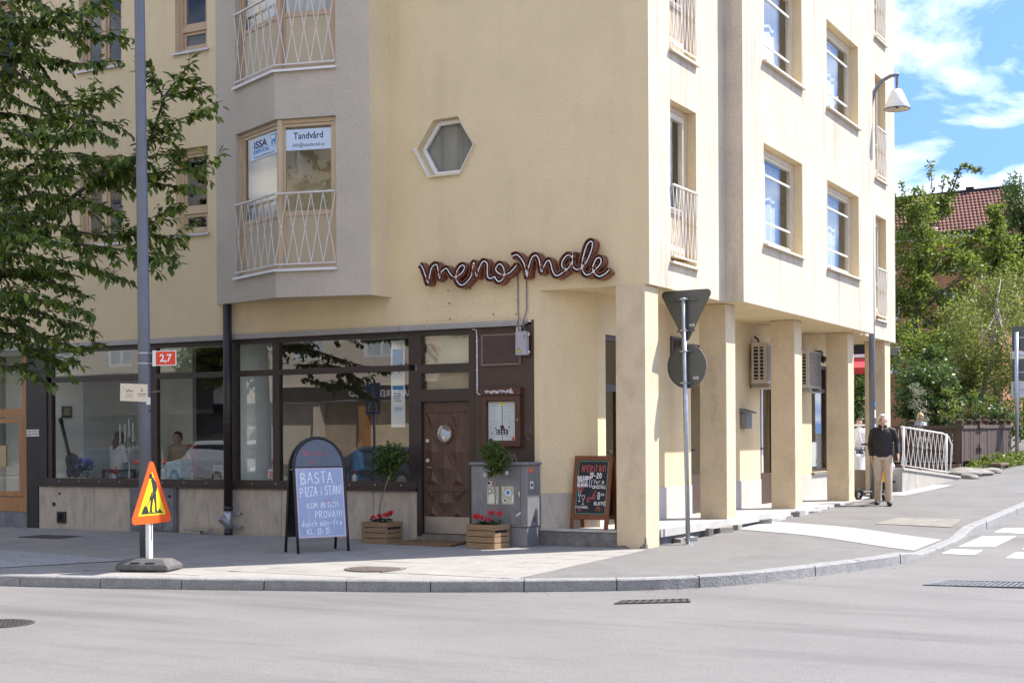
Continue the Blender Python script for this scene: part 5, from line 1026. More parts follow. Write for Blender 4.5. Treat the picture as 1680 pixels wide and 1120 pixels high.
chalk(F, 'KOM iN OCH', .16, .585, .07, .008, rise=.03, cw=.052, mb=m1, o=.008); chalk(F, 'PROVA!!!', .27, .455, .09, .009, rise=.0, cw=.06, mb=m1, o=.008); chalk(F, 'dunch mån-fre', .07, .345, .075, .008, rise=.02, cw=.047, mb=m1, o=.008); chalk(F, 'KL 11-15', .14, .245, .07, .008, rise=.02, cw=.055, mb=m1, o=.008)
m1.build('chalk_writing', 'chalk_mint', ab)
m2 = MB(); m2.stroke(F, [(.42, .67), (.48, .70), (.52, .67), (.49, .64), (.56, .62)], .006, .009); chalk(F, 'Benvenuti', .14, 1.27, .08, .006, rise=.06, cw=.045, mb=m2, o=.006); chalk(F, 'a noi', .2, 1.17, .06, .006, cw=.04, mb=m2, o=.006); m2.build('chalk_writing', 'chalk_red', ab)
for s in (.0, W):
    mb = MB(); p0 = board_frame(True).pt(s, 1.1, -.02); p1 = board_frame(False).pt(W - s, 1.1, -.02); mb.tube([p0, p1], .008, 6); mb.build('hinge', 'brass' if s == 0 else 'black', ab)

# black chalkboard easel on the step
A = Vector((-1.225, .10, .226)); B = Vector((-.615, .0, .226)); wd = (B - A).normalized(); bk = Vector((-wd.y, wd.x, 0)); W = (B - A).length; Ht = .99
eb = thing('chalkboard_easel', 'black menu chalkboard in a red-brown wooden frame standing on the stone step', 'chalkboard', (-1.05, .35, .226))
up = (Vector((0, 0, Ht)) + bk * .14).normalized(); F = Frame(A, wd, up, wd.cross(up)); w_ = .062
mb = MB(); mb.fbox(F, 0, w_, 0, Ht, -.012, .012); mb.build('frame_rail', 'easel_wood', eb, bevel=.004); mb = MB(); mb.fbox(F, W - w_, W, 0, Ht, -.012, .012); mb.build('frame_rail', 'easel_wood', eb, bevel=.004)
for t0, t1 in ((.13, .20), (Ht - .065, Ht)): mb = MB(); mb.fbox(F, w_, W - w_, t0, t1, -.012, .011); mb.build('frame_rail', 'easel_wood', eb, bevel=.004)
mb = MB(); mb.fbox(F, w_, W - w_, .20, Ht - .065, -.008, -.003); mb.build('black_panel', 'chalkboard', eb)
p0, up2 = B + bk * .62, (Vector((0, 0, Ht)) - bk * .10).normalized(); F2_ = Frame(B + bk * .27, -wd, up2, (-wd).cross(up2))
mb = MB(); mb.fbox(F2_, 0, w_, 0, Ht - .02, -.012, .012); mb.fbox(F2_, W - w_, W, 0, Ht - .02, -.012, .012); mb.fbox(F2_, w_, W - w_, .13, .19, -.011, .011); mb.build('rear_frame', 'easel_wood', eb); mb = MB(); mb.fbox(F2_, w_, W - w_, .19, Ht - .1, -.005, .0); mb.build('rear_panel', 'chalkboard', eb)
SQ = .80
_FS = F.S
class SqFrame(Frame):
    def pt(self, s, t, o=0): return self.O + self.S * (s * SQ) + self.T * (t * .97) + self.N * o
_Ff = F; F = SqFrame(F.O, F.S, F.T, F.N)
m = MB(); chalk(F, 'APERiTIVO', .15, .80, .085, .010, cw=.062, mb=m, o=-.001); m.build('chalk_writing', 'chalk_red', eb); m = MB(); chalk(F, '100:', .1, .535, .05, .009, cw=.045, mb=m, o=-.001); chalk(F, '95:', .13, .245, .035, .006, cw=.04, mb=m, o=-.001); chalk(F, '35:', .50, .26, .055, .008, cw=.05, mb=m, o=-.001)
m.stroke(F, [(.30, .40), (.34, .44), (.40, .42), (.44, .50), (.48, .53)], .012, -.001); m.stroke(F, [(.31, .41), (.33, .37), (.36, .40)], .010, -.001); m.stroke(F, [(.42, .44), (.45, .42), (.47, .47), (.44, .48)], .012, -.001); m.build('chalk_writing', 'chalk_red', eb)
m = MB(); chalk(F, '17-20', .33, .715, .065, .014, cw=.055, mb=m, o=-.001); chalk(F, 'GiN BiRRA', .08, .695, .042, .010, cw=.036, mb=m, o=-.001); chalk(F, 'SPRiTZ', .09, .645, .042, .011, cw=.038, mb=m, o=-.001); chalk(F, 'NEGRONi', .09, .590, .042, .010, cw=.034, mb=m, o=-.001); chalk(F, 'Varje', .42, .635, .055, .006, cw=.05, mb=m, o=-.001); chalk(F, 'ONSDAG', .40, .565, .045, .008, cw=.045, mb=m, o=-.001); chalk(F, 'BUFFÉ', .46, .335, .045, .008, cw=.048, mb=m, o=-.001); chalk(F, 'ViN BUBBEL', .08, .29, .03, .005, cw=.03, mb=m, o=-.001); chalk(F, '20:', .58, .47, .03, .006, cw=.035, mb=m, o=-.001)
for gx, gz, hh in ((.15, .47, .05), (.23, .43, .035)):
    m.stroke(F, [(gx - .025, gz + hh), (gx - .028, gz), (gx, gz - .025), (gx + .028, gz), (gx + .025, gz + hh), (gx - .025, gz + hh)], .006, -.001); m.stroke(F, [(gx, gz - .025), (gx, gz - .08)], .006, -.001); m.stroke(F, [(gx - .022, gz - .085), (gx + .022, gz - .085)], .008, -.001)
m.stroke(F, [(.335, .69), (.34, .59), (.375, .59), (.38, .69)], .008, -.001); m.stroke(F, [(.52, .50), (.525, .42), (.555, .42), (.56, .50), (.54, .515), (.52, .50)], .010, -.001); m.build('chalk_writing', 'chalk_white', eb)
m = MB(); m.frame(_Ff, w_ + .006, W - w_ - .006, .207, Ht - .072, .006, -.0025, -.0015); m.stroke(F, [(.13, .475), (.17, .475)], .02, -.0008); m.stroke(F, [(.535, .43), (.545, .48)], .02, -.0005); m.build('chalk_border', 'chalk_green', eb)

# ---- posts and signs
lp = thing('lamp_post', 'tall grey lamp post with stickers at the kerb in front of the guitar window', 'lamp post', (-4.86, -4.12, PAVE(-4.86, -4.12)))
lx, ly = -4.87, -4.12; mb = MB(); mb.tube([(lx, ly, -.1), (lx - .02, ly, 3.0), (lx - .05, ly, 6.0), (lx - .10, ly, 11.0)], [.077, .072, .064, .055], 18); mb.build('pole', 'pole_grey', lp, smooth=True)
mb = MB(); mb.tube([(lx - .10, ly, 11), (lx - .3, ly - .1, 11.3), (lx - 1.0, ly - .5, 11.4)], .035, 8); mb.build('arm', 'pole_grey', lp, smooth=True); mb = MB(); mb.lathe((lx - 1.1, ly - .55, 11.0), [(.26, 0), (.22, .2), (.08, .4)], 18); mb.build('lamp_shade', 'white_paint', lp, smooth=True)
vd = Vector((7.28 - lx, -17.15 - ly, 0)).normalized()
def sticker(z, w, h, ang, m_, zz=0):
    a = math.atan2(vd.y, vd.x) + ang; n = Vector((math.cos(a), math.sin(a), 0)); r = .0735; k = 5; mb = MB(); vs = []
    for i in range(k + 1):
        b = a + (i / k - .5) * w / r; vs += [(lx + math.cos(b) * r - .012, ly + math.sin(b) * r, z - h / 2), (lx + math.cos(b) * r - .012, ly + math.sin(b) * r, z + h / 2)]
    mb.add(vs, [(2 * i, 2 * i + 2, 2 * i + 3, 2 * i + 1) for i in range(k)]); return mb.build('sticker', m_, lp)
for z, w, h, a, m_ in ((1.92, .07, .09, .75, 'paper'), (1.66, .05, .09, 1.15, 'paper'), (1.48, .05, .08, 1.1, 'paper'), (1.38, .085, .09, .45, 'paper_cream'), (1.41, .07, .02, .45, 'red_fabric'), (1.26, .05, .10, 1.1, 'poster_blue'), (1.80, .04, .03, .9, 'ink')): sticker(z, w, h, a, m_)
SF = Frame((lx, ly, 0), (.96, .28, 0))
ns = thing('distance_sign', 'small red sign reading 2,7 strapped to the grey lamp post', 'sign', (lx, ly, 2.45)); mb = MB(); mb.fbox(SF, .135, .41, 2.345, 2.525, .0, .006); mb.build('plate', 'white_paint', ns); mb = MB(); mb.fbox(SF, .145, .40, 2.355, 2.515, .0062, .0075); mb.build('face', 'red_sign', ns); font_text(SF, '2,7', .2725, 2.395, .125, 'white_plain', ns, o=.009, bold=.003)
mb = MB(); mb.fbox(SF, .10, .137, 2.34, 2.53, -.01, .008); mb.build('bracket', 'white_paint', ns)
for z in (2.375, 2.50): mb = MB(); mb.lathe((lx - .017, ly, z - .009), [(.076, 0), (.076, .018)], 18, False); mb.tube([SF.pt(.05, z, 0), SF.pt(.12, z, 0)], .008, 5); mb.build('strap', 'galvanised', ns)
ps = thing('paper_notice', 'cream printed notice fixed to the grey lamp post below the red sign', 'notice', (lx, ly, 2.0)); NF = Frame((lx, ly, 0), (.965, .26, 0)); mb = MB(); mb.add([NF.pt(-.29, 1.925, .085), NF.pt(.075, 1.905, .085), NF.pt(.075, 2.12, .085), NF.pt(-.285, 2.135, .085), NF.pt(-.29, 1.925, .08), NF.pt(.075, 1.905, .08), NF.pt(.075, 2.12, .08), NF.pt(-.285, 2.135, .08)], [(0, 1, 2, 3), (7, 6, 5, 4), (0, 4, 5, 1), (1, 5, 6, 2), (2, 6, 7, 3), (3, 7, 4, 0)]); mb.build('sheet', 'paper_cream', ps)
mb = MB(); mb.stroke(NF, [(-.21, 2.06), (-.19, 2.03), (-.17, 2.06), (-.15, 2.03), (-.12, 2.05)], .01, .087)
for z in (1.995, 1.97): mb.stroke(NF, [(-.22, z), (-.12, z)], .005, .087)
mb.stroke(NF, [(0, 2.06), (0, 2.03)], .016, .087); mb.stroke(NF, [(-.05, 2.0), (.05, 2.0)], .012, .087); mb.stroke(NF, [(-.04, 1.975), (.04, 1.975)], .006, .087); mb.build('print', 'stone_grey', ps)
mb = MB(); mb.tube([NF.pt(.05, 2.03, .0), NF.pt(.2, 2.035, .0)], .004, 5); mb.lathe((lx - .017, ly, 2.02), [(.0765, 0), (.0765, .016)], 16, False); mb.build('strap', 'galvanised', ps)
# roadworks sign
wx, wy = -4.45, -4.52; wz = PAVE(wx, wy)
rw = thing('roadworks_sign', 'orange and yellow triangular roadworks sign on a white post before the grey lamp post', 'road sign', (wx, wy, wz))
an = math.radians(8); RF = Frame((wx + .035, wy, 0), (-math.sin(an), math.cos(an), 0)); RF.N = Vector((math.cos(an), math.sin(an), 0)).normalized(); 
def tri(cz, side, r, n=5):
    h = side * .93; P = [(-side / 2, cz), (side / 2, cz), (0, cz + h)]; out = []
    for i in range(3):
        p = Vector((*P[i], 0)); a = (Vector((*P[i - 1], 0)) - p).normalized(); b = (Vector((*P[(i + 1) % 3], 0)) - p).normalized(); bis = (a + b).normalized(); ang = math.acos(max(-1, min(1, a.dot(b)))) / 2; c = p + bis * (r / math.sin(ang)); s0 = p + a * (r / math.tan(ang)) - c; s1 = p + b * (r / math.tan(ang)) - c
        A0 = math.atan2(s0.y, s0.x); A1 = math.atan2(s1.y, s1.x)
        while A1 < A0: A1 += 2 * PI
        if A1 - A0 > PI: A0 += 2 * PI; 
        out += [(c.x + r * math.cos(A0 + (A1 - A0) * k / n), c.y + r * math.sin(A0 + (A1 - A0) * k / n)) for k in range(n + 1)]
    return out
zb = .47
mb = MB(); mb.prism(RF, tri(zb, .84, .05), .0, .012); mb.build('plate', 'orange_sign', rw); mb = MB(); mb.prism(RF, tri(zb + .095, .555, .012), .0122, .0140); mb.build('face', 'yellow_sign', rw)
mb = MB(); man = [(-.02, .52), (-.005, .56), (.025, .565), (.045, .53), (.085, .50), (.10, .44), (.095, .40), (.075, .37), (.085, .28), (.09, .16), (.11, .125), (.055, .125), (.055, .22), (.03, .31), (.005, .22), (-.005, .15), (.01, .125), (-.05, .125), (-.045, .16), (-.03, .27), (.005, .36), (.015, .41), (-.02, .36), (-.05, .30), (-.075, .25), (-.10, .22), (-.09, .205), (-.04, .285), (.0, .33), (.02, .385), (.005, .45), (-.005, .49)]
mb.prism(RF, [(s, zb + .015 + t * .93) for s, t in man], .0142, .0155); mb.disc(RF, -.025, zb + .555, .033, .0142, .0155, 12); mb.prism(RF, [(-.215, zb + .125), (-.065, zb + .125), (-.10, zb + .20), (-.14, zb + .215), (-.17, zb + .19)], .0142, .0155); mb.prism(RF, [(.10, zb + .125), (.19, zb + .125), (.165, zb + .16), (.14, zb + .165)], .0142, .0155); mb.fbox(RF, -.215, .215, zb + .115, zb + .128, .0142, .0156); mb.build('digger_symbol', 'ink', rw)
mb = MB(); mb.fbox(RF, -.04, .04, wz + .08, .95, -.055, -.003); mb.build('post', 'white_paint', rw, bevel=.006); mb = MB(); mb.fbox(RF, -.004, .004, wz + .35, .50, -.003, .004); mb.build('slot', 'ink', rw)
def foot(F, l, w, h, z0):
    m = MB(); b = [(-l, -w), (l, -w), (l, w), (-l, w)]; t = [(-l * .72, -w * .62), (l * .72, -w * .62), (l * .72, w * .62), (-l * .72, w * .62)]
    lo = [F.O + F.S * x + F.N * y for x, y in b]; up = [F.O + F.S * x + F.N * y for x, y in t]
    for z, P in ((z0, lo),): pass
    V = [(p.x, p.y, z0) for p in lo] + [(p.x, p.y, z0 + h * .45) for p in lo] + [(p.x, p.y, z0 + h) for p in up]
    m.add(V, [(0, 3, 2, 1)] + [(i, (i + 1) % 4, 4 + (i + 1) % 4, 4 + i) for i in range(4)] + [(4 + i, 4 + (i + 1) % 4, 8 + (i + 1) % 4, 8 + i) for i in range(4)] + [(8, 9, 10, 11)]); return m
KF = Frame((wx, wy, 0), (.965, .26, 0)); o = foot(KF, .335, .20, .13, wz + .012).build('rubber_base', 'rubber_foot', rw, bevel=.012)
for s in (-.09, .10): mb = MB(); mb.fbox(KF, s - .06, s + .06, wz + .065, wz + .105, .135, .178); mb.build('grip_recess', 'black_matt', rw)
for s in (-.24, 0, .24): mb = MB(); mb.fbox(KF, s - .05, s + .05, wz - .002, wz + .014, -.17, .17); mb.build('pad', 'rubber_foot', rw)
# traffic sign pole seen from behind
sx_, sy_ = .20, .76; sz = PAVE(sx_, sy_)
ts = thing('traffic_sign', 'grey backs of a triangular and a round sign on a pole by the corner pillar', 'road sign', (sx_, sy_, sz))
mb = MB(); mb.tube([(sx_ + .02, sy_, sz - .05), (sx_ - .03, sy_, 3.32)], .032, 14); mb.build('pole', 'galvanised', ts, smooth=True); mb = MB(); mb.lathe((sx_ + .02, sy_, sz - .01), [(.075, 0), (.07, .015), (.036, .02)], 16); mb.build('foot_plate', 'galvanised', ts)
an = math.radians(-3); TF = Frame((sx_ - .012, sy_ + .055, 0), (math.cos(an), math.sin(an), 0))
tp = [(s + .0, 3.43 - (t)) for s, t in tri(0, .80, .055)]
mb = MB(); mb.prism(TF, tp, -.003, .0); mb.build('triangular_plate', 'sign_back', ts); mb = MB(); mb.prism(TF, tp, -.0045, -.0032); mb.build('triangular_face', 'yellow_sign', ts)
mb = MB(); mb.disc(TF, .008, 2.405, .285, -.003, .0, 40, .30); mb.build('round_plate', 'sign_back', ts); mb = MB(); mb.disc(TF, .008, 2.405, .285, -.0045, -.0032, 40, .30); mb.build('round_face', 'blue_sign', ts)
mb = MB(); mb.ring(TF, .008, 2.405, .277, .285, .0, .012, 40, 1.05); mb.build('rim', 'sign_back', ts)
for z, w in ((3.30, .17), (2.88, .13), (2.60, .10), (2.18, .10)):
    mb = MB(); mb.fbox(TF, -w, w, z - .016, z + .016, .001, .02); mb.build('bar', 'sign_back', ts); mb = MB(); mb.tube([TF.pt(-.045, z, .02), TF.pt(-.045, z, .09), TF.pt(.045, z, .09), TF.pt(.045, z, .02)], .011, 6); mb.build('clamp', 'galvanised', ts)
for s, z in ((.045, 2.955), (.10, 2.245)): mb = MB(); mb.fbox(TF, s, s + .075, z - .02, z + .02, .0005, .002); mb.build('label_plate', 'paper', ts)
for s, z in ((.05, 2.966), (.05, 2.944), (.105, 2.256), (.105, 2.234)): mb = MB(); mb.fbox(TF, s, s + .06, z - .004, z + .004, .0021, .003); mb.build('label_print', 'ink', ts)
# air conditioners
def ac(y, z, label):
    r = thing('air_conditioner', label, 'air conditioner', (-.98, y, z), 0, 'air conditioners in the arcade'); x0, x1, L, H = .04, .31, .82, .72
    mb = MB(); mb.box(x0, x1, .035, L, .0, H); mb.build('casing', 'ac_case', r, local=True, bevel=.012)
    mb = MB(); mb.box(x0 + .004, x1 - .004, .02, .034, .004, H - .004); mb.build('inner_panel', 'slot_dark', r, local=True)
    F = Frame((0, 0, 0), (1, 0, 0)); n = 10
    for a, b in ((x0, x0 + .035), ((x0 + x1) / 2 - .014, (x0 + x1) / 2 + .014), (x1 - .055, x1)): mb = MB(); mb.box(a, b, .0, .0195, .0, H); mb.build('grille_post', 'ac_case', r, local=True)
    for k in range(n + 1):
        zc = .05 + (H - .1) * k / n; h = .05 if k in (0, n) else .014
        z0 = 0 if k == 0 else zc - h / 2; z1 = H if k == n else zc + h / 2
        for a, b in ((x0 + .035, (x0 + x1) / 2 - .014), ((x0 + x1) / 2 + .014, x1 - .055)): mb = MB(); mb.box(a, b, .002, .0195, z0, z1); mb.build('grille_bar', 'ac_case', r, local=True)
    FX = Frame((x1, 0, 0), (0, 1, 0)); mb = MB(); mb.fbox(FX, .06, L - .02, .05, H - .04, .0005, .006); mb.build('front_panel', 'ac_front', r, local=True)
    for k in range(3): mb = MB(); mb.ring(FX, .36, H / 2, .10 + k * .09, .108 + k * .09, .007, .014, 28); mb.build('fan_guard', 'ac_case', r, local=True)
    for yy in (.12, L - .12): mb = MB(); mb.box(-.02, x1 + .02, yy - .02, yy + .02, -.06, -.005); mb.box(-.02, .0, yy - .02, yy + .02, -.06, .3); mb.build('bracket', 'ac_case', r, local=True)
    mb = MB(); mb.box(.0, x1 + .03, .05, L, -.075, -.062); mb.build('drip_tray', 'ac_case', r, local=True)
    mb = MB(); mb.tube([(.1, .2, H), (.1, .2, H + .06), (.03, .2, H + .12)], .018, 8); mb.build('pipe', 'black', r, local=True); return r
ac(6.75, 2.385, 'beige air conditioner on the arcade wall above the narrow dark door'); ac(9.25, 2.38, 'beige air conditioner in the arcade above the shop window, half hidden by a pillar')
mbx = thing('mailbox', 'small grey wall mailbox with a sloping lid on the arcade wall', 'mailbox', (-.93, 6.45, 1.6)); mb = MB(); mb.box(-.99, -.87, 6.30, 6.56, 1.60, 1.86); mb.build('body', 'cabinet_side', mbx, bevel=.006); mb = MB(); mb.hexa([(-.995, 6.27, 1.875), (-.80, 6.27, 1.862), (-.80, 6.6, 1.862), (-.995, 6.6, 1.875), (-.995, 6.27, 1.95), (-.80, 6.27, 1.885), (-.80, 6.6, 1.885), (-.995, 6.6, 1.95)]); mb.build('lid', 'pole_grey', mbx)
al = thing('arcade_lamp', 'small black wall lamp in the arcade above the far shop window', 'wall lamp', (-.95, 10.7, 3.0)); mb = MB(); mb.box(-1.0, -.86, 10.72, 10.9, 2.98, 3.18); mb.build('housing', 'black', al, bevel=.02); mb = MB(); mb.tube([(-.98, 10.81, 3.08), (-.8, 10.81, 2.98)], [.05, .07], 12); mb.build('spot', 'black', al)
# street lamp in the notch of the side wall
sl = thing('street_lamp', 'grey street lamp with a white conical shade in front of the side facade', 'street lamp', (.13, 10.85, S(10.85)))
mb = MB(); mb.tube([(.13, 10.85, .1), (.125, 10.85, 3.4), (.12, 10.85, 7.6)], [.062, .06, .045], 16); mb.build('pole', 'pole_grey', sl, smooth=True)
mb = MB(); mb.tube([(.12, 10.85, 7.6), (.125, 10.85, 7.95), (.19, 10.85, 8.22), (.34, 10.85, 8.42), (.52, 10.85, 8.50), (.68, 10.85, 8.51)], [.045, .043, .04, .036, .034, .034], 12); mb.build('arm', 'pole_grey', sl, smooth=True)
mb = MB(); mb.tube([(.64, 10.85, 8.51), (.64, 10.85, 8.30)], .028, 10); mb.tube([(.64, 10.85, 8.30), (.64, 10.85, 8.22)], [.018, .04], 10); mb.build('hanger', 'pole_grey', sl)
mb = MB(); mb.lathe((.64, 10.85, 7.84), [(.245, 0), (.25, .012), (.165, .22), (.095, .365), (.06, .385), (.02, .39)], 28, False); mb.build('lamp_shade', 'white_paint', sl, smooth=True); mb = MB(); mb.lathe((.64, 10.85, 7.836), [(.247, 0), (.22, -.001), (.14, .2), (.0, .25)], 28, False); mb.build('reflector', 'sill_cream', sl, smooth=True); mb = MB(); mb.ring(Frame((.64, 10.85, 7.838), (1, 0, 0), (0, 1, 0)), 0, 0, .238, .254, -.006, .006, 28); mb.build('rim', 'black', sl); mb = MB(); mb.ell((.64, 10.85, 7.93), (.05, .05, .08), 10, 7); mb.build('bulb', 'black', sl)
for z, w, h, a, m_ in ((1.9, .06, .16, 1.15, 'paper'), (2.1, .05, .08, 1.1, 'ink_blue'), (1.55, .06, .3, 1.2, 'poster_blue'), (1.3, .09, .2, .6, 'stone_grey'), (.95, .08, .22, .4, 'stone_grey')):
    v2 = Vector((7.28 - .13, -17.15 - 10.85, 0)); aa = math.atan2(v2.y, v2.x) + a; k = 4; vs = []; mb = MB()
    for i in range(k + 1): b = aa + (i / k - .5) * w / .0625; vs += [(.128 + math.cos(b) * .0632, 10.85 + math.sin(b) * .0632, z - h / 2), (.128 + math.cos(b) * .0632, 10.85 + math.sin(b) * .0632, z + h / 2)]
    mb.add(vs, [(2 * i, 2 * i + 2, 2 * i + 3, 2 * i + 1) for i in range(k)]); mb.build('sticker', m_, sl)
# big direction sign at the right edge, seen from behind
gx_, gy_ = .47, 25.8; gz = S(gy_) - .02
bs_ = thing('direction_sign', 'large grey multi-panel direction sign seen from behind at the far kerb', 'road sign', (gx_, gy_, gz)); mb = MB(); mb.tube([(gx_, gy_, gz - .1), (gx_, gy_, 4.45)], .055, 12); mb.tube([(gx_ + 1.6, gy_ + .5, gz - .1), (gx_ + 1.6, gy_ + .5, 4.45)], .055, 12); mb.build('pole', 'galvanised', bs_, smooth=True)
DF = Frame((gx_ - .13, gy_ + .05, 0), (.95, .31, 0))
for z0, z1, m_ in ((3.92, 4.63, 'sign_back'), (3.70, 3.90, 'white_paint'), (3.06, 3.68, 'sign_back'), (2.58, 3.04, 'sill_metal')):
    mb = MB(); mb.fbox(DF, 0 if z0 > 2.9 else -.03, 2.1, z0, z1, -.02, .0); o = mb.build('panel', m_, bs_)
    for k in range(int((z1 - z0) / .14)): r_ = MB(); r_.fbox(DF, 0, 2.1, z0 + .1 + k * .14, z0 + .115 + k * .14, .001, .012); r_.build('rib', m_, o)
for z in (4.3, 3.8, 3.3, 2.8): mb = MB(); mb.fbox(DF, .05, 1.9, z - .015, z + .015, .012, .03); mb.build('clamp', 'galvanised', bs_)

# ------------------------------------------------------------------ people
def remesh(o, v, it=2):
    m = o.modifiers.new('Remesh', 'REMESH'); m.mode = 'VOXEL'; m.voxel_size = v; m.use_smooth_shade = True
    s = o.modifiers.new('Smooth', 'SMOOTH'); s.factor = .5; s.iterations = it
def hand(mb, w, d, side, curl=.5):
    """palm, four fingers of unequal length and a thumb, from the wrist w along d"""
    d = Vector(d).normalized(); s = Vector((0, 1, 0)) - d * d.y; s.normalize(); n = d.cross(s) * side; w = Vector(w)
    mb.tube([w - d * .02, w + d * .03, w + d * .085], [.026, .030, .030], 8, ell=(1.25, .6)) if False else mb.ell(w + d * .045, (.020, .038, .052), 10, 7, Matrix((n, s, d)).transposed())
    for k, L in enumerate((.062, .075, .070, .055)):
        b = w + d * .085 + s * (-.028 + k * .0185); a = b + d * L * .45 - n * L * .10 * curl; c = a + (d * .8 - n * .9 * curl).normalized() * L * .35; e = c + (d * .4 - n * 1.2 * curl).normalized() * L * .3; mb.tube([b - d * .02, b, a, c, e], [.010, .0098, .0092, .0085, .007], 7)
    b = w + d * .03 - s * .034; mb.tube([b, b - s * .022 + d * .025 - n * .008, b - s * .022 + d * .055 - n * .02], [.012, .0105, .0085], 7)
POSE_WALK = dict(hip=.885, sh=1.405, head=1.565, lean=.0, armL=[(.185, .0, 1.385), (.262, .045, 1.135), (.275, -.075, .93)], armR=[(-.185, .0, 1.38), (-.228, .075, 1.12), (-.205, .035, .885)], legL=[(.088, .0, .88), (.10, -.10, .49), (.105, -.13, .085)], legR=[(-.088, .0, .88), (-.085, -.02, .475), (-.095, .17, .10)], footL=(.12, -.25), footR=(-.11, .05))
POSE_SIT = dict(hip=.50, sh=1.02, head=1.185, lean=-.04, armL=[(.19, -.02, 1.0), (.245, -.03, .76), (.16, -.27, .72)], armR=[(-.19, -.02, 1.0), (-.245, -.03, .76), (-.16, -.27, .72)], legL=[(.09, .02, .50), (.11, -.42, .50), (.11, -.40, .085)], legR=[(-.09, .02, .50), (-.11, -.42, .50), (-.11, -.40, .085)], footL=(.12, -.50), footR=(-.12, -.50))
def human(label, loc, rz, P, shirt, trouser, hair, hair_kind, sleeve=True, voxel=.008, k=1.0, zip_=False):
    hz, ly = P['head'], P['lean']; b = MB(); hd = Vector((0, ly - .015, hz + .0))
    b.ell(hd + Vector((0, .008, .02)), (.073, .092, .098), 16, 11); b.ell(hd + Vector((0, -.022, -.045)), (.056, .062, .068), 14, 9)       # skull, jaw
    b.tube([hd + Vector((0, -.086, .022)), hd + Vector((0, -.104, -.012)), hd + Vector((0, -.094, -.026))], [.009, .015, .013], 7)             # nose
    b.ell(hd + Vector((0, -.078, .036)), (.045, .016, .010), 10, 6); b.ell(hd + Vector((0, -.080, -.060)), (.024, .012, .009), 8, 6); b.ell(hd + Vector((0, -.07, -.092)), (.022, .016, .016), 8, 6)
    for s in (-1, 1): b.ell(hd + Vector((s * .074, .012, .0)), (.011, .022, .032), 8, 6); b.ell(hd + Vector((s * .042, -.068, -.012)), (.020, .014, .014), 8, 6)
    b.tube([(0, ly + .015, P['sh'] - .02), (0, ly + .008, P['sh'] + .05), (0, ly, hz - .04)], [.062, .054, .053], 12)
    b.tube([(0, .01, P['hip'] - .03), (0, .01, P['hip'] + .12), (0, ly * .6, P['hip'] + .30), (0, ly, P['sh'] - .03), (0, ly + .01, P['sh'] + .03)], [.135, .13, .15, .145, .07], 14, ell=(.66, 1.0))
    for a, s in ((P['armL'], 1), (P['armR'], -1)):
        b.tube([(a[0][0] * .4, a[0][1], a[0][2] + .0)] + a, [.05, .045, .037, .026], 10); d = Vector(a[2]) - Vector(a[1]); hand(b, a[2], d, s)
    for g, f in ((P['legL'], P['footL']), (P['legR'], P['footR'])): b.tube(g, [.075, .05, .036], 10); b.tube([g[2], (f[0], f[1] + .03, .04)], [.036, .03], 8)
    o = b.build('person', 'skin'); o.location = loc; o.rotation_euler = (0, 0, rz); o.scale = (k, k, k); tag(o, label, 'person'); WORLD[o.name] = Vector(loc); remesh(o, voxel)
    j = MB(); hem = P['hip'] - .0
    j.tube([(0, .012, hem), (0, .012, hem + .06), (0, .008, hem + .18), (0, ly * .6, hem + .34), (0, ly, P['sh'] - .06), (0, ly + .005, P['sh'] + .005), (0, ly + .01, P['sh'] + .055)], [.172, .178, .176, .184, .182, .15, .078], 18, ell=(.68, 1.0))
    for a in (P['armL'], P['armR']):
        end = Vector(a[1]).lerp(Vector(a[2]), .88 if sleeve else .1); j.tube([(a[0][0] * .55, a[0][1], a[0][2] + .015), (a[0][0] * .96, a[0][1], a[0][2] - .01), Vector(a[0]).lerp(Vector(a[1]), .5), a[1], end], [.066, .068, .056, .050, .040], 12)
    c = j.build('jacket' if zip_ else 'shirt', shirt, o, local=True); remesh(c, .011)
    if zip_:
        col = MB(); col.ring(Frame((0, ly - .0, P['sh'] + .055), (1, 0, 0), (0, 1, 0)), 0, 0, .066, .082, -.02, .035, 20, 1.0); q = col.build('collar', shirt, o, local=True, smooth=True)
        z = MB(); z.prism(Frame((0, ly - .118, P['sh'] - .045), (1, 0, 0)), [(-.020, .085), (.020, .085), (.004, .025), (-.004, .025)], -.02, .006); z.build('neckline', 'skin', o, local=True)
    t = MB(); t.tube([(0, .012, P['hip'] + .06), (0, .012, P['hip'] - .05)], [.166, .168], 16, ell=(.70, 1.0))
    for g in (P['legL'], P['legR']):
        m_ = Vector(g[0]).lerp(Vector(g[1]), .5); t.tube([(g[0][0], g[0][1] + .01, g[0][2] + .03), m_, g[1], Vector(g[1]).lerp(Vector(g[2]), .5), (g[2][0], g[2][1], g[2][2] - .02)], [.094, .088, .070, .065, .062], 14)
    q = t.build('trousers', trouser, o, local=True); remesh(q, .011)
    for g, f in ((P['legL'], P['footL']), (P['legR'], P['footR'])):
        sh = MB(); h = Vector((g[2][0], g[2][1] + .03, .045)); e = Vector((f[0], f[1] - .04, .035)); sh.tube([h + Vector((0, .03, 0)), h, h.lerp(e, .5), e, e + (e - h).normalized() * .04], [.03, .046, .046, .045, .028], 10); sh.ell((h.x, h.y - .01, .075), (.044, .055, .05), 10, 7); s_ = sh.build('shoe', 'shoe_dark', o, local=True); remesh(s_, .009)
    hr = MB()
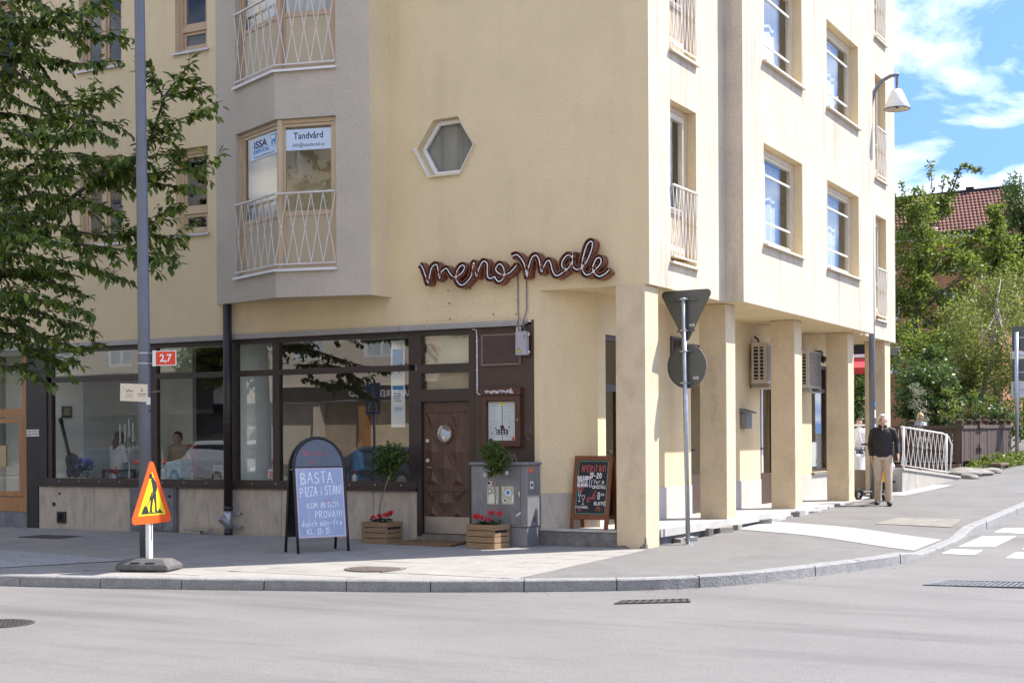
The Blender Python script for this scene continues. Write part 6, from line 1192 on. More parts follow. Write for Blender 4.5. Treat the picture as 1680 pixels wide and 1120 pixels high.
    if hair_kind == 'short':
        hr.ell(hd + Vector((0, .022, .042)), (.081, .090, .090), 16, 10); hr.ell(hd + Vector((0, .055, .0)), (.076, .062, .075), 14, 9)
        for s in (-1, 1): hr.ell(hd + Vector((s * .072, .012, .035)), (.018, .045, .045), 10, 7)
        hr.ell(hd + Vector((.01, -.045, .098)), (.055, .045, .024), 10, 7)
    else:
        hr.ell(hd + Vector((0, .020, .038)), (.086, .095, .092), 16, 10); hr.tube([hd + Vector((0, .05, .05)), hd + Vector((0, .085, -.06)), hd + Vector((0, .10, -.22)), hd + Vector((0, .09, -.34))], [.07, .085, .08, .045], 12, ell=(.5, 1.05))
        for s in (-1, 1): hr.tube([hd + Vector((s * .05, .0, .09)), hd + Vector((s * .082, .01, .0)), hd + Vector((s * .085, .02, -.15)), hd + Vector((s * .07, .03, -.24))], [.03, .034, .032, .02], 8)
    hq = hr.build('hair', hair, o, local=True); remesh(hq, .009)
    ey = MB()
    for s in (-1, 1): ey.ell(hd + Vector((s * .031, -.083, .013)), (.011, .006, .006), 8, 6)
    ey.build('eyes', 'ink', o, local=True); lp_ = MB(); lp_.ell(hd + Vector((0, -.091, -.058)), (.022, .006, .005), 8, 5); lp_.build('lips', 'red_fabric', o, local=True); return o
def sleeve_logo(o): pass
# the walking man faces the camera
mx, my = .70, 9.35; vdir = Vector((7.28 - mx, -17.15 - my, 0)); rzm = math.atan2(vdir.y, vdir.x) + PI / 2
human('white-haired man in a black jacket and beige trousers walking on the side pavement', (mx, my, PAVE(mx, my) - .002), rzm, POSE_WALK, 'jacket_black', 'chino', 'hair_white', 'short', k=1.0, zip_=True)
human('woman in a white lace top sitting with her back to the guitar window', (-10.33, 1.05, .40), math.radians(165), POSE_SIT, 'lace_white', 'shirt_grey', 'hair_brown', 'long', voxel=.012, k=.93)
human('person in a blue shirt sitting inside behind the pavement board', (-5.47, 1.15, .34), math.radians(150), POSE_SIT, 'shirt_blue', 'seat_grey', 'hair_brown', 'short', voxel=.012, k=.88)
human('person in pale clothes sitting behind the candelabra facing the white lace top', (-9.35, 1.5, .40), math.radians(10), POSE_SIT, 'case_light', 'seat_grey', 'hair_brown', 'short', voxel=.012, k=.92)
human('blonde woman in grey sitting on the terrace behind the brown fence', (-1.34, 21.5, .82), math.radians(60), POSE_SIT, 'shirt_grey', 'seat_grey', 'hair_blonde', 'long', voxel=.012, k=.98)
human('dark-haired man in a white shirt sitting behind the zigzag railing past the arcade', (-1.72, 16.8, .62), math.radians(20), POSE_SIT, 'lace_white', 'seat_grey', 'hair_brown', 'short', voxel=.012, k=.98)
def chair(x, y, z, rz, label, m_, grp):
    r = thing('dining_chair', label, 'chair', (x, y, z), rz, grp); mb = MB(); mb.box(-.21, .21, -.21, .21, .42, .46); mb.build('seat', m_, r, local=True, bevel=.01); 
    if 'lace' not in label: mb = MB(); mb.box(-.20, .20, .19, .22, .5, .88); mb.build('backrest', m_, r, local=True, bevel=.01)
    for sx_, sy in ((-1, -1), (1, -1), (-1, 1), (1, 1)): mb = MB(); mb.box(sx_ * .18 - .016, sx_ * .18 + .016, sy * .19 - .016, sy * .19 + .016, 0, .42 if sy < 0 or 'lace' in label else .86); mb.build('leg', m_, r, local=True)
for x, y, z, rz, lb, m_ in ((-10.33, 1.08, .50, 165, 'dark chair under the woman in white lace', 'case_wood'), (-5.47, 1.18, .50, 150, 'dark chair under the person in blue', 'case_wood'), (-9.35, 1.53, .50, 10, 'red chair behind the candelabra', 'red_fabric'), (-1.34, 21.52, .80, 60, 'brown terrace chair under the blonde woman', 'fence_wood'), (-1.72, 16.82, .60, 20, 'brown terrace chair under the dark-haired man', 'fence_wood')): chair(x, y, z, math.radians(rz), lb, m_, None)

# ------------------------------------------------------------------ things inside the restaurant window
gt = thing('guitar', 'dark acoustic guitar leaning on the pale wall inside the window', 'guitar', (-10.85, .55, .80)); GF = Frame((-10.80, .56, .82), (.9, 0, .38), (-.40, .10, .92))
mb = MB(); bp = [(.0, .0), (.10, .02), (.155, .10), (.15, .19), (.11, .25), (.12, .31), (.11, .38), (.05, .44), (-.05, .44), (-.11, .38), (-.12, .31), (-.11, .25), (-.15, .19), (-.155, .10), (-.10, .02)]; mb.prism(GF, bp, -.04, .04); mb.build('body', 'guitar_wood', gt); mb = MB(); mb.fbox(GF, -.025, .025, .44, .98, .02, .05); mb.build('neck', 'case_wood', gt); mb = MB(); mb.prism(GF, [(-.028, .98), (.028, .98), (.04, 1.12), (-.04, 1.12)], .02, .045); mb.build('headstock', 'black', gt); mb = MB(); mb.disc(GF, 0, .30, .045, .0405, .042, 16); mb.build('sound_hole', 'black', gt); mb = MB(); mb.fbox(GF, -.06, .06, .12, .14, .041, .05); mb.build('bridge', 'black', gt)
for k in range(5): mb = MB(); mb.tube([GF.pt(-.016 + k * .008, .13, .052), GF.pt(-.016 + k * .008, 1.0, .053)], .0012, 3); mb.build('string', 'steel_plate', gt)
mb = MB(); mb.box(-11.02, -10.96, .60, .66, .80, 1.25); mb.build('stand', 'pole_grey', gt)
def picture(name, label, x0, x1, z0, z1, y, m_, fm): r = thing(name, label, 'picture', ((x0 + x1) / 2, y, z0)); mb = MB(); mb.frame(Frame((0, y, 0), (1, 0, 0)), x0, x1, z0, z1, .03, 0, .03); mb.build('frame', fm, r); mb = MB(); mb.fbox(Frame((0, y, 0), (1, 0, 0)), x0 + .03, x1 - .03, z0 + .03, z1 - .03, 0, .012); mb.build('canvas', m_, r)
picture('small_painting', 'small square painting on the pale wall above the guitar', -11.58, -11.36, 1.86, 2.06, 1.015, 'painting_small', 'black'); picture('framed_painting', 'tall framed painting on the back wall beyond the candelabra', -11.95, -11.42, 1.64, 2.43, 2.295, 'painting', 'case_wood')
cd = thing('candelabra', 'tall silver candelabra with four white candles on the window ledge', 'candelabra', (-9.44, .40, .80)); mb = MB(); mb.lathe((-9.44, .40, .80), [(.09, 0), (.085, .012), (.03, .035), (.014, .07), (.012, .45), (.018, .47), (.012, .49), (.012, .55)], 14); mb.build('stem', 'steel_plate', cd, smooth=True)
for dx, h in ((-.20, .60), (-.09, .60), (.09, .62), (.0, .68)):
    mb = MB(); mb.tube([(-9.44, .40, 1.33), (-9.44 + dx * .5, .40, 1.27), (-9.44 + dx, .40, 1.31), (-9.44 + dx, .40, .80 + h)], .009, 7); mb.build('arm', 'steel_plate', cd, smooth=True); mb = MB(); mb.lathe((-9.44 + dx, .40, .80 + h), [(.012, 0), (.028, .012), (.024, .03)], 10); mb.build('cup', 'steel_plate', cd); mb = MB(); mb.lathe((-9.44 + dx, .40, .832 + h), [(.0115, 0), (.0115, .29), (.004, .30)], 8); mb.build('candle', 'white_plain', cd)
def pot_plant(name, label, x, y, z, r0, h, leaf, flower, n, m_, sp):
    r = thing(name, label, 'potted plant', (x, y, z)); mb = MB(); mb.lathe((x, y, z), [(r0 * .7, 0), (r0, h), (r0 * .9, h), (r0 * .85, h - .01)], 14); mb.build('pot', m_, r); f = MB()
    for i in range(n): a = random.uniform(0, 2 * PI); d = Vector((math.cos(a), math.sin(a), random.uniform(.2, 1.3))); leaf6(f, Vector((x, y, z + h)) + d * sp * random.uniform(.1, .7), d, sp * .6, sp * .35)
    f.build('foliage', leaf, r)['kind'] = 'stuff'
    if flower:
        for i in range(7): a = random.uniform(0, 2 * PI); q = MB(); q.ell((x + math.cos(a) * sp * .7, y + math.sin(a) * sp * .5, z + h + sp * random.uniform(.5, 1.3)), (.055, .055, .045), 8, 6); q.build('flower_head', flower, r)
pot_plant('violet_hydrangea', 'potted plant with violet flower heads on the ledge beside the guitar', -10.45, .40, .80, .085, .12, 'leaf_geranium', 'petal_violet', 30, 'stone_grey', .17); pot_plant('red_leaf_plant', 'small dark red plant in a glass jar before the white lace top', -9.69, .32, .80, .04, .09, 'petal_red', None, 14, 'box_teal', .11)
bx = thing('gift_box', 'blue patterned gift box on the window ledge beside a white candle', 'box', (-8.45, .5, .80)); mb = MB(); mb.box(-8.61, -8.29, .35, .60, .80, 1.10); mb.build('box', 'box_teal', bx, bevel=.006); mb = MB(); mb.box(-8.62, -8.28, .34, .61, 1.05, 1.115); mb.build('lid', 'box_teal', bx, bevel=.006)
wc_ = thing('white_candle', 'white candle in a glass holder on the ledge left of the blue box', 'candle', (-8.70, .38, .80)); mb = MB(); mb.lathe((-8.70, .38, .80), [(.06, 0), (.065, .09), (.05, .16), (.03, .18)], 12); mb.build('holder', 'paper', wc_); mb = MB(); mb.lathe((-8.70, .38, .98), [(.013, 0), (.013, .30), (.003, .31)], 8); mb.build('candle', 'white_plain', wc_)
wd_ = thing('wire_decoration', 'black and white wire decoration on the ledge by the window post', 'ornament', (-8.86, .42, .80))
for k in range(6): a = k * PI / 6; mb = MB(); mb.tube([(-8.86 + .10 * math.cos(a) * math.sin(t), .42 + .10 * math.sin(a) * math.sin(t), .99 + .19 * math.cos(t)) for t in [i * 2 * PI / 14 for i in range(15)]], .006, 4); mb.build('wire', 'ink' if k % 2 else 'white_plain', wd_)
ch_ = thing('table_sign', 'grey table sign with faint lettering behind the downpipe', 'sign', (-7.32, .22, .80)); mb = MB(); mb.fbox(Frame((0, .22, 0), (1, 0, 0)), -7.50, -7.14, .80, 1.06, 0, .02); mb.build('plate', 'stone_grey', ch_); mb = MB(); [mb.stroke(Frame((0, .22, 0), (1, 0, 0)), [(-7.46, 1.0 - k * .06), (-7.2 - random.uniform(0, .1), 1.0 - k * .06)], .012, .022) for k in range(3)]; mb.build('print', 'ink', ch_)
bt = thing('red_bottle', 'small bottle with a red top on the ledge before the person in blue', 'bottle', (-4.88, .30, .80)); mb = MB(); mb.lathe((-4.88, .30, .80), [(.035, 0), (.036, .10), (.015, .13)], 12); mb.build('bottle', 'paper', bt); mb = MB(); mb.lathe((-4.88, .30, .93), [(.014, 0), (.012, .06), (.004, .075)], 10); mb.build('cap', 'red_fabric', bt)
dr = thing('window_banner', 'white hanging banner with blue print inside the window by the door', 'banner', (-4.02, .22, 1.5)); BF = Frame((0, .22, 0), (1, 0, 0)); mb = MB(); mb.fbox(BF, -4.17, -3.93, 1.62, 2.88, 0, .006); mb.build('cloth', 'white_plain', dr)
for z0, z1, m_ in ((2.5, 2.75, 'ink_blue'), (2.33, 2.46, 'poster_blue'), (2.16, 2.22, 'ink_blue'), (1.84, 1.93, 'poster_blue')): mb = MB(); mb.fbox(BF, -4.14, -3.96, z0, z1, .0065, .008); mb.build('print', m_, dr)
for k in range(4): mb = MB(); mb.fbox(BF, -4.12, -4.0 + random.uniform(-.04, .02), 2.10 - k * .035, 2.112 - k * .035, .0065, .008); mb.build('print', 'ink', dr)
font_text(BF, '107,6', -4.05, 1.865, .06, 'ink', dr, o=.010)
for x, m_, w, h in ((-9.22, 'red_fabric', .17, .55), (-8.1, 'awning_red', .3, .3)): pass

# ------------------------------------------------------------------ under and beyond the arcade
def wheel(mb_parent, c, r, axis, w, name='wheel'):
    c = Vector(c); ax = Vector(axis).normalized(); u = Vector((0, 0, 1)); v = ax.cross(u); mb = MB(); pts = [c + (u * math.cos(t) + v * math.sin(t)) * (r - w / 2) for t in [2 * PI * i / 18 for i in range(19)]]; mb.tube(pts, w / 2, 8, caps=False); o = mb.build(name, 'tyre', mb_parent, smooth=True)
    h = MB(); F = Frame(c, v, u, ax); h.disc(F, 0, 0, r * .28, -w * .35, w * .35, 12); h.ring(F, 0, 0, r * .58, r * .66, -w * .25, w * .25, 18)
    for k in range(5): a = 2 * PI * k / 5; h.tube([F.pt(0, 0, 0), F.pt(math.cos(a) * r * .6, math.sin(a) * r * .6, 0)], w * .18, 5)
    q = h.build('rim', 'steel_plate', o); return o
ms = thing('motor_scooter', 'white motor scooter with a dark seat parked behind the arcade pillars', 'scooter', (-.50, 13.3, S(13.3)))
ax0 = Vector((-.12, 12.75, 0)); fwd = Vector((-.62, .78, 0)).normalized(); sd = Vector((-fwd.y, fwd.x, 0)); gz = S(13.0) - .12 + .01
MF = lambda f_, s_, z: ax0 + fwd * f_ + sd * s_ + Vector((0, 0, gz + z))
wheel(ms, MF(.0, 0, .24), .24, sd, .11); wheel(ms, MF(1.25, 0, .24), .24, sd, .10)
SFm = Frame(ax0 + Vector((0, 0, gz)), fwd, (0, 0, 1), sd)
mb = MB(); mb.prism(SFm, [(-.22, .55), (-.28, .66), (-.20, .74), (.10, .72), (.48, .68), (.56, .40), (.62, .28), (.30, .26), (.05, .42)], -.13, .13); mb.build('rear_body', 'scooter_white', ms, bevel=.03, smooth=True)
mb = MB(); mb.prism(SFm, [(-.18, .742), (-.20, .80), (.10, .83), (.48, .80), (.52, .72), (.48, .685), (.10, .725)], -.12, .12); mb.build('seat', 'seat_grey', ms, bevel=.03, smooth=True)
mb = MB(); mb.prism(SFm, [(.56, .26), (.56, .32), (1.0, .30), (1.06, .85), (1.14, .92), (1.18, .86), (1.12, .42), (1.06, .25)], -.17, .17); mb.build('front_shield', 'scooter_white', ms, bevel=.03, smooth=True)
mb = MB(); mb.tube([MF(1.25, .0, .24), MF(1.16, 0, .95)], .03, 8); mb.tube([MF(1.08, -.32, 1.02), MF(1.14, 0, .98), MF(1.08, .32, 1.02)], .018, 8); mb.build('handlebar', 'black', ms)
for s in (-1, 1): mb = MB(); mb.tube([MF(1.12, s * .22, 1.0), MF(1.12, s * .30, 1.22)], .007, 5); mb.ell(MF(1.12, s * .33, 1.27), (.06, .03, .04), 10, 7); mb.build('mirror', 'black', ms)
mb = MB(); mb.ell(MF(1.2, 0, .80), (.07, .07, .07), 10, 7); mb.build('headlight', 'glass_case', ms); mb = MB(); mb.tube([MF(-.27, -.07, .63), MF(-.27, .07, .63)], .03, 8); mb.build('tail_light', 'lamp_red', ms); mb = MB(); mb.tube([MF(.35, .12, .28), MF(.3, .22, .02)], .012, 6); mb.tube([MF(.35, -.12, .28), MF(.3, -.22, .02)], .012, 6); mb.build('stand', 'black', ms)
mb = MB(); mb.prism(SFm, [(-.2, .40), (-.34, .30), (-.36, .36), (-.24, .56)], -.09, .09); mb.build('mudguard', 'black', ms)
for s, z, m_ in ((.2, .52, 'ink_blue'), (.3, .45, 'leaf_mid')): mb = MB(); mb.disc(Frame(ax0 + Vector((0, 0, gz)) + sd * -.131, fwd, (0, 0, 1), -sd), s, z, .07, 0, .002, 14); mb.build('sticker', 'blue_sign' if m_ == 'ink_blue' else 'chalk_green', ms)
ks = thing('kick_scooter', 'black and yellow electric kick scooter standing behind the walking man', 'kick scooter', (.52, 10.1, PAVE(.52, 10.1))); kz = PAVE(.52, 10.1); kf = Vector((-.05, 1.0, 0)).normalized(); k0 = Vector((.50, 9.75, kz)); kd = Vector((-kf.y, kf.x, 0)); KP_ = lambda a, b, z: k0 + kf * a + kd * b + Vector((0, 0, z))
wheel(ks, KP_(0, 0, .12), .12, kd, .06); wheel(ks, KP_(.62, 0, .12), .12, kd, .06); mb = MB(); mb.tube([KP_(.08, 0, .15), KP_(.5, 0, .15)], .07, 8, ell=(.35, 1)); mb.build('deck', 'black', ks); mb = MB(); mb.tube([KP_(.62, 0, .14), KP_(.54, 0, .55), KP_(.46, 0, 1.1)], .028, 10); mb.build('stem', 'black', ks); mb = MB(); mb.tube([KP_(.575, 0, .38), KP_(.525, 0, .62)], .034, 10); mb.build('stem_sleeve', 'accent_yellow', ks); mb = MB(); mb.tube([KP_(.46, -.25, 1.1), KP_(.46, .25, 1.1)], .018, 8); mb.build('handlebar', 'black', ks); mb = MB(); mb.tube([KP_(-.05, 0, .26), KP_(.05, 0, .26)], .035, 8, ell=(.5, 1)); mb.build('mudguard', 'accent_yellow', ks)
ks2 = thing('kick_scooter', 'second black and yellow kick scooter leaning beside the street lamp foot', 'kick scooter', (.25, 10.5, PAVE(.25, 10.5)), 0); k0 = Vector((-.05, 10.45, kz + .02)); kf = Vector((.35, .93, 0)).normalized(); kd = Vector((-kf.y, kf.x, 0))
wheel(ks2, KP_(0, 0, .11), .12, kd, .06); wheel(ks2, KP_(.62, 0, .11), .12, kd, .06); mb = MB(); mb.tube([KP_(.08, 0, .15), KP_(.5, 0, .15)], .07, 8, ell=(.35, 1)); mb.build('deck', 'black', ks2); mb = MB(); mb.tube([KP_(.62, 0, .14), KP_(.46, 0, 1.08)], .028, 10); mb.build('stem', 'accent_yellow', ks2); mb = MB(); mb.tube([KP_(.46, -.25, 1.08), KP_(.46, .25, 1.08)], .018, 8); mb.build('handlebar', 'black', ks2)
# ramp with its white railing
rp = thing('concrete_ramp', 'low concrete ramp rising beside the end of the arcade', 'ramp', (0, 15, S(15))); y0, y1 = 12.95, 17.6; mb = MB(); n = 8; vs = []
for i in range(n + 1):
    y = y0 + (y1 - y0) * i / n; g_ = PAVE(.3, y); zt = .755 + (PAVE(.3, y1) + .02 - .755) * i / n; xo = .21 + .055 * (y - y0); vs += [(xo - 1.5, y, g_ - .2), (xo, y, g_ - .2), (xo, y, zt), (xo - 1.5, y, zt)]
fs = [(4 * i + j, 4 * i + (j + 1) % 4, 4 * i + 4 + (j + 1) % 4, 4 * i + 4 + j) for i in range(n) for j in (0, 1, 2, 3)] + [(0, 1, 2, 3), (4 * n + 3, 4 * n + 2, 4 * n + 1, 4 * n)]
mb.add(vs, fs); mb.build('ramp_body', 'concrete', rp); mb = MB(); vs2 = []
for i in range(n + 1): v = vs[4 * i + 2]; vs2 += [(v[0] - .22, v[1], v[2] + .004), (v[0] + .03, v[1], v[2] + .004), (v[0] + .03, v[1], v[2] + .05), (v[0] - .22, v[1], v[2] + .05)]
mb.add(vs2, fs); mb.build('coping', 'concrete_pale', rp)
rl = thing('ramp_railing', 'white zigzag steel railing along the concrete ramp', 'railing', (.3, 15, S(15)))
def rz_(y): return .80 + (PAVE(.3, y1) + .07 - .80) * (y - y0) / (y1 - y0)
RX = lambda y: .12 + .055 * (y - y0) + .06
top = lambda y: rz_(y) + .86 + .02 * (y - y0)
ya, yb = 12.98, 16.75; mb = MB(); mb.tube([(RX(ya), ya, top(ya)), (RX(yb - .5), yb - .5, top(yb - .5)), (RX(yb), yb, top(yb) - .06), (RX(yb + .28), yb + .28, top(yb) - .25), (RX(yb + .15), yb + .15, rz_(yb) + .05)], .020, 8); mb.tube([(RX(ya), ya, rz_(ya) + .06), (RX(yb), yb, rz_(yb) + .06)], .010, 6); mb.build('rail', 'rail_white', rl, smooth=True)
for y in (13.15, yb - .2): mb = MB(); mb.tube([(RX(y), y, rz_(y) - .25), (RX(y), y, top(y))], .026, 8); mb.build('post', 'rail_white', rl, smooth=True)
n = 10
for i in range(n + 1):
    for k in (-1, 1):
        if 0 <= i + k <= n: a_, b_ = ya + (yb - .25 - ya) * i / n, ya + (yb - .25 - ya) * (i + k) / n; mb = MB(); mb.tube([(RX(a_), a_, top(a_) - .01), (RX(b_), b_, rz_(b_) + .07)], .0065, 5, caps=False); mb.build('zigzag_rod', 'rail_white', rl)
rl2 = thing('landing_railing', 'white zigzag railing seen through the gap between the last arcade pillars', 'railing', (-1.6, 15.2, S(15))); n = 12; mb = MB(); mb.tube([(-3.2, 15.4, 1.72), (-.75, 15.4, 1.72)], .02, 8); mb.tube([(-3.2, 15.4, .72), (-.75, 15.4, .72)], .012, 6); mb.tube([(-.75, 15.4, .3), (-.75, 15.4, 1.72)], .025, 8); mb.tube([(-3.2, 15.4, .3), (-3.2, 15.4, 1.72)], .025, 8); mb.build('rail', 'white_paint', rl2)
for i in range(n + 1):
    for k in (-1, 1):
        if 0 <= i + k <= n: a_, b_ = -3.2 + 2.45 * i / n, -3.2 + 2.45 * (i + k) / n; mb = MB(); mb.tube([(a_, 15.4, 1.71), (b_, 15.4, .73)], .010, 5, caps=False); mb.build('zigzag_rod', 'white_paint', rl2)
mb = MB(); mb.prism(XYZ, [(-6, 13.5), (-1.0, 13.5), (-1.0, 17.2), (-6, 17.2)], .1, .62); o = mb.build('landing', 'concrete'); structure(o)
# garden ground and terrace
mb = MB(); n = 14; gxs = [-40 + i * 3 for i in range(14)] + [.25]; gys = [17.6 + i * 3.5 for i in range(18)]
mb.add([(x, y, S(y) + .03 + (.12 if x < -.5 else 0)) for y in gys for x in gxs], [(j * len(gxs) + i, j * len(gxs) + i + 1, (j + 1) * len(gxs) + i + 1, (j + 1) * len(gxs) + i) for j in range(len(gys) - 1) for i in range(len(gxs) - 1)]); structure(mb.build('garden_ground', 'soil_ground', smooth=True))
mb = MB(); mb.prism(XYZ, [(-6, 19.95), (-.05, 19.95), (.03, 26.7), (-6, 26.7)], .40, .80); structure(mb.build('terrace_base', 'black_matt'))
fence = thing('wooden_fence', 'dark brown wooden terrace fence with capped posts beyond the white railing', 'fence', (-.6, 20, .6))
def fence_run(p0, p1, zb0, zb1, H, posts, boards, skip=()):
    p0, p1 = Vector((*p0, 0)), Vector((*p1, 0)); d = (p1 - p0); L = d.length; d.normalize(); F = Frame((p0.x, p0.y, 0), d); zf = lambda s: zb0 + (zb1 - zb0) * s / L
    for i in range(posts + 1):
        s = L * i / posts; mb = MB(); mb.fbox(F, s - .055, s + .055, zf(s) - .15, zf(s) + H, -.055, .055); q = mb.build('post', 'fence_wood', fence, bevel=.006); c = MB(); c.fbox(F, s - .085, s + .085, zf(s) + H + .002, zf(s) + H + .05, -.085, .085); c.hexa([F.pt(s - .06, zf(s) + H + .052, .06), F.pt(s + .06, zf(s) + H + .052, .06), F.pt(s + .06, zf(s) + H + .052, -.06), F.pt(s - .06, zf(s) + H + .052, -.06), F.pt(s - .02, zf(s) + H + .08, .02), F.pt(s + .02, zf(s) + H + .08, .02), F.pt(s + .02, zf(s) + H + .08, -.02), F.pt(s - .02, zf(s) + H + .08, -.02)]); c.build('cap', 'fence_wood', q)
    for t0, t1, o0, o1 in ((H - .17, H - .08, .056, .09), (.10, .18, -.02, .02)):
        mb = MB(); mb.hexa([F.pt(0, zf(0) + t0, o1), F.pt(L, zf(L) + t0, o1), F.pt(L, zf(L) + t0, o0), F.pt(0, zf(0) + t0, o0), F.pt(0, zf(0) + t1, o1), F.pt(L, zf(L) + t1, o1), F.pt(L, zf(L) + t1, o0), F.pt(0, zf(0) + t1, o0)]); mb.build('rail', 'fence_wood', fence)
    w = L / boards
    for i in range(boards):
        s = i * w; mb = MB(); o = random.uniform(-.006, .006); mb.fbox(F, s + .02 * w * 4, s + w - .02 * w * 4, zf(s) + .02 + random.uniform(-.01, .01), zf(s) + H - .10, .022 + o, .045 + o); mb.build('board', 'fence_wood', fence)
fence_run((-4.6, 19.85), (-.01, 19.88), .80, .82, 1.0, 4, 34); fence_run((.03, 19.9), (.09, 26.76), .80, .86, 1.02, 6, 42)
for z in (.45, .62): mb = MB(); mb.box(-4.6, .06, 19.70, 19.82, z, z + .14); mb.build('deck_beam', 'deck_wood', fence)
for y, z in ((22.0, 1.68), (22.0, 1.15)):
    mb = MB(); mb.box(.15, .19, y - .30, y + .45, z, z + .10); mb.build('gate_batten', 'fence_wood', fence)
random.seed(31)
for k, (x, y, r_) in enumerate(((.35, 18.6, .36), (.55, 19.3, .3), (.2, 19.4, .32), (.62, 18.0, .2), (.70, 20.2, .25))):
    bm = bmesh.new(); bmesh.ops.create_icosphere(bm, subdivisions=3, radius=1)
    for v in bm.verts: f_ = 1 + .16 * math.sin(3.1 * v.co.x + k) * math.cos(2.7 * v.co.y + k * 2) + .08 * math.sin(7 * v.co.z + k); v.co = Vector((v.co.x * r_ * 1.2, v.co.y * r_ * 1.5, v.co.z * r_ * .42)) * f_
    me = bpy.data.meshes.new('boulder'); bm.to_mesh(me); bm.free(); me.materials.append(MATS['stone_grey']); me.polygons.foreach_set('use_smooth', [True] * len(me.polygons)); o = bpy.data.objects.new('boulder', me); COL.objects.link(o); o.location = (x, y, PAVE(x, y) + r_ * .12)
    tag(o, ['low grey boulder at the foot of the ramp end', 'grey boulder under the corner post of the brown fence', 'grey boulder half hidden behind the ramp end', 'small grey boulder nearest the pavement', 'grey boulder under the ivy by the brown fence'][k], 'boulder', 'boulders along the fence foot')
bk_ = thing('bench_plank', 'brown plank lying on stones in the ivy before the fence', 'plank', (.75, 21.4, .65)); mb = MB(); mb.box(.55, .85, 20.9, 22.2, .70, .76); mb.build('plank', 'deck_wood', bk_, bevel=.008); mb = MB(); mb.box(.6, .8, 21.2, 21.5, .5, .7); mb.build('support', 'stone_grey', bk_)
aw = thing('red_awning', 'red awning under a dark roof edge seen between the last arcade pillars', 'awning', (-4.6, 27.6, 3.4)); mb = MB(); mb.add([(-7.5, 27.6, 3.95), (-4.0, 27.6, 3.95), (-4.0, 26.8, 3.62), (-7.5, 26.8, 3.62), (-4.0, 26.8, 3.42), (-7.5, 26.8, 3.42)], [(0, 1, 2, 3), (3, 2, 4, 5)]); mb.build('cloth', 'awning_red', aw); mb = MB(); mb.box(-7.5, -4.0, 27.61, 27.9, 3.98, 4.08); mb.build('cassette', 'white_paint', aw); mb = MB(); mb.box(-7.6, -3.9, 27.6, 30, 4.10, 4.35); mb.build('roof_edge', 'black_matt', aw)
for x in (-7.4, -4.1): mb = MB(); mb.tube([(x, 27.6, 3.5), (x, 26.82, 3.45)], .025, 6); mb.build('arm', 'white_paint', aw); mb = MB(); mb.tube([(x, 29, .6), (x, 29, 4.1)], .06, 8); mb.build('post', 'black_matt', aw)

# ------------------------------------------------------------------ trees and shrubs
def clump(lf, c, r, n, size, droop=0.0, asp=.5):
    c = Vector(c)
    for i in range(n):
        d = Vector((random.gauss(0, 1), random.gauss(0, 1), random.gauss(0, 1))).normalized() * (random.random() ** .45); p = c + Vector((d.x * r[0], d.y * r[1], d.z * r[2])); a = Vector((random.gauss(0, 1), random.gauss(0, 1), random.gauss(-droop, .7))).normalized(); b = a.orthogonal().normalized(); b = (b * math.cos(i) + a.cross(b) * math.sin(i)); L = size * random.uniform(.7, 1.3); w = L * asp; lf.add([p, p + a * L * .5 + b * w * .5, p + a * L, p + a * L * .5 - b * w * .5], [(0, 1, 2, 3)])
def lumps(lf, E, n_sub, n_leaf, size, droop=0.0, asp=.5, depth=.9):
    for (x, y, z, rx, rz) in E:
        k = max(5, int(n_sub * rx * rz * 2.6 + 4))
        for i in range(k):
            d = Vector((random.gauss(0, 1), random.gauss(0, 1), random.gauss(0, 1))).normalized() * (.45 + .55 * random.random()); q = random.uniform(.22, .40) * min(1.0, (rx + rz) / 1.6); clump(lf, (x + d.x * rx, y + d.y * rx * depth, z + d.z * rz), (q * 1.2, q * 1.2, q * (.75 + droop * .8)), n_leaf, size, droop, asp)
def tree(name, label, cat, base, trunk, E, leaf, bark, n_sub, n_leaf, size, droop=0.0, asp=.5, limbs=(), r0=.16, grp=None):
    r = thing(name, label, cat, base, 0, grp); mb = MB(); k = len(trunk); mb.tube(trunk, [r0 * (1 - .75 * i / max(1, k - 1)) for i in range(k)], 10); mb.build('trunk', bark, r, smooth=True)
    top = Vector(trunk[-1]); lb = MB()
    for (x, y, z, rx, rz) in E:
        s = Vector(trunk[min(k - 1, max(0, int(k * .6)))]).lerp(top, random.random()); e = Vector((x, y, z)); lb.tube([s, s.lerp(e, .5) + Vector((0, 0, .15)), e, e + (e - s).normalized() * rx * .6], [.05, .035, .022, .008], 6)
    for L in limbs: lb.tube(L, [.05 * (1 - .8 * i / max(1, len(L) - 1)) for i in range(len(L))], 6)
    lb.build('limbs', bark, r, smooth=True); lf = MB(); lumps(lf, E, n_sub, n_leaf, size, droop, asp)
    for L in limbs:
        for a, b in zip(L, L[1:]):
            for i in range(14): p = Vector(a).lerp(Vector(b), random.random()); clump(lf, p, (.16, .16, .14), 9, size, droop, asp)
    o = lf.build('crown', leaf, r); o['kind'] = 'stuff'; return r
random.seed(77)
LOOSE = [(-4.17, 33.55, 8.24, 0.9, 1.18), (-3.54, 35.03, 7.94, 0.98, 0.98), (-4.36, 33.44, 6.53, 0.81, 1.29), (-3.64, 34.98, 6.19, 1.09, 0.98), (-2.48, 34.47, 7.16, 0.64, 0.75), (-4.16, 33.55, 9.64, 0.77, 0.6), (-3.53, 35.04, 9.69, 0.5, 0.6), (-4.14, 32.43, 4.75, 0.63, 0.84), (-3.15, 34.1, 4.81, 0.75, 0.86), (-2.48, 35.61, 8.37, 0.57, 0.55)]
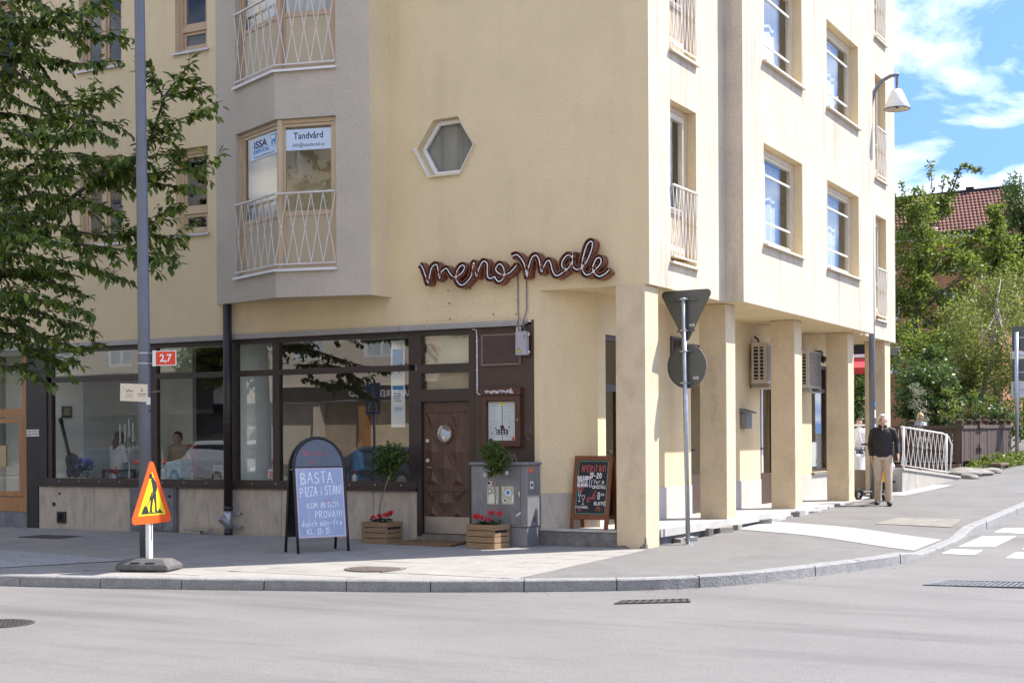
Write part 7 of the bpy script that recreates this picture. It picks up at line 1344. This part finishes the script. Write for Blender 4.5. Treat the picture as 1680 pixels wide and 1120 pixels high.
tree('loose_tree', 'tall loose mid-green tree with bare sprays at its top before the red tiled roof', 'tree', (-4.4, 33.5, 1.1), [(-4.4, 33.5, .9), (-4.3, 33.5, 3), (-4.15, 33.7, 5.5), (-3.9, 34.2, 7.6)], LOOSE, 'leaf_mid', 'tree_bark', 15, 46, .15, limbs=[[(-3.9, 34.2, 7.6), (-3.75, 34.6, 9.6), (-3.85, 34.8, 11.3)], [(-3.6, 34.6, 9.2), (-3.2, 35.1, 10.2), (-2.9, 35.4, 11.2), (-2.35, 35.67, 11.0)], [(-4.0, 34, 8.6), (-4.6, 33.3, 10.4)], [(-3.6, 34.9, 9.6), (-3.4, 35.0, 10.8)]])
BIRCH = [(-0.99, 28.45, 4.4, 1.13, 0.94), (-0.49, 29.86, 5.23, 0.87, 0.87), (-0.16, 28.9, 3.64, 0.66, 1.04), (-1.49, 28.18, 3.83, 0.75, 0.85), (-0.83, 28.54, 3.26, 0.85, 0.6), (-0.83, 30.81, 6.3, 0.99, 0.55), (-1.76, 29.17, 5.24, 0.77, 0.68), (-0.0, 28.98, 2.6, 0.47, 0.57), (-1.6, 28.31, 2.89, 0.4, 0.5)]
tree('birch_tree', 'pale green drooping birch with a leaning flecked trunk behind the fence', 'tree', (-1.45, 29.2, 1.0), [(-1.42, 29.2, .9), (-1.36, 29.25, 1.9), (-1.12, 29.3, 2.7), (-.98, 29.35, 3.4), (-.82, 29.4, 4.2), (-.7, 29.6, 5.6)], BIRCH, 'leaf_birch', 'birch_bark', 15, 56, .095, droop=.55, r0=.17)
tree('pointed_tree', 'dark green pointed tree in front of the roof right of the loose tree', 'tree', (-2.7, 41, 1.3), [(-2.7, 41, 1.2), (-2.7, 41.1, 5), (-2.72, 41.1, 9)], [(-2.59, 41.24, 9.04, 0.77, 0.96), (-3.02, 41.01, 8.33, 0.72, 0.72), (-2.75, 41.15, 10.12, 0.34, 0.6), (-1.9, 40.48, 7.73, 0.71, 0.94), (-2.6, 41, 6.5, 1.1, 1.0)], 'leaf_mid', 'tree_bark', 16, 50, .16)
tree('weeping_tree', 'dark weeping tree hanging at the right edge beside the red roof', 'tree', (-2.0, 43.8, 1.4), [(-2.0, 43.8, 1.3), (-2.05, 43.8, 6), (-2.1, 43.8, 10.6)], [(-2.24, 43.71, 11.05, 0.65, 0.99), (-2.5, 43.56, 9.56, 0.55, 1.24), (-2.03, 43.82, 9.31, 0.65, 1.49), (-2.62, 43.5, 8.57, 0.3, 0.75), (-1.4, 43.9, 10, .7, 1.6)], 'leaf_willow', 'tree_bark', 18, 56, .15, droop=1.2, asp=.35)
def shrub(name, label, base, E, leaf, n_sub, n_leaf, size, droop=0.0, asp=.5, stem_r=.03):
    r = thing(name, label, 'shrub', base); st_ = MB()
    for (x, y, z, rx, rz) in E: st_.tube([(base[0] + (x - base[0]) * .2, base[1] + (y - base[1]) * .2, base[2] - .05), (base[0] + (x - base[0]) * .6, base[1] + (y - base[1]) * .6, (base[2] + z) / 2), (x, y, z)], [stem_r, stem_r * .7, stem_r * .4], 6)
    st_.build('stems', 'tree_bark', r); lf = MB(); lumps(lf, E, n_sub, n_leaf, size, droop, asp); lf.build('foliage', leaf, r)['kind'] = 'stuff'; return r
shrub('laurel_shrub', 'glossy bright laurel shrub behind the terrace beside the pillar', (-1.6, 23.6, .8), [(-1.9, 23.4, 3.11, 0.62, 0.58), (-1.22, 23.77, 3.1, 0.58, 0.55), (-1.55, 23.0, 2.31, 0.67, 0.47), (-1.96, 22.9, 2.4, 0.4, 0.57), (-1.0, 23.89, 2.42, 0.51, 0.48), (-1.66, 24.67, 3.67, 0.46, 0.35), (-1.5, 24, 1.6, .8, .5)], 'leaf_dark', 26, 40, .13)
shrub('shadowy_shrub', 'dark shrub mass behind the far fence posts under the birch', (-.6, 27.6, .9), [(-0.97, 27.6, 2.21, 0.74, 0.55), (-0.32, 27.67, 2.02, 0.66, 0.52), (0.36, 27.2, 1.74, 0.47, 0.43), (-1.41, 28.22, 2.89, 0.57, 0.57), (.9, 29, 2.0, .6, .6)], 'leaf_dark', 22, 38, .11)
shrub('pale_shrub', 'small pale dry shrub beside the last arcade pillar', (-.55, 17.9, .55), [(-0.54, 17.9, 2.3, 0.19, 0.36), (-0.44, 17.9, 1.94, 0.16, 0.22), (-0.64, 17.9, 2.6, 0.12, 0.25), (-.5, 17.9, 1.4, .2, .4)], 'leaf_pale', 60, 20, .06, asp=.3, stem_r=.012)
shrub('lime_sapling', 'young lime-green sapling in front of the dark fence', (-.30, 20.25, .82), [(-0.27, 20.3, 2.14, 0.27, 0.28), (-0.34, 20.26, 2.56, 0.13, 0.19)], 'leaf_lime', 40, 22, .075, stem_r=.012)
shrub('lime_sapling', 'lime-green sapling before the birch trunk behind the fence', (-.28, 24.2, .85), [(-0.32, 24.26, 2.27, 0.27, 0.27), (-0.42, 24.2, 2.62, 0.1, 0.24), (-0.02, 24.42, 2.5, 0.21, 0.14)], 'leaf_lime', 40, 20, .08, stem_r=.012)
shrub('arcade_gap_shrub', 'bushy shrub seen through the gap between the last arcade pillars', (-4.6, 27, .9), [(-4.29, 26.65, 2.7, 0.41, 0.72), (-4.47, 26.2, 2.34, 0.49, 0.57), (-4.91, 26.3, 3.0, 0.46, 0.6), (-5.42, 27.0, 2.7, 0.58, 0.77)], 'leaf_dark', 26, 36, .13)
tree('back_tree', 'green tree rising behind the dark roof of the red awning', 'tree', (-6.0, 33, 1.1), [(-6.0, 33, 1), (-6.1, 33.2, 3.5), (-6.2, 33.4, 5)], [(-5.84, 32.64, 4.83, 0.6, 0.5), (-6.5, 34.56, 5.85, 0.7, 0.6), (-6.2, 33.4, 4, .9, .8), (-5.5, 33.8, 6.2, .8, .8)], 'leaf_mid', 'tree_bark', 16, 40, .14)
tree('hedge_tree', 'dense mid-green tree filling the space below the loose tree', 'tree', (-3.4, 31, 1), [(-3.4, 31, .9), (-3.4, 31, 2.6), (-3.3, 31.2, 3.8)], [(-3.9, 31, 4.3, .8, .8), (-3.0, 31.5, 4.4, .9, .8), (-2.3, 31.6, 4.9, .8, .7), (-3.4, 31, 3.0, 1.2, .8), (-2.2, 31.2, 3.4, .9, .8)], 'leaf_mid', 'tree_bark', 16, 46, .12)
iv = MB(); random.seed(41)
for (x, y, z, rx, rz) in [(0.43, 21.82, 0.78, 0.34, 0.19), (0.62, 22.7, 0.80, 0.34, 0.23), (0.40, 20.08, 0.58, 0.25, 0.15), (0.60, 19.4, 0.45, 0.21, 0.13), (0.72, 23.6, 0.80, 0.30, 0.2), (0.22, 20.7, 0.75, 0.16, 0.2), (0.77, 24.4, 0.82, 0.25, 0.18), (.5, 25.2, .85, .3, .18)]: lumps(iv, [(x, y, z, rx, rz)], 60, 26, .085, depth=1.6)
tag(iv.build('ivy', 'leaf_lime'), 'bright green ivy spreading over the ground along the brown fence', 'ground cover', kind='stuff')

# the leaning street tree at the left
TREE_BRANCHES = [
    [(-9.37, -3.3, 3.64), (-8.25, -3.32, 4.16), (-7.52, -3.34, 4.47), (-6.93, -3.36, 4.63), (-6.47, -3.38, 4.83), (-6.08, -3.4, 4.96), (-5.67, -3.42, 5.07), (-5.36, -3.45, 5.32), (-5.11, -3.47, 5.8), (-4.81, -3.49, 6.03), (-4.61, -3.51, 6.15)],
    [(-5.3, -3.3, 5.81), (-5.42, -3.32, 6.05), (-5.48, -3.34, 6.24)],
    [(-5.28, -3.3, 5.83), (-4.92, -3.25, 5.87), (-4.7, -3.19, 5.89)],
    [(-5.53, -3.3, 5.32), (-5.04, -3.35, 5.49), (-4.48, -3.39, 5.55)],
    [(-5.7, -3.3, 5.2), (-5.28, -3.36, 5.29), (-4.95, -3.41, 5.31)],
    [(-6.18, -3.3, 4.99), (-5.65, -3.24, 5.1), (-5.07, -3.18, 5.13)],
    [(-6.56, -3.3, 4.85), (-5.98, -3.34, 4.89), (-5.42, -3.38, 4.85), (-4.68, -3.41, 4.85), (-4.28, -3.45, 4.9)],
    [(-5.91, -3.3, 4.88), (-5.25, -3.23, 4.69), (-4.76, -3.16, 4.63)],
    [(-7.6, -2.72, 4.78), (-7.34, -2.86, 4.33), (-6.52, -3.0, 4.16), (-5.74, -3.15, 4.2), (-5.25, -3.29, 4.38), (-4.84, -3.44, 4.41)],
    [(-6.33, -3.21, 4.12), (-5.64, -3.15, 4.13), (-5.12, -3.09, 3.95)],
    [(-6.8, -3.39, 4.05), (-5.83, -3.5, 3.89), (-5.31, -3.62, 3.76), (-4.73, -3.73, 3.64)],
    [(-9.17, -3.45, 6.6), (-7.92, -3.59, 7.06), (-7.08, -3.73, 6.9), (-6.17, -3.88, 6.89), (-5.53, -4.02, 6.91)],
    [(-8.28, -2.62, 7.36), (-7.82, -2.49, 7.46), (-7.36, -2.36, 7.53), (-7.06, -2.23, 7.47)],
    [(-8.23, -3.31, 6.99), (-7.34, -3.38, 6.95), (-6.71, -3.45, 6.8), (-6.02, -3.52, 6.66)],
    [(-9.98, -2.66, 6.88), (-8.99, -2.64, 7.06), (-8.05, -2.61, 6.85), (-7.49, -2.59, 6.7), (-6.76, -2.56, 6.65)],
    [(-8.91, -2.71, 6.99), (-8.31, -2.59, 6.85), (-8.08, -2.47, 6.5), (-7.83, -2.35, 6.27)],
    [(-9.12, -3.38, 6.43), (-7.77, -3.42, 6.42), (-7.29, -3.44, 6.11), (-6.97, -3.48, 5.89), (-6.56, -3.5, 5.83), (-5.89, -3.54, 5.92)],
    [(-9.32, -3.22, 6.15), (-8.31, -3.25, 6.28), (-7.7, -3.27, 5.99), (-7.11, -3.29, 5.79), (-6.42, -3.32, 5.63), (-6.01, -3.34, 5.53)],
    [(-8.39, -4.01, 5.23), (-7.38, -4.08, 5.51), (-6.65, -4.15, 5.3), (-6.05, -4.21, 5.26), (-5.57, -4.28, 5.24), (-5.08, -4.35, 5.06)],
    [(-9.53, -2.84, 5.28), (-8.6, -3.0, 5.51), (-7.6, -3.16, 5.34), (-6.75, -3.32, 5.26), (-5.85, -3.48, 4.97)],
    [(-6.36, -4.22, 5.07), (-5.99, -4.17, 5.38), (-5.72, -4.13, 5.7), (-5.38, -4.08, 5.78)],
    [(-8.66, -3.79, 3.55), (-7.73, -3.78, 3.94), (-7.29, -3.77, 3.89), (-6.53, -3.76, 3.75), (-6.12, -3.75, 3.65), (-5.61, -3.73, 3.49)],
    [(-8.94, -3.45, 4.36), (-8.03, -3.51, 4.7), (-7.28, -3.56, 4.71), (-6.78, -3.62, 4.66), (-6.08, -3.67, 4.47), (-5.65, -3.73, 4.33)],
    [(-9.94, -2.5, 3.74), (-8.8, -2.61, 3.93), (-8.08, -2.72, 3.7), (-7.5, -2.83, 3.58), (-7.07, -2.93, 3.42)],
    [(-8.7, -3.56, 3.24), (-7.64, -3.66, 3.42), (-6.86, -3.77, 3.25), (-6.32, -3.87, 3.14), (-5.94, -3.97, 3.06)],
    [(-9.42, -3.16, 3.22), (-8.35, -3.24, 3.16), (-7.67, -3.32, 2.96), (-7.25, -3.4, 2.81), (-6.61, -3.47, 2.65), (-6.16, -3.55, 2.71)],
    [(-8.58, -3.66, 2.81), (-7.86, -3.57, 2.79), (-7.38, -3.49, 2.65), (-7.02, -3.4, 2.51), (-6.76, -3.31, 2.5)],
    [(-8.51, -3.72, 2.55), (-7.83, -3.7, 2.45), (-7.51, -3.68, 2.44), (-7.2, -3.66, 2.31), (-6.97, -3.64, 2.19)],
    [(-8.97, -2.67, 4.29), (-8.33, -2.81, 4.46), (-7.48, -2.95, 4.38), (-6.97, -3.09, 4.16)],
    [(-7.95, -4.19, 3.87), (-7.16, -4.28, 4.12), (-6.41, -4.38, 3.99), (-5.79, -4.47, 3.85)],
    [(-9.45, -2.92, 3.59), (-8.74, -2.88, 3.81), (-8.06, -2.84, 3.86), (-7.36, -2.8, 3.72)],
    [(-8.65, -3.87, 7.26), (-7.54, -3.93, 7.2), (-6.91, -3.99, 7.17), (-6.42, -4.05, 6.88)],
    [(-8.19, -3.98, 4.89), (-7.48, -4.0, 4.94), (-6.8, -4.01, 4.84), (-6.15, -4.02, 4.7)],
    [(-7.91, -4.22, 4.43), (-7.31, -4.15, 4.37), (-6.72, -4.08, 4.39)],
    [(-9.96, -2.69, 5.84), (-9.12, -2.53, 6.22), (-8.8, -2.37, 6.17), (-8.48, -2.21, 6.08)],
    [(-9.39, -2.98, 2.97), (-8.82, -2.82, 3.39), (-8.27, -2.65, 3.27), (-7.84, -2.49, 3.11), (-7.42, -2.33, 2.97)],
    [(-7.98, -4.27, 3.71), (-7.11, -4.34, 3.35), (-6.48, -4.42, 3.29)],
    [(-10.14, -2.56, 2.93), (-9.22, -2.46, 3.04), (-8.82, -2.37, 2.98), (-8.31, -2.27, 2.88), (-8.05, -2.18, 2.98)],
    [(-8.67, -3.56, 6.51), (-8.13, -3.41, 7.3), (-7.83, -3.25, 6.88), (-7.77, -3.1, 6.5)],
    [(-9.13, -3.18, 4.84), (-8.52, -3.07, 4.97), (-8.04, -2.96, 5.29), (-7.46, -2.85, 5.21), (-7.0, -2.74, 5.29)],
]
random.seed(19)
st_ = thing('cherry_tree', 'leafy green street tree spreading in from the left in front of the facade', 'tree', (-9.55, -3.9, PAVE(-9.5, -3.9)))
mb = MB(); mb.tube([(-9.55, -3.9, -.15), (-9.5, -3.85, 1.6), (-9.45, -3.7, 3.2), (-9.5, -3.6, 4.6), (-9.6, -3.7, 7.0), (-9.7, -3.8, 9.5)], [.17, .145, .13, .11, .08, .03], 12); mb.build('trunk', 'tree_bark', st_, smooth=True)
lb = MB(); lf = MB()
def spray(P, r0, leafy=.45, dens=.024, side=True):
    """leaves along a branch, alternate, hanging; short side twigs"""
    P = [Vector(p) for p in P]; lb.tube(P, [max(.0035, r0 * (1 - .85 * i / (len(P) - 1))) for i in range(len(P))], 6)
    tot = sum((b - a).length for a, b in zip(P, P[1:])); acc = 0
    for a, b in zip(P, P[1:]):
        L = (b - a).length; d = (b - a).normalized() if L > 1e-6 else Vector((1, 0, 0)); n = int(L / dens)
        for i in range(n):
            f = (acc + L * i / max(1, n)) / tot
            if random.random() > leafy + (1 - leafy) * min(1, f * 1.6): continue
            p = a.lerp(b, i / n); s = d.cross(Vector((0, 0, 1))); s = s.normalized() if s.length > 1e-3 else Vector((0, 1, 0)); q = d * .55 + s * (1 if i % 2 else -1) * random.uniform(.2, .9) + Vector((0, 0, random.gauss(-.55, .38))) + Vector((random.gauss(0,.3), random.gauss(0, .4), 0)); leaf6(lf, p + Vector((random.gauss(0, .012), random.gauss(0, .03), random.gauss(0, .012))), q, random.choice((random.uniform(.06, .1), random.uniform(.10, .155), random.uniform(.10, .155))), random.uniform(.045, .075), fold=.12)
        if side:
            for i in range(int(L / .058)):
                if random.random() < .6:
                    p = a.lerp(b, random.random()); q = (d + Vector((random.gauss(0, .35), random.gauss(0, .8), random.gauss(-.05, .6)))).normalized(); k = random.uniform(.18, .5) * (1 if (acc / tot) < .7 else .45); spray([p, p + q * k * .5 + Vector((0, 0, .01)), p + q * k - Vector((0, 0, .03 * k))], .006, .85, .024, False)
        acc += L
for i, P in enumerate(TREE_BRANCHES):
    thick = .045 if i in (0,) else .018; P = list(P)
    if P[0][0] < -8.9: P = [(-9.5, -3.65, max(2.6, P[0][2] - .7))] + P; thick = max(thick, .03)
    spray(P, thick, .12 if i == 0 else .3)
for i in range(46):       # the rest of the crown, outside the picture to the left and above
    a = random.uniform(0, 2 * PI); z = random.uniform(3.0, 9.5); R = random.uniform(1.2, 2.6) * (1 - abs(z - 6) / 7); p = Vector((-9.55, -3.7, z)); d = Vector((math.cos(a), math.sin(a) * .85, .25))
    if d.x > .35 and z < 8: continue
    spray([p, p + d * R * .5, p + d * R + Vector((0, 0, -.15))], .02, .25)
lb.build('limbs', 'tree_bark', st_, smooth=True); lf.build('crown', 'leaf_cherry', st_)['kind'] = 'stuff'

# ------------------------------------------------------------------ far house with the tiled roof
ho = thing('tiled_house', 'orange rendered house with a red tiled roof behind the trees', 'house', (-8.0, 62, 1.8)); HF = Frame((-8.83, 60.61, 0), (1.765, -.178, 0)); s0, s1 = -16.0, 3.15; EZ, RZ = 12.45, 14.88
wins = [(.33, .83, 10.35, 11.5), (.1, 1.1, 7.9, 9.2), (-3.2, -2.5, 10.35, 11.5), (-3.2, -2.3, 7.9, 9.2), (-6.6, -5.9, 10.35, 11.5), (-6.6, -5.7, 7.9, 9.2), (-3.2, -2.3, 5.0, 6.4), (.1, 1.1, 5.0, 6.4)]
mb = MB(); mb.flat(HF, rect(s0, s1, 0, EZ), 0, [rect(*w) for w in wins]); [mb.reveal(HF, rect(*w), .12) for w in wins]; mb.quad(HF.pt(s1, 0, 0), HF.pt(s1, 0, -6), HF.pt(s1, EZ, -6), HF.pt(s1, EZ, 0)); mb.add([HF.pt(s1, EZ, 0), HF.pt(s1, EZ, -6), HF.pt(s1, RZ, -3)], [(0, 1, 2)]); mb.build('wall', 'house_orange', ho)
for w in wins:
    f = MB(); f.frame(HF, w[0] + .003, w[1] - .003, w[2] + .003, w[3] - .003, .09, -.1, -.02); m_ = (w[0] + w[1]) / 2; f.fbox(HF, m_ - .04, m_ + .04, w[2] + .093, w[3] - .093, -.09, -.022); q = f.build('window', 'white_paint', ho); g = MB(); g.fbox(HF, w[0] + .093, w[1] - .093, w[2] + .093, w[3] - .093, -.085, -.08); g.build('pane', 'glass_upper', q); g = MB(); g.fbox(HF, w[0] - .06, w[1] + .06, w[2] - .06, w[2] - .003, -.02, .06); g.build('sill', 'white_paint', q)
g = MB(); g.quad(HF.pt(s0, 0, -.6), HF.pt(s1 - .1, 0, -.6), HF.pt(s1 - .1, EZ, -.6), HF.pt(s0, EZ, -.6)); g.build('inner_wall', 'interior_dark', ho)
rd = (HF.pt(0, RZ, -3.0) - HF.pt(0, EZ - .15, .45)); RL = rd.length; RFm = Frame(HF.pt(0, EZ - .15, .45), HF.S, rd)
mb = MB(); mb.fbox(RFm, s0 - .2, s1 + .2, 0, RL, -.12, 0); mb.build('roof', 'tile_red', ho); tl = MB(); nr = 13; tw = .21
for j in range(nr):
    for i in range(int((s1 + .2 - (s0 - .2)) / tw)):
        a = s0 - .2 + i * tw + (tw / 2 if j % 2 else 0); t = RL * j / nr; L = RL / nr * 1.12; o = .012; vs = []
        for tt, oo in ((t, .075), (min(t + L, RL), .02)):
            for k in range(4): th = PI * k / 3; vs.append(RFm.pt(a + tw / 2 - math.cos(th) * tw * .46, tt, oo + math.sin(th) * .055))
        tl.add(vs, [(0, 1, 5, 4), (1, 2, 6, 5), (2, 3, 7, 6), (0, 3, 2, 1)])
tl.build('roof_tiles', 'tile_red', ho)['kind'] = 'stuff'
mb = MB(); mb.tube([HF.pt(s0 - .2, RZ + .04, -3.0), HF.pt(s1 + .2, RZ + .04, -3.0)], .14, 8); mb.build('ridge', 'black_matt', ho); mb = MB(); mb.fbox(HF, s0, s1 + .2, EZ - .32, EZ - .17, .3, .5); mb.build('gutter', 'black_matt', ho); mb = MB(); mb.fbox(HF, s0, s1, EZ - .45, EZ - .33, .01, .35); mb.build('eaves', 'white_paint', ho)
mb = MB(); b = HF.pt(.6, 0, -3.1); mb.box(b.x - .2, b.x + .2, b.y - .2, b.y + .2, RZ - .3, RZ + .3); mb.build('chimney', 'black_matt', ho)

# ------------------------------------------------------------------ across the street: what the shop windows mirror
op = thing('facing_building', 'beige apartment building across the street, mirrored in the shop windows', 'building', (-20, -29, 0)); OF = Frame((30, -29, 0), (-1, 0, 0)); WL = 95.0
ow = []; x = 2.0
while x < WL - 4:
    for fl in range(4): ow.append((x, x + 1.5, 4.7 + fl * 2.9, 6.2 + fl * 2.9))
    x += 3.4
mb = MB(); mb.flat(OF, rect(0, WL, 3.6, 17), 0, [rect(*w) for w in ow]); mb.quad(OF.pt(0, -.2, 0), OF.pt(0, -.2, -10), OF.pt(0, 17, -10), OF.pt(0, 17, 0)); mb.build('wall', 'facade_beige', op)
fm = MB(); pm = MB()
for w in ow: mb = fm; mb.frame(OF, w[0], w[1], w[2], w[3], .09, -.12, -.04); mb.fbox(OF, (w[0] + w[1]) / 2 - .05, (w[0] + w[1]) / 2 + .05, w[2] + .09, w[3] - .09, -.12, -.042); pm.fbox(OF, w[0] + .09, w[1] - .09, w[2] + .09, w[3] - .09, -.1, -.09)
fm.build('window_frames', 'white_paint', op)['kind'] = 'stuff'; pm.build('window_panes', 'blind_dark', op)['kind'] = 'stuff'
mb = MB(); mb.fbox(OF, 0, WL, 3.0, 3.6, -.2, .12); mb.build('shop_fascia', 'facade_beige', op); mb = MB(); mb.fbox(OF, 48.5, 58.5, 3.02, 3.58, .121, .14); mb.build('dark_fascia', 'facade_shop', op); mb = MB(); mb.fbox(OF, 62, 84, 2.6, 4.4, .121, .16); mb.build('dark_fascia', 'facade_shop', op); mb = MB(); mb.fbox(OF, 0, WL, -.3, .5, -.3, .0); mb.build('plinth', 'stone_grey', op)  # the wider dark fascia is added to darken what the guitar window mirrors
x = 0
k = 0
while x < WL:
    w = (3.6, 2.2, 4.4)[k % 3]; mb = MB(); mb.fbox(OF, x + .2, min(WL, x + w - .15), .5, 3.0, -.45, -.4); mb.build('shop_window', ('interior_warm', 'case_light', 'facade_beige')[k % 3] if x < 61 else 'facade_shop', op); mb = MB(); mb.fbox(OF, x - .15, x + .2, -.2, 3.0, -.4, .02); mb.build('shop_pier', ('facade_beige', 'orange_wood', 'facade_beige')[k % 3] if x < 61 else 'pier_black', op); x += w; k += 1  # dark windows and piers at the far end added to darken the mirror image
for s in (47.0, 60.0, 38): mb = MB(); mb.fbox(OF, s, s + 3.4, 4.4, 5.3, .01, 1.1); mb.build('balcony', 'facade_green', op)
font_text(OF, 'THAI STREET FOOD', 53.5, 3.15, .36, 'chalk_white', op, o=.145)
mb = MB(); mb.box(-65, 30, -29, -23.6, -.3, .02); structure(mb.build('far_pavement', 'paving'))
def car(label, x, y, rz, paint, suv=True, z=0.0):
    r = thing('parked_car', label, 'car', (x, y, z), rz); H = 1.68 if suv else 1.45; F = Frame((0, 0, 0), (1, 0, 0))
    prof = [(-2.25, .35), (-2.30, .75), (-2.22, 1.02), (-1.95, H - .08), (-1.7, H), (.35, H), (1.05, 1.05), (2.05, .90), (2.28, .65), (2.25, .35)]
    secs = [(-.90, .86), (-.86, 1.0), (.86, 1.0), (.90, .86)]; mb = MB(); vs = []
    for yy, k in ((-.91, 0), (-.80, 1), (.80, 1), (.91, 0)):
        for px, pz in prof: vs.append((px * (.985 if not k else 1), yy if pz < 1.1 else yy * .80, pz if k or pz < 1.1 else pz - .05))
    n = len(prof); mb.add(vs, [(s * n + i, s * n + (i + 1) % n, (s + 1) * n + (i + 1) % n, (s + 1) * n + i) for s in range(3) for i in range(n)] + [tuple(range(n - 1, -1, -1)), tuple(3 * n + i for i in range(n))]); mb.build('body', paint, r, local=True, bevel=.04, smooth=False)
    for sgn in (-1, 1): g = MB(); g.prism(Frame((0, sgn * .775, 0), (1, 0, 0)), [(-1.75, 1.08), (-1.62, H - .14), (.28, H - .14), (.85, 1.08)], -.02, .02); g.build('side_window', 'black', r, local=True)
    g = MB(); g.hexa([(-2.235, -.62, 1.08), (-2.235, .62, 1.08), (-2.2, .62, 1.08), (-2.2, -.62, 1.08), (-2.0, -.56, H - .14), (-2.0, .56, H - .14), (-1.95, .56, H - .14), (-1.95, -.56, H - .14)]); g.build('rear_window', 'black', r, local=True); g = MB(); g.hexa([(1.02, -.66, 1.10), (1.02, .66, 1.10), (.98, .66, 1.08), (.98, -.66, 1.08), (.44, -.58, H - .08), (.44, .58, H - .08), (.40, .58, H - .08), (.40, -.58, H - .08)]); g.build('windscreen', 'black', r, local=True)
    for sgn in (-1, 1):
        g = MB(); g.box(-2.31, -2.2, sgn * .62 - .16, sgn * .62 + .16, .86, 1.02); g.build('tail_light', 'lamp_red', r, local=True); g = MB(); g.box(2.16, 2.27, sgn * .62 - .18, sgn * .62 + .18, .68, .82); g.build('headlight', 'white_plain', r, local=True)
        for xx in (-1.35, 1.40):
            w = MB(); w.tube([(xx, sgn * .74, .33), (xx, sgn * .93, .33)], .33, 20); q = w.build('wheel', 'tyre', r, local=True); h = MB(); h.tube([(xx, sgn * .90, .33), (xx, sgn * .94, .33)], .21, 14); h.build('rim', 'steel_plate', q, local=True)
    g = MB(); g.box(-2.325, -2.29, -.26, .26, .62, .74); g.build('number_plate', 'white_plain', r, local=True); g = MB(); g.box(-2.35, -2.2, -.85, .85, .36, .56); g.build('bumper', 'black', r, local=True); return r
car('silver car parked across the street, mirrored in the window beside the downpipe', -25.6, -21.6, math.radians(197), 'car_silver', True, ROAD(-25, -21.6)); car('dark blue car parked ahead of the mirrored silver one', -31.2, -21.9, math.radians(183), 'car_blue', False, ROAD(-31, -21.9)); car('dark blue car parked across the street mirrored beside the pavement board', -18.6, -21.4, math.radians(180), 'car_blue', False, ROAD(-18, -21.4))
cs_ = thing('crossing_sign', 'blue pedestrian crossing sign mirrored in the shop window beside the door', 'road sign', (-8.4, -6.0, ROAD(-8, -6.3))); mb = MB(); mb.tube([(-8.4, -5.9, -.2), (-8.4, -5.9, 2.6)], .03, 10); mb.build('pole', 'galvanised', cs_, smooth=True); CFm = Frame((-8.4, -5.86, 0), (-.877, -.48, 0)); mb = MB(); mb.fbox(CFm, -.3, .3, 1.95, 2.55, .0, .006); mb.build('plate', 'blue_sign', cs_); mb = MB(); mb.prism(CFm, [(-.24, 2.0), (.24, 2.0), (0, 2.49)], .0062, .0075); mb.build('triangle', 'white_plain', cs_)
mb = MB(); mb.disc(CFm, .01, 2.38, .03, .0077, .009, 10); mb.stroke(CFm, [(.01, 2.34), (-.01, 2.2), (-.07, 2.06)], .04, .0085); mb.stroke(CFm, [(-.01, 2.2), (.06, 2.06)], .035, .0087); mb.stroke(CFm, [(.0, 2.3), (.07, 2.22)], .022, .0089); mb.stroke(CFm, [(.0, 2.3), (-.06, 2.22)], .022, .009); mb.stroke(CFm, [(-.15, 2.04), (.15, 2.04)], .02, .0088); mb.build('walker_symbol', 'ink', cs_)
bt_ = [(-16, -24.2, 'leafy street tree across the road mirrored in the bay window', 5.2), (-27, -24.4, 'street tree across the road mirrored above the silver car', 5.0), (-38, -24.4, 'street tree across the road mirrored at the guitar window', 5.4), (4, -25, 'street tree behind the viewpoint across the road', 5.0)]
random.seed(90)
for x, y, lb_, z in bt_: tree('facing_tree', lb_, 'tree', (x, y, .0), [(x, y, -.2), (x + .1, y, 2.2), (x, y, 4.5)], [(x + random.uniform(-1.4, 1.4), y + random.uniform(-1, 1), z + random.uniform(-.8, 3.2), 1.2, 1.0) for _ in range(7)], 'leaf_mid', 'tree_bark', 6, 40, .24, grp='street trees across the road')
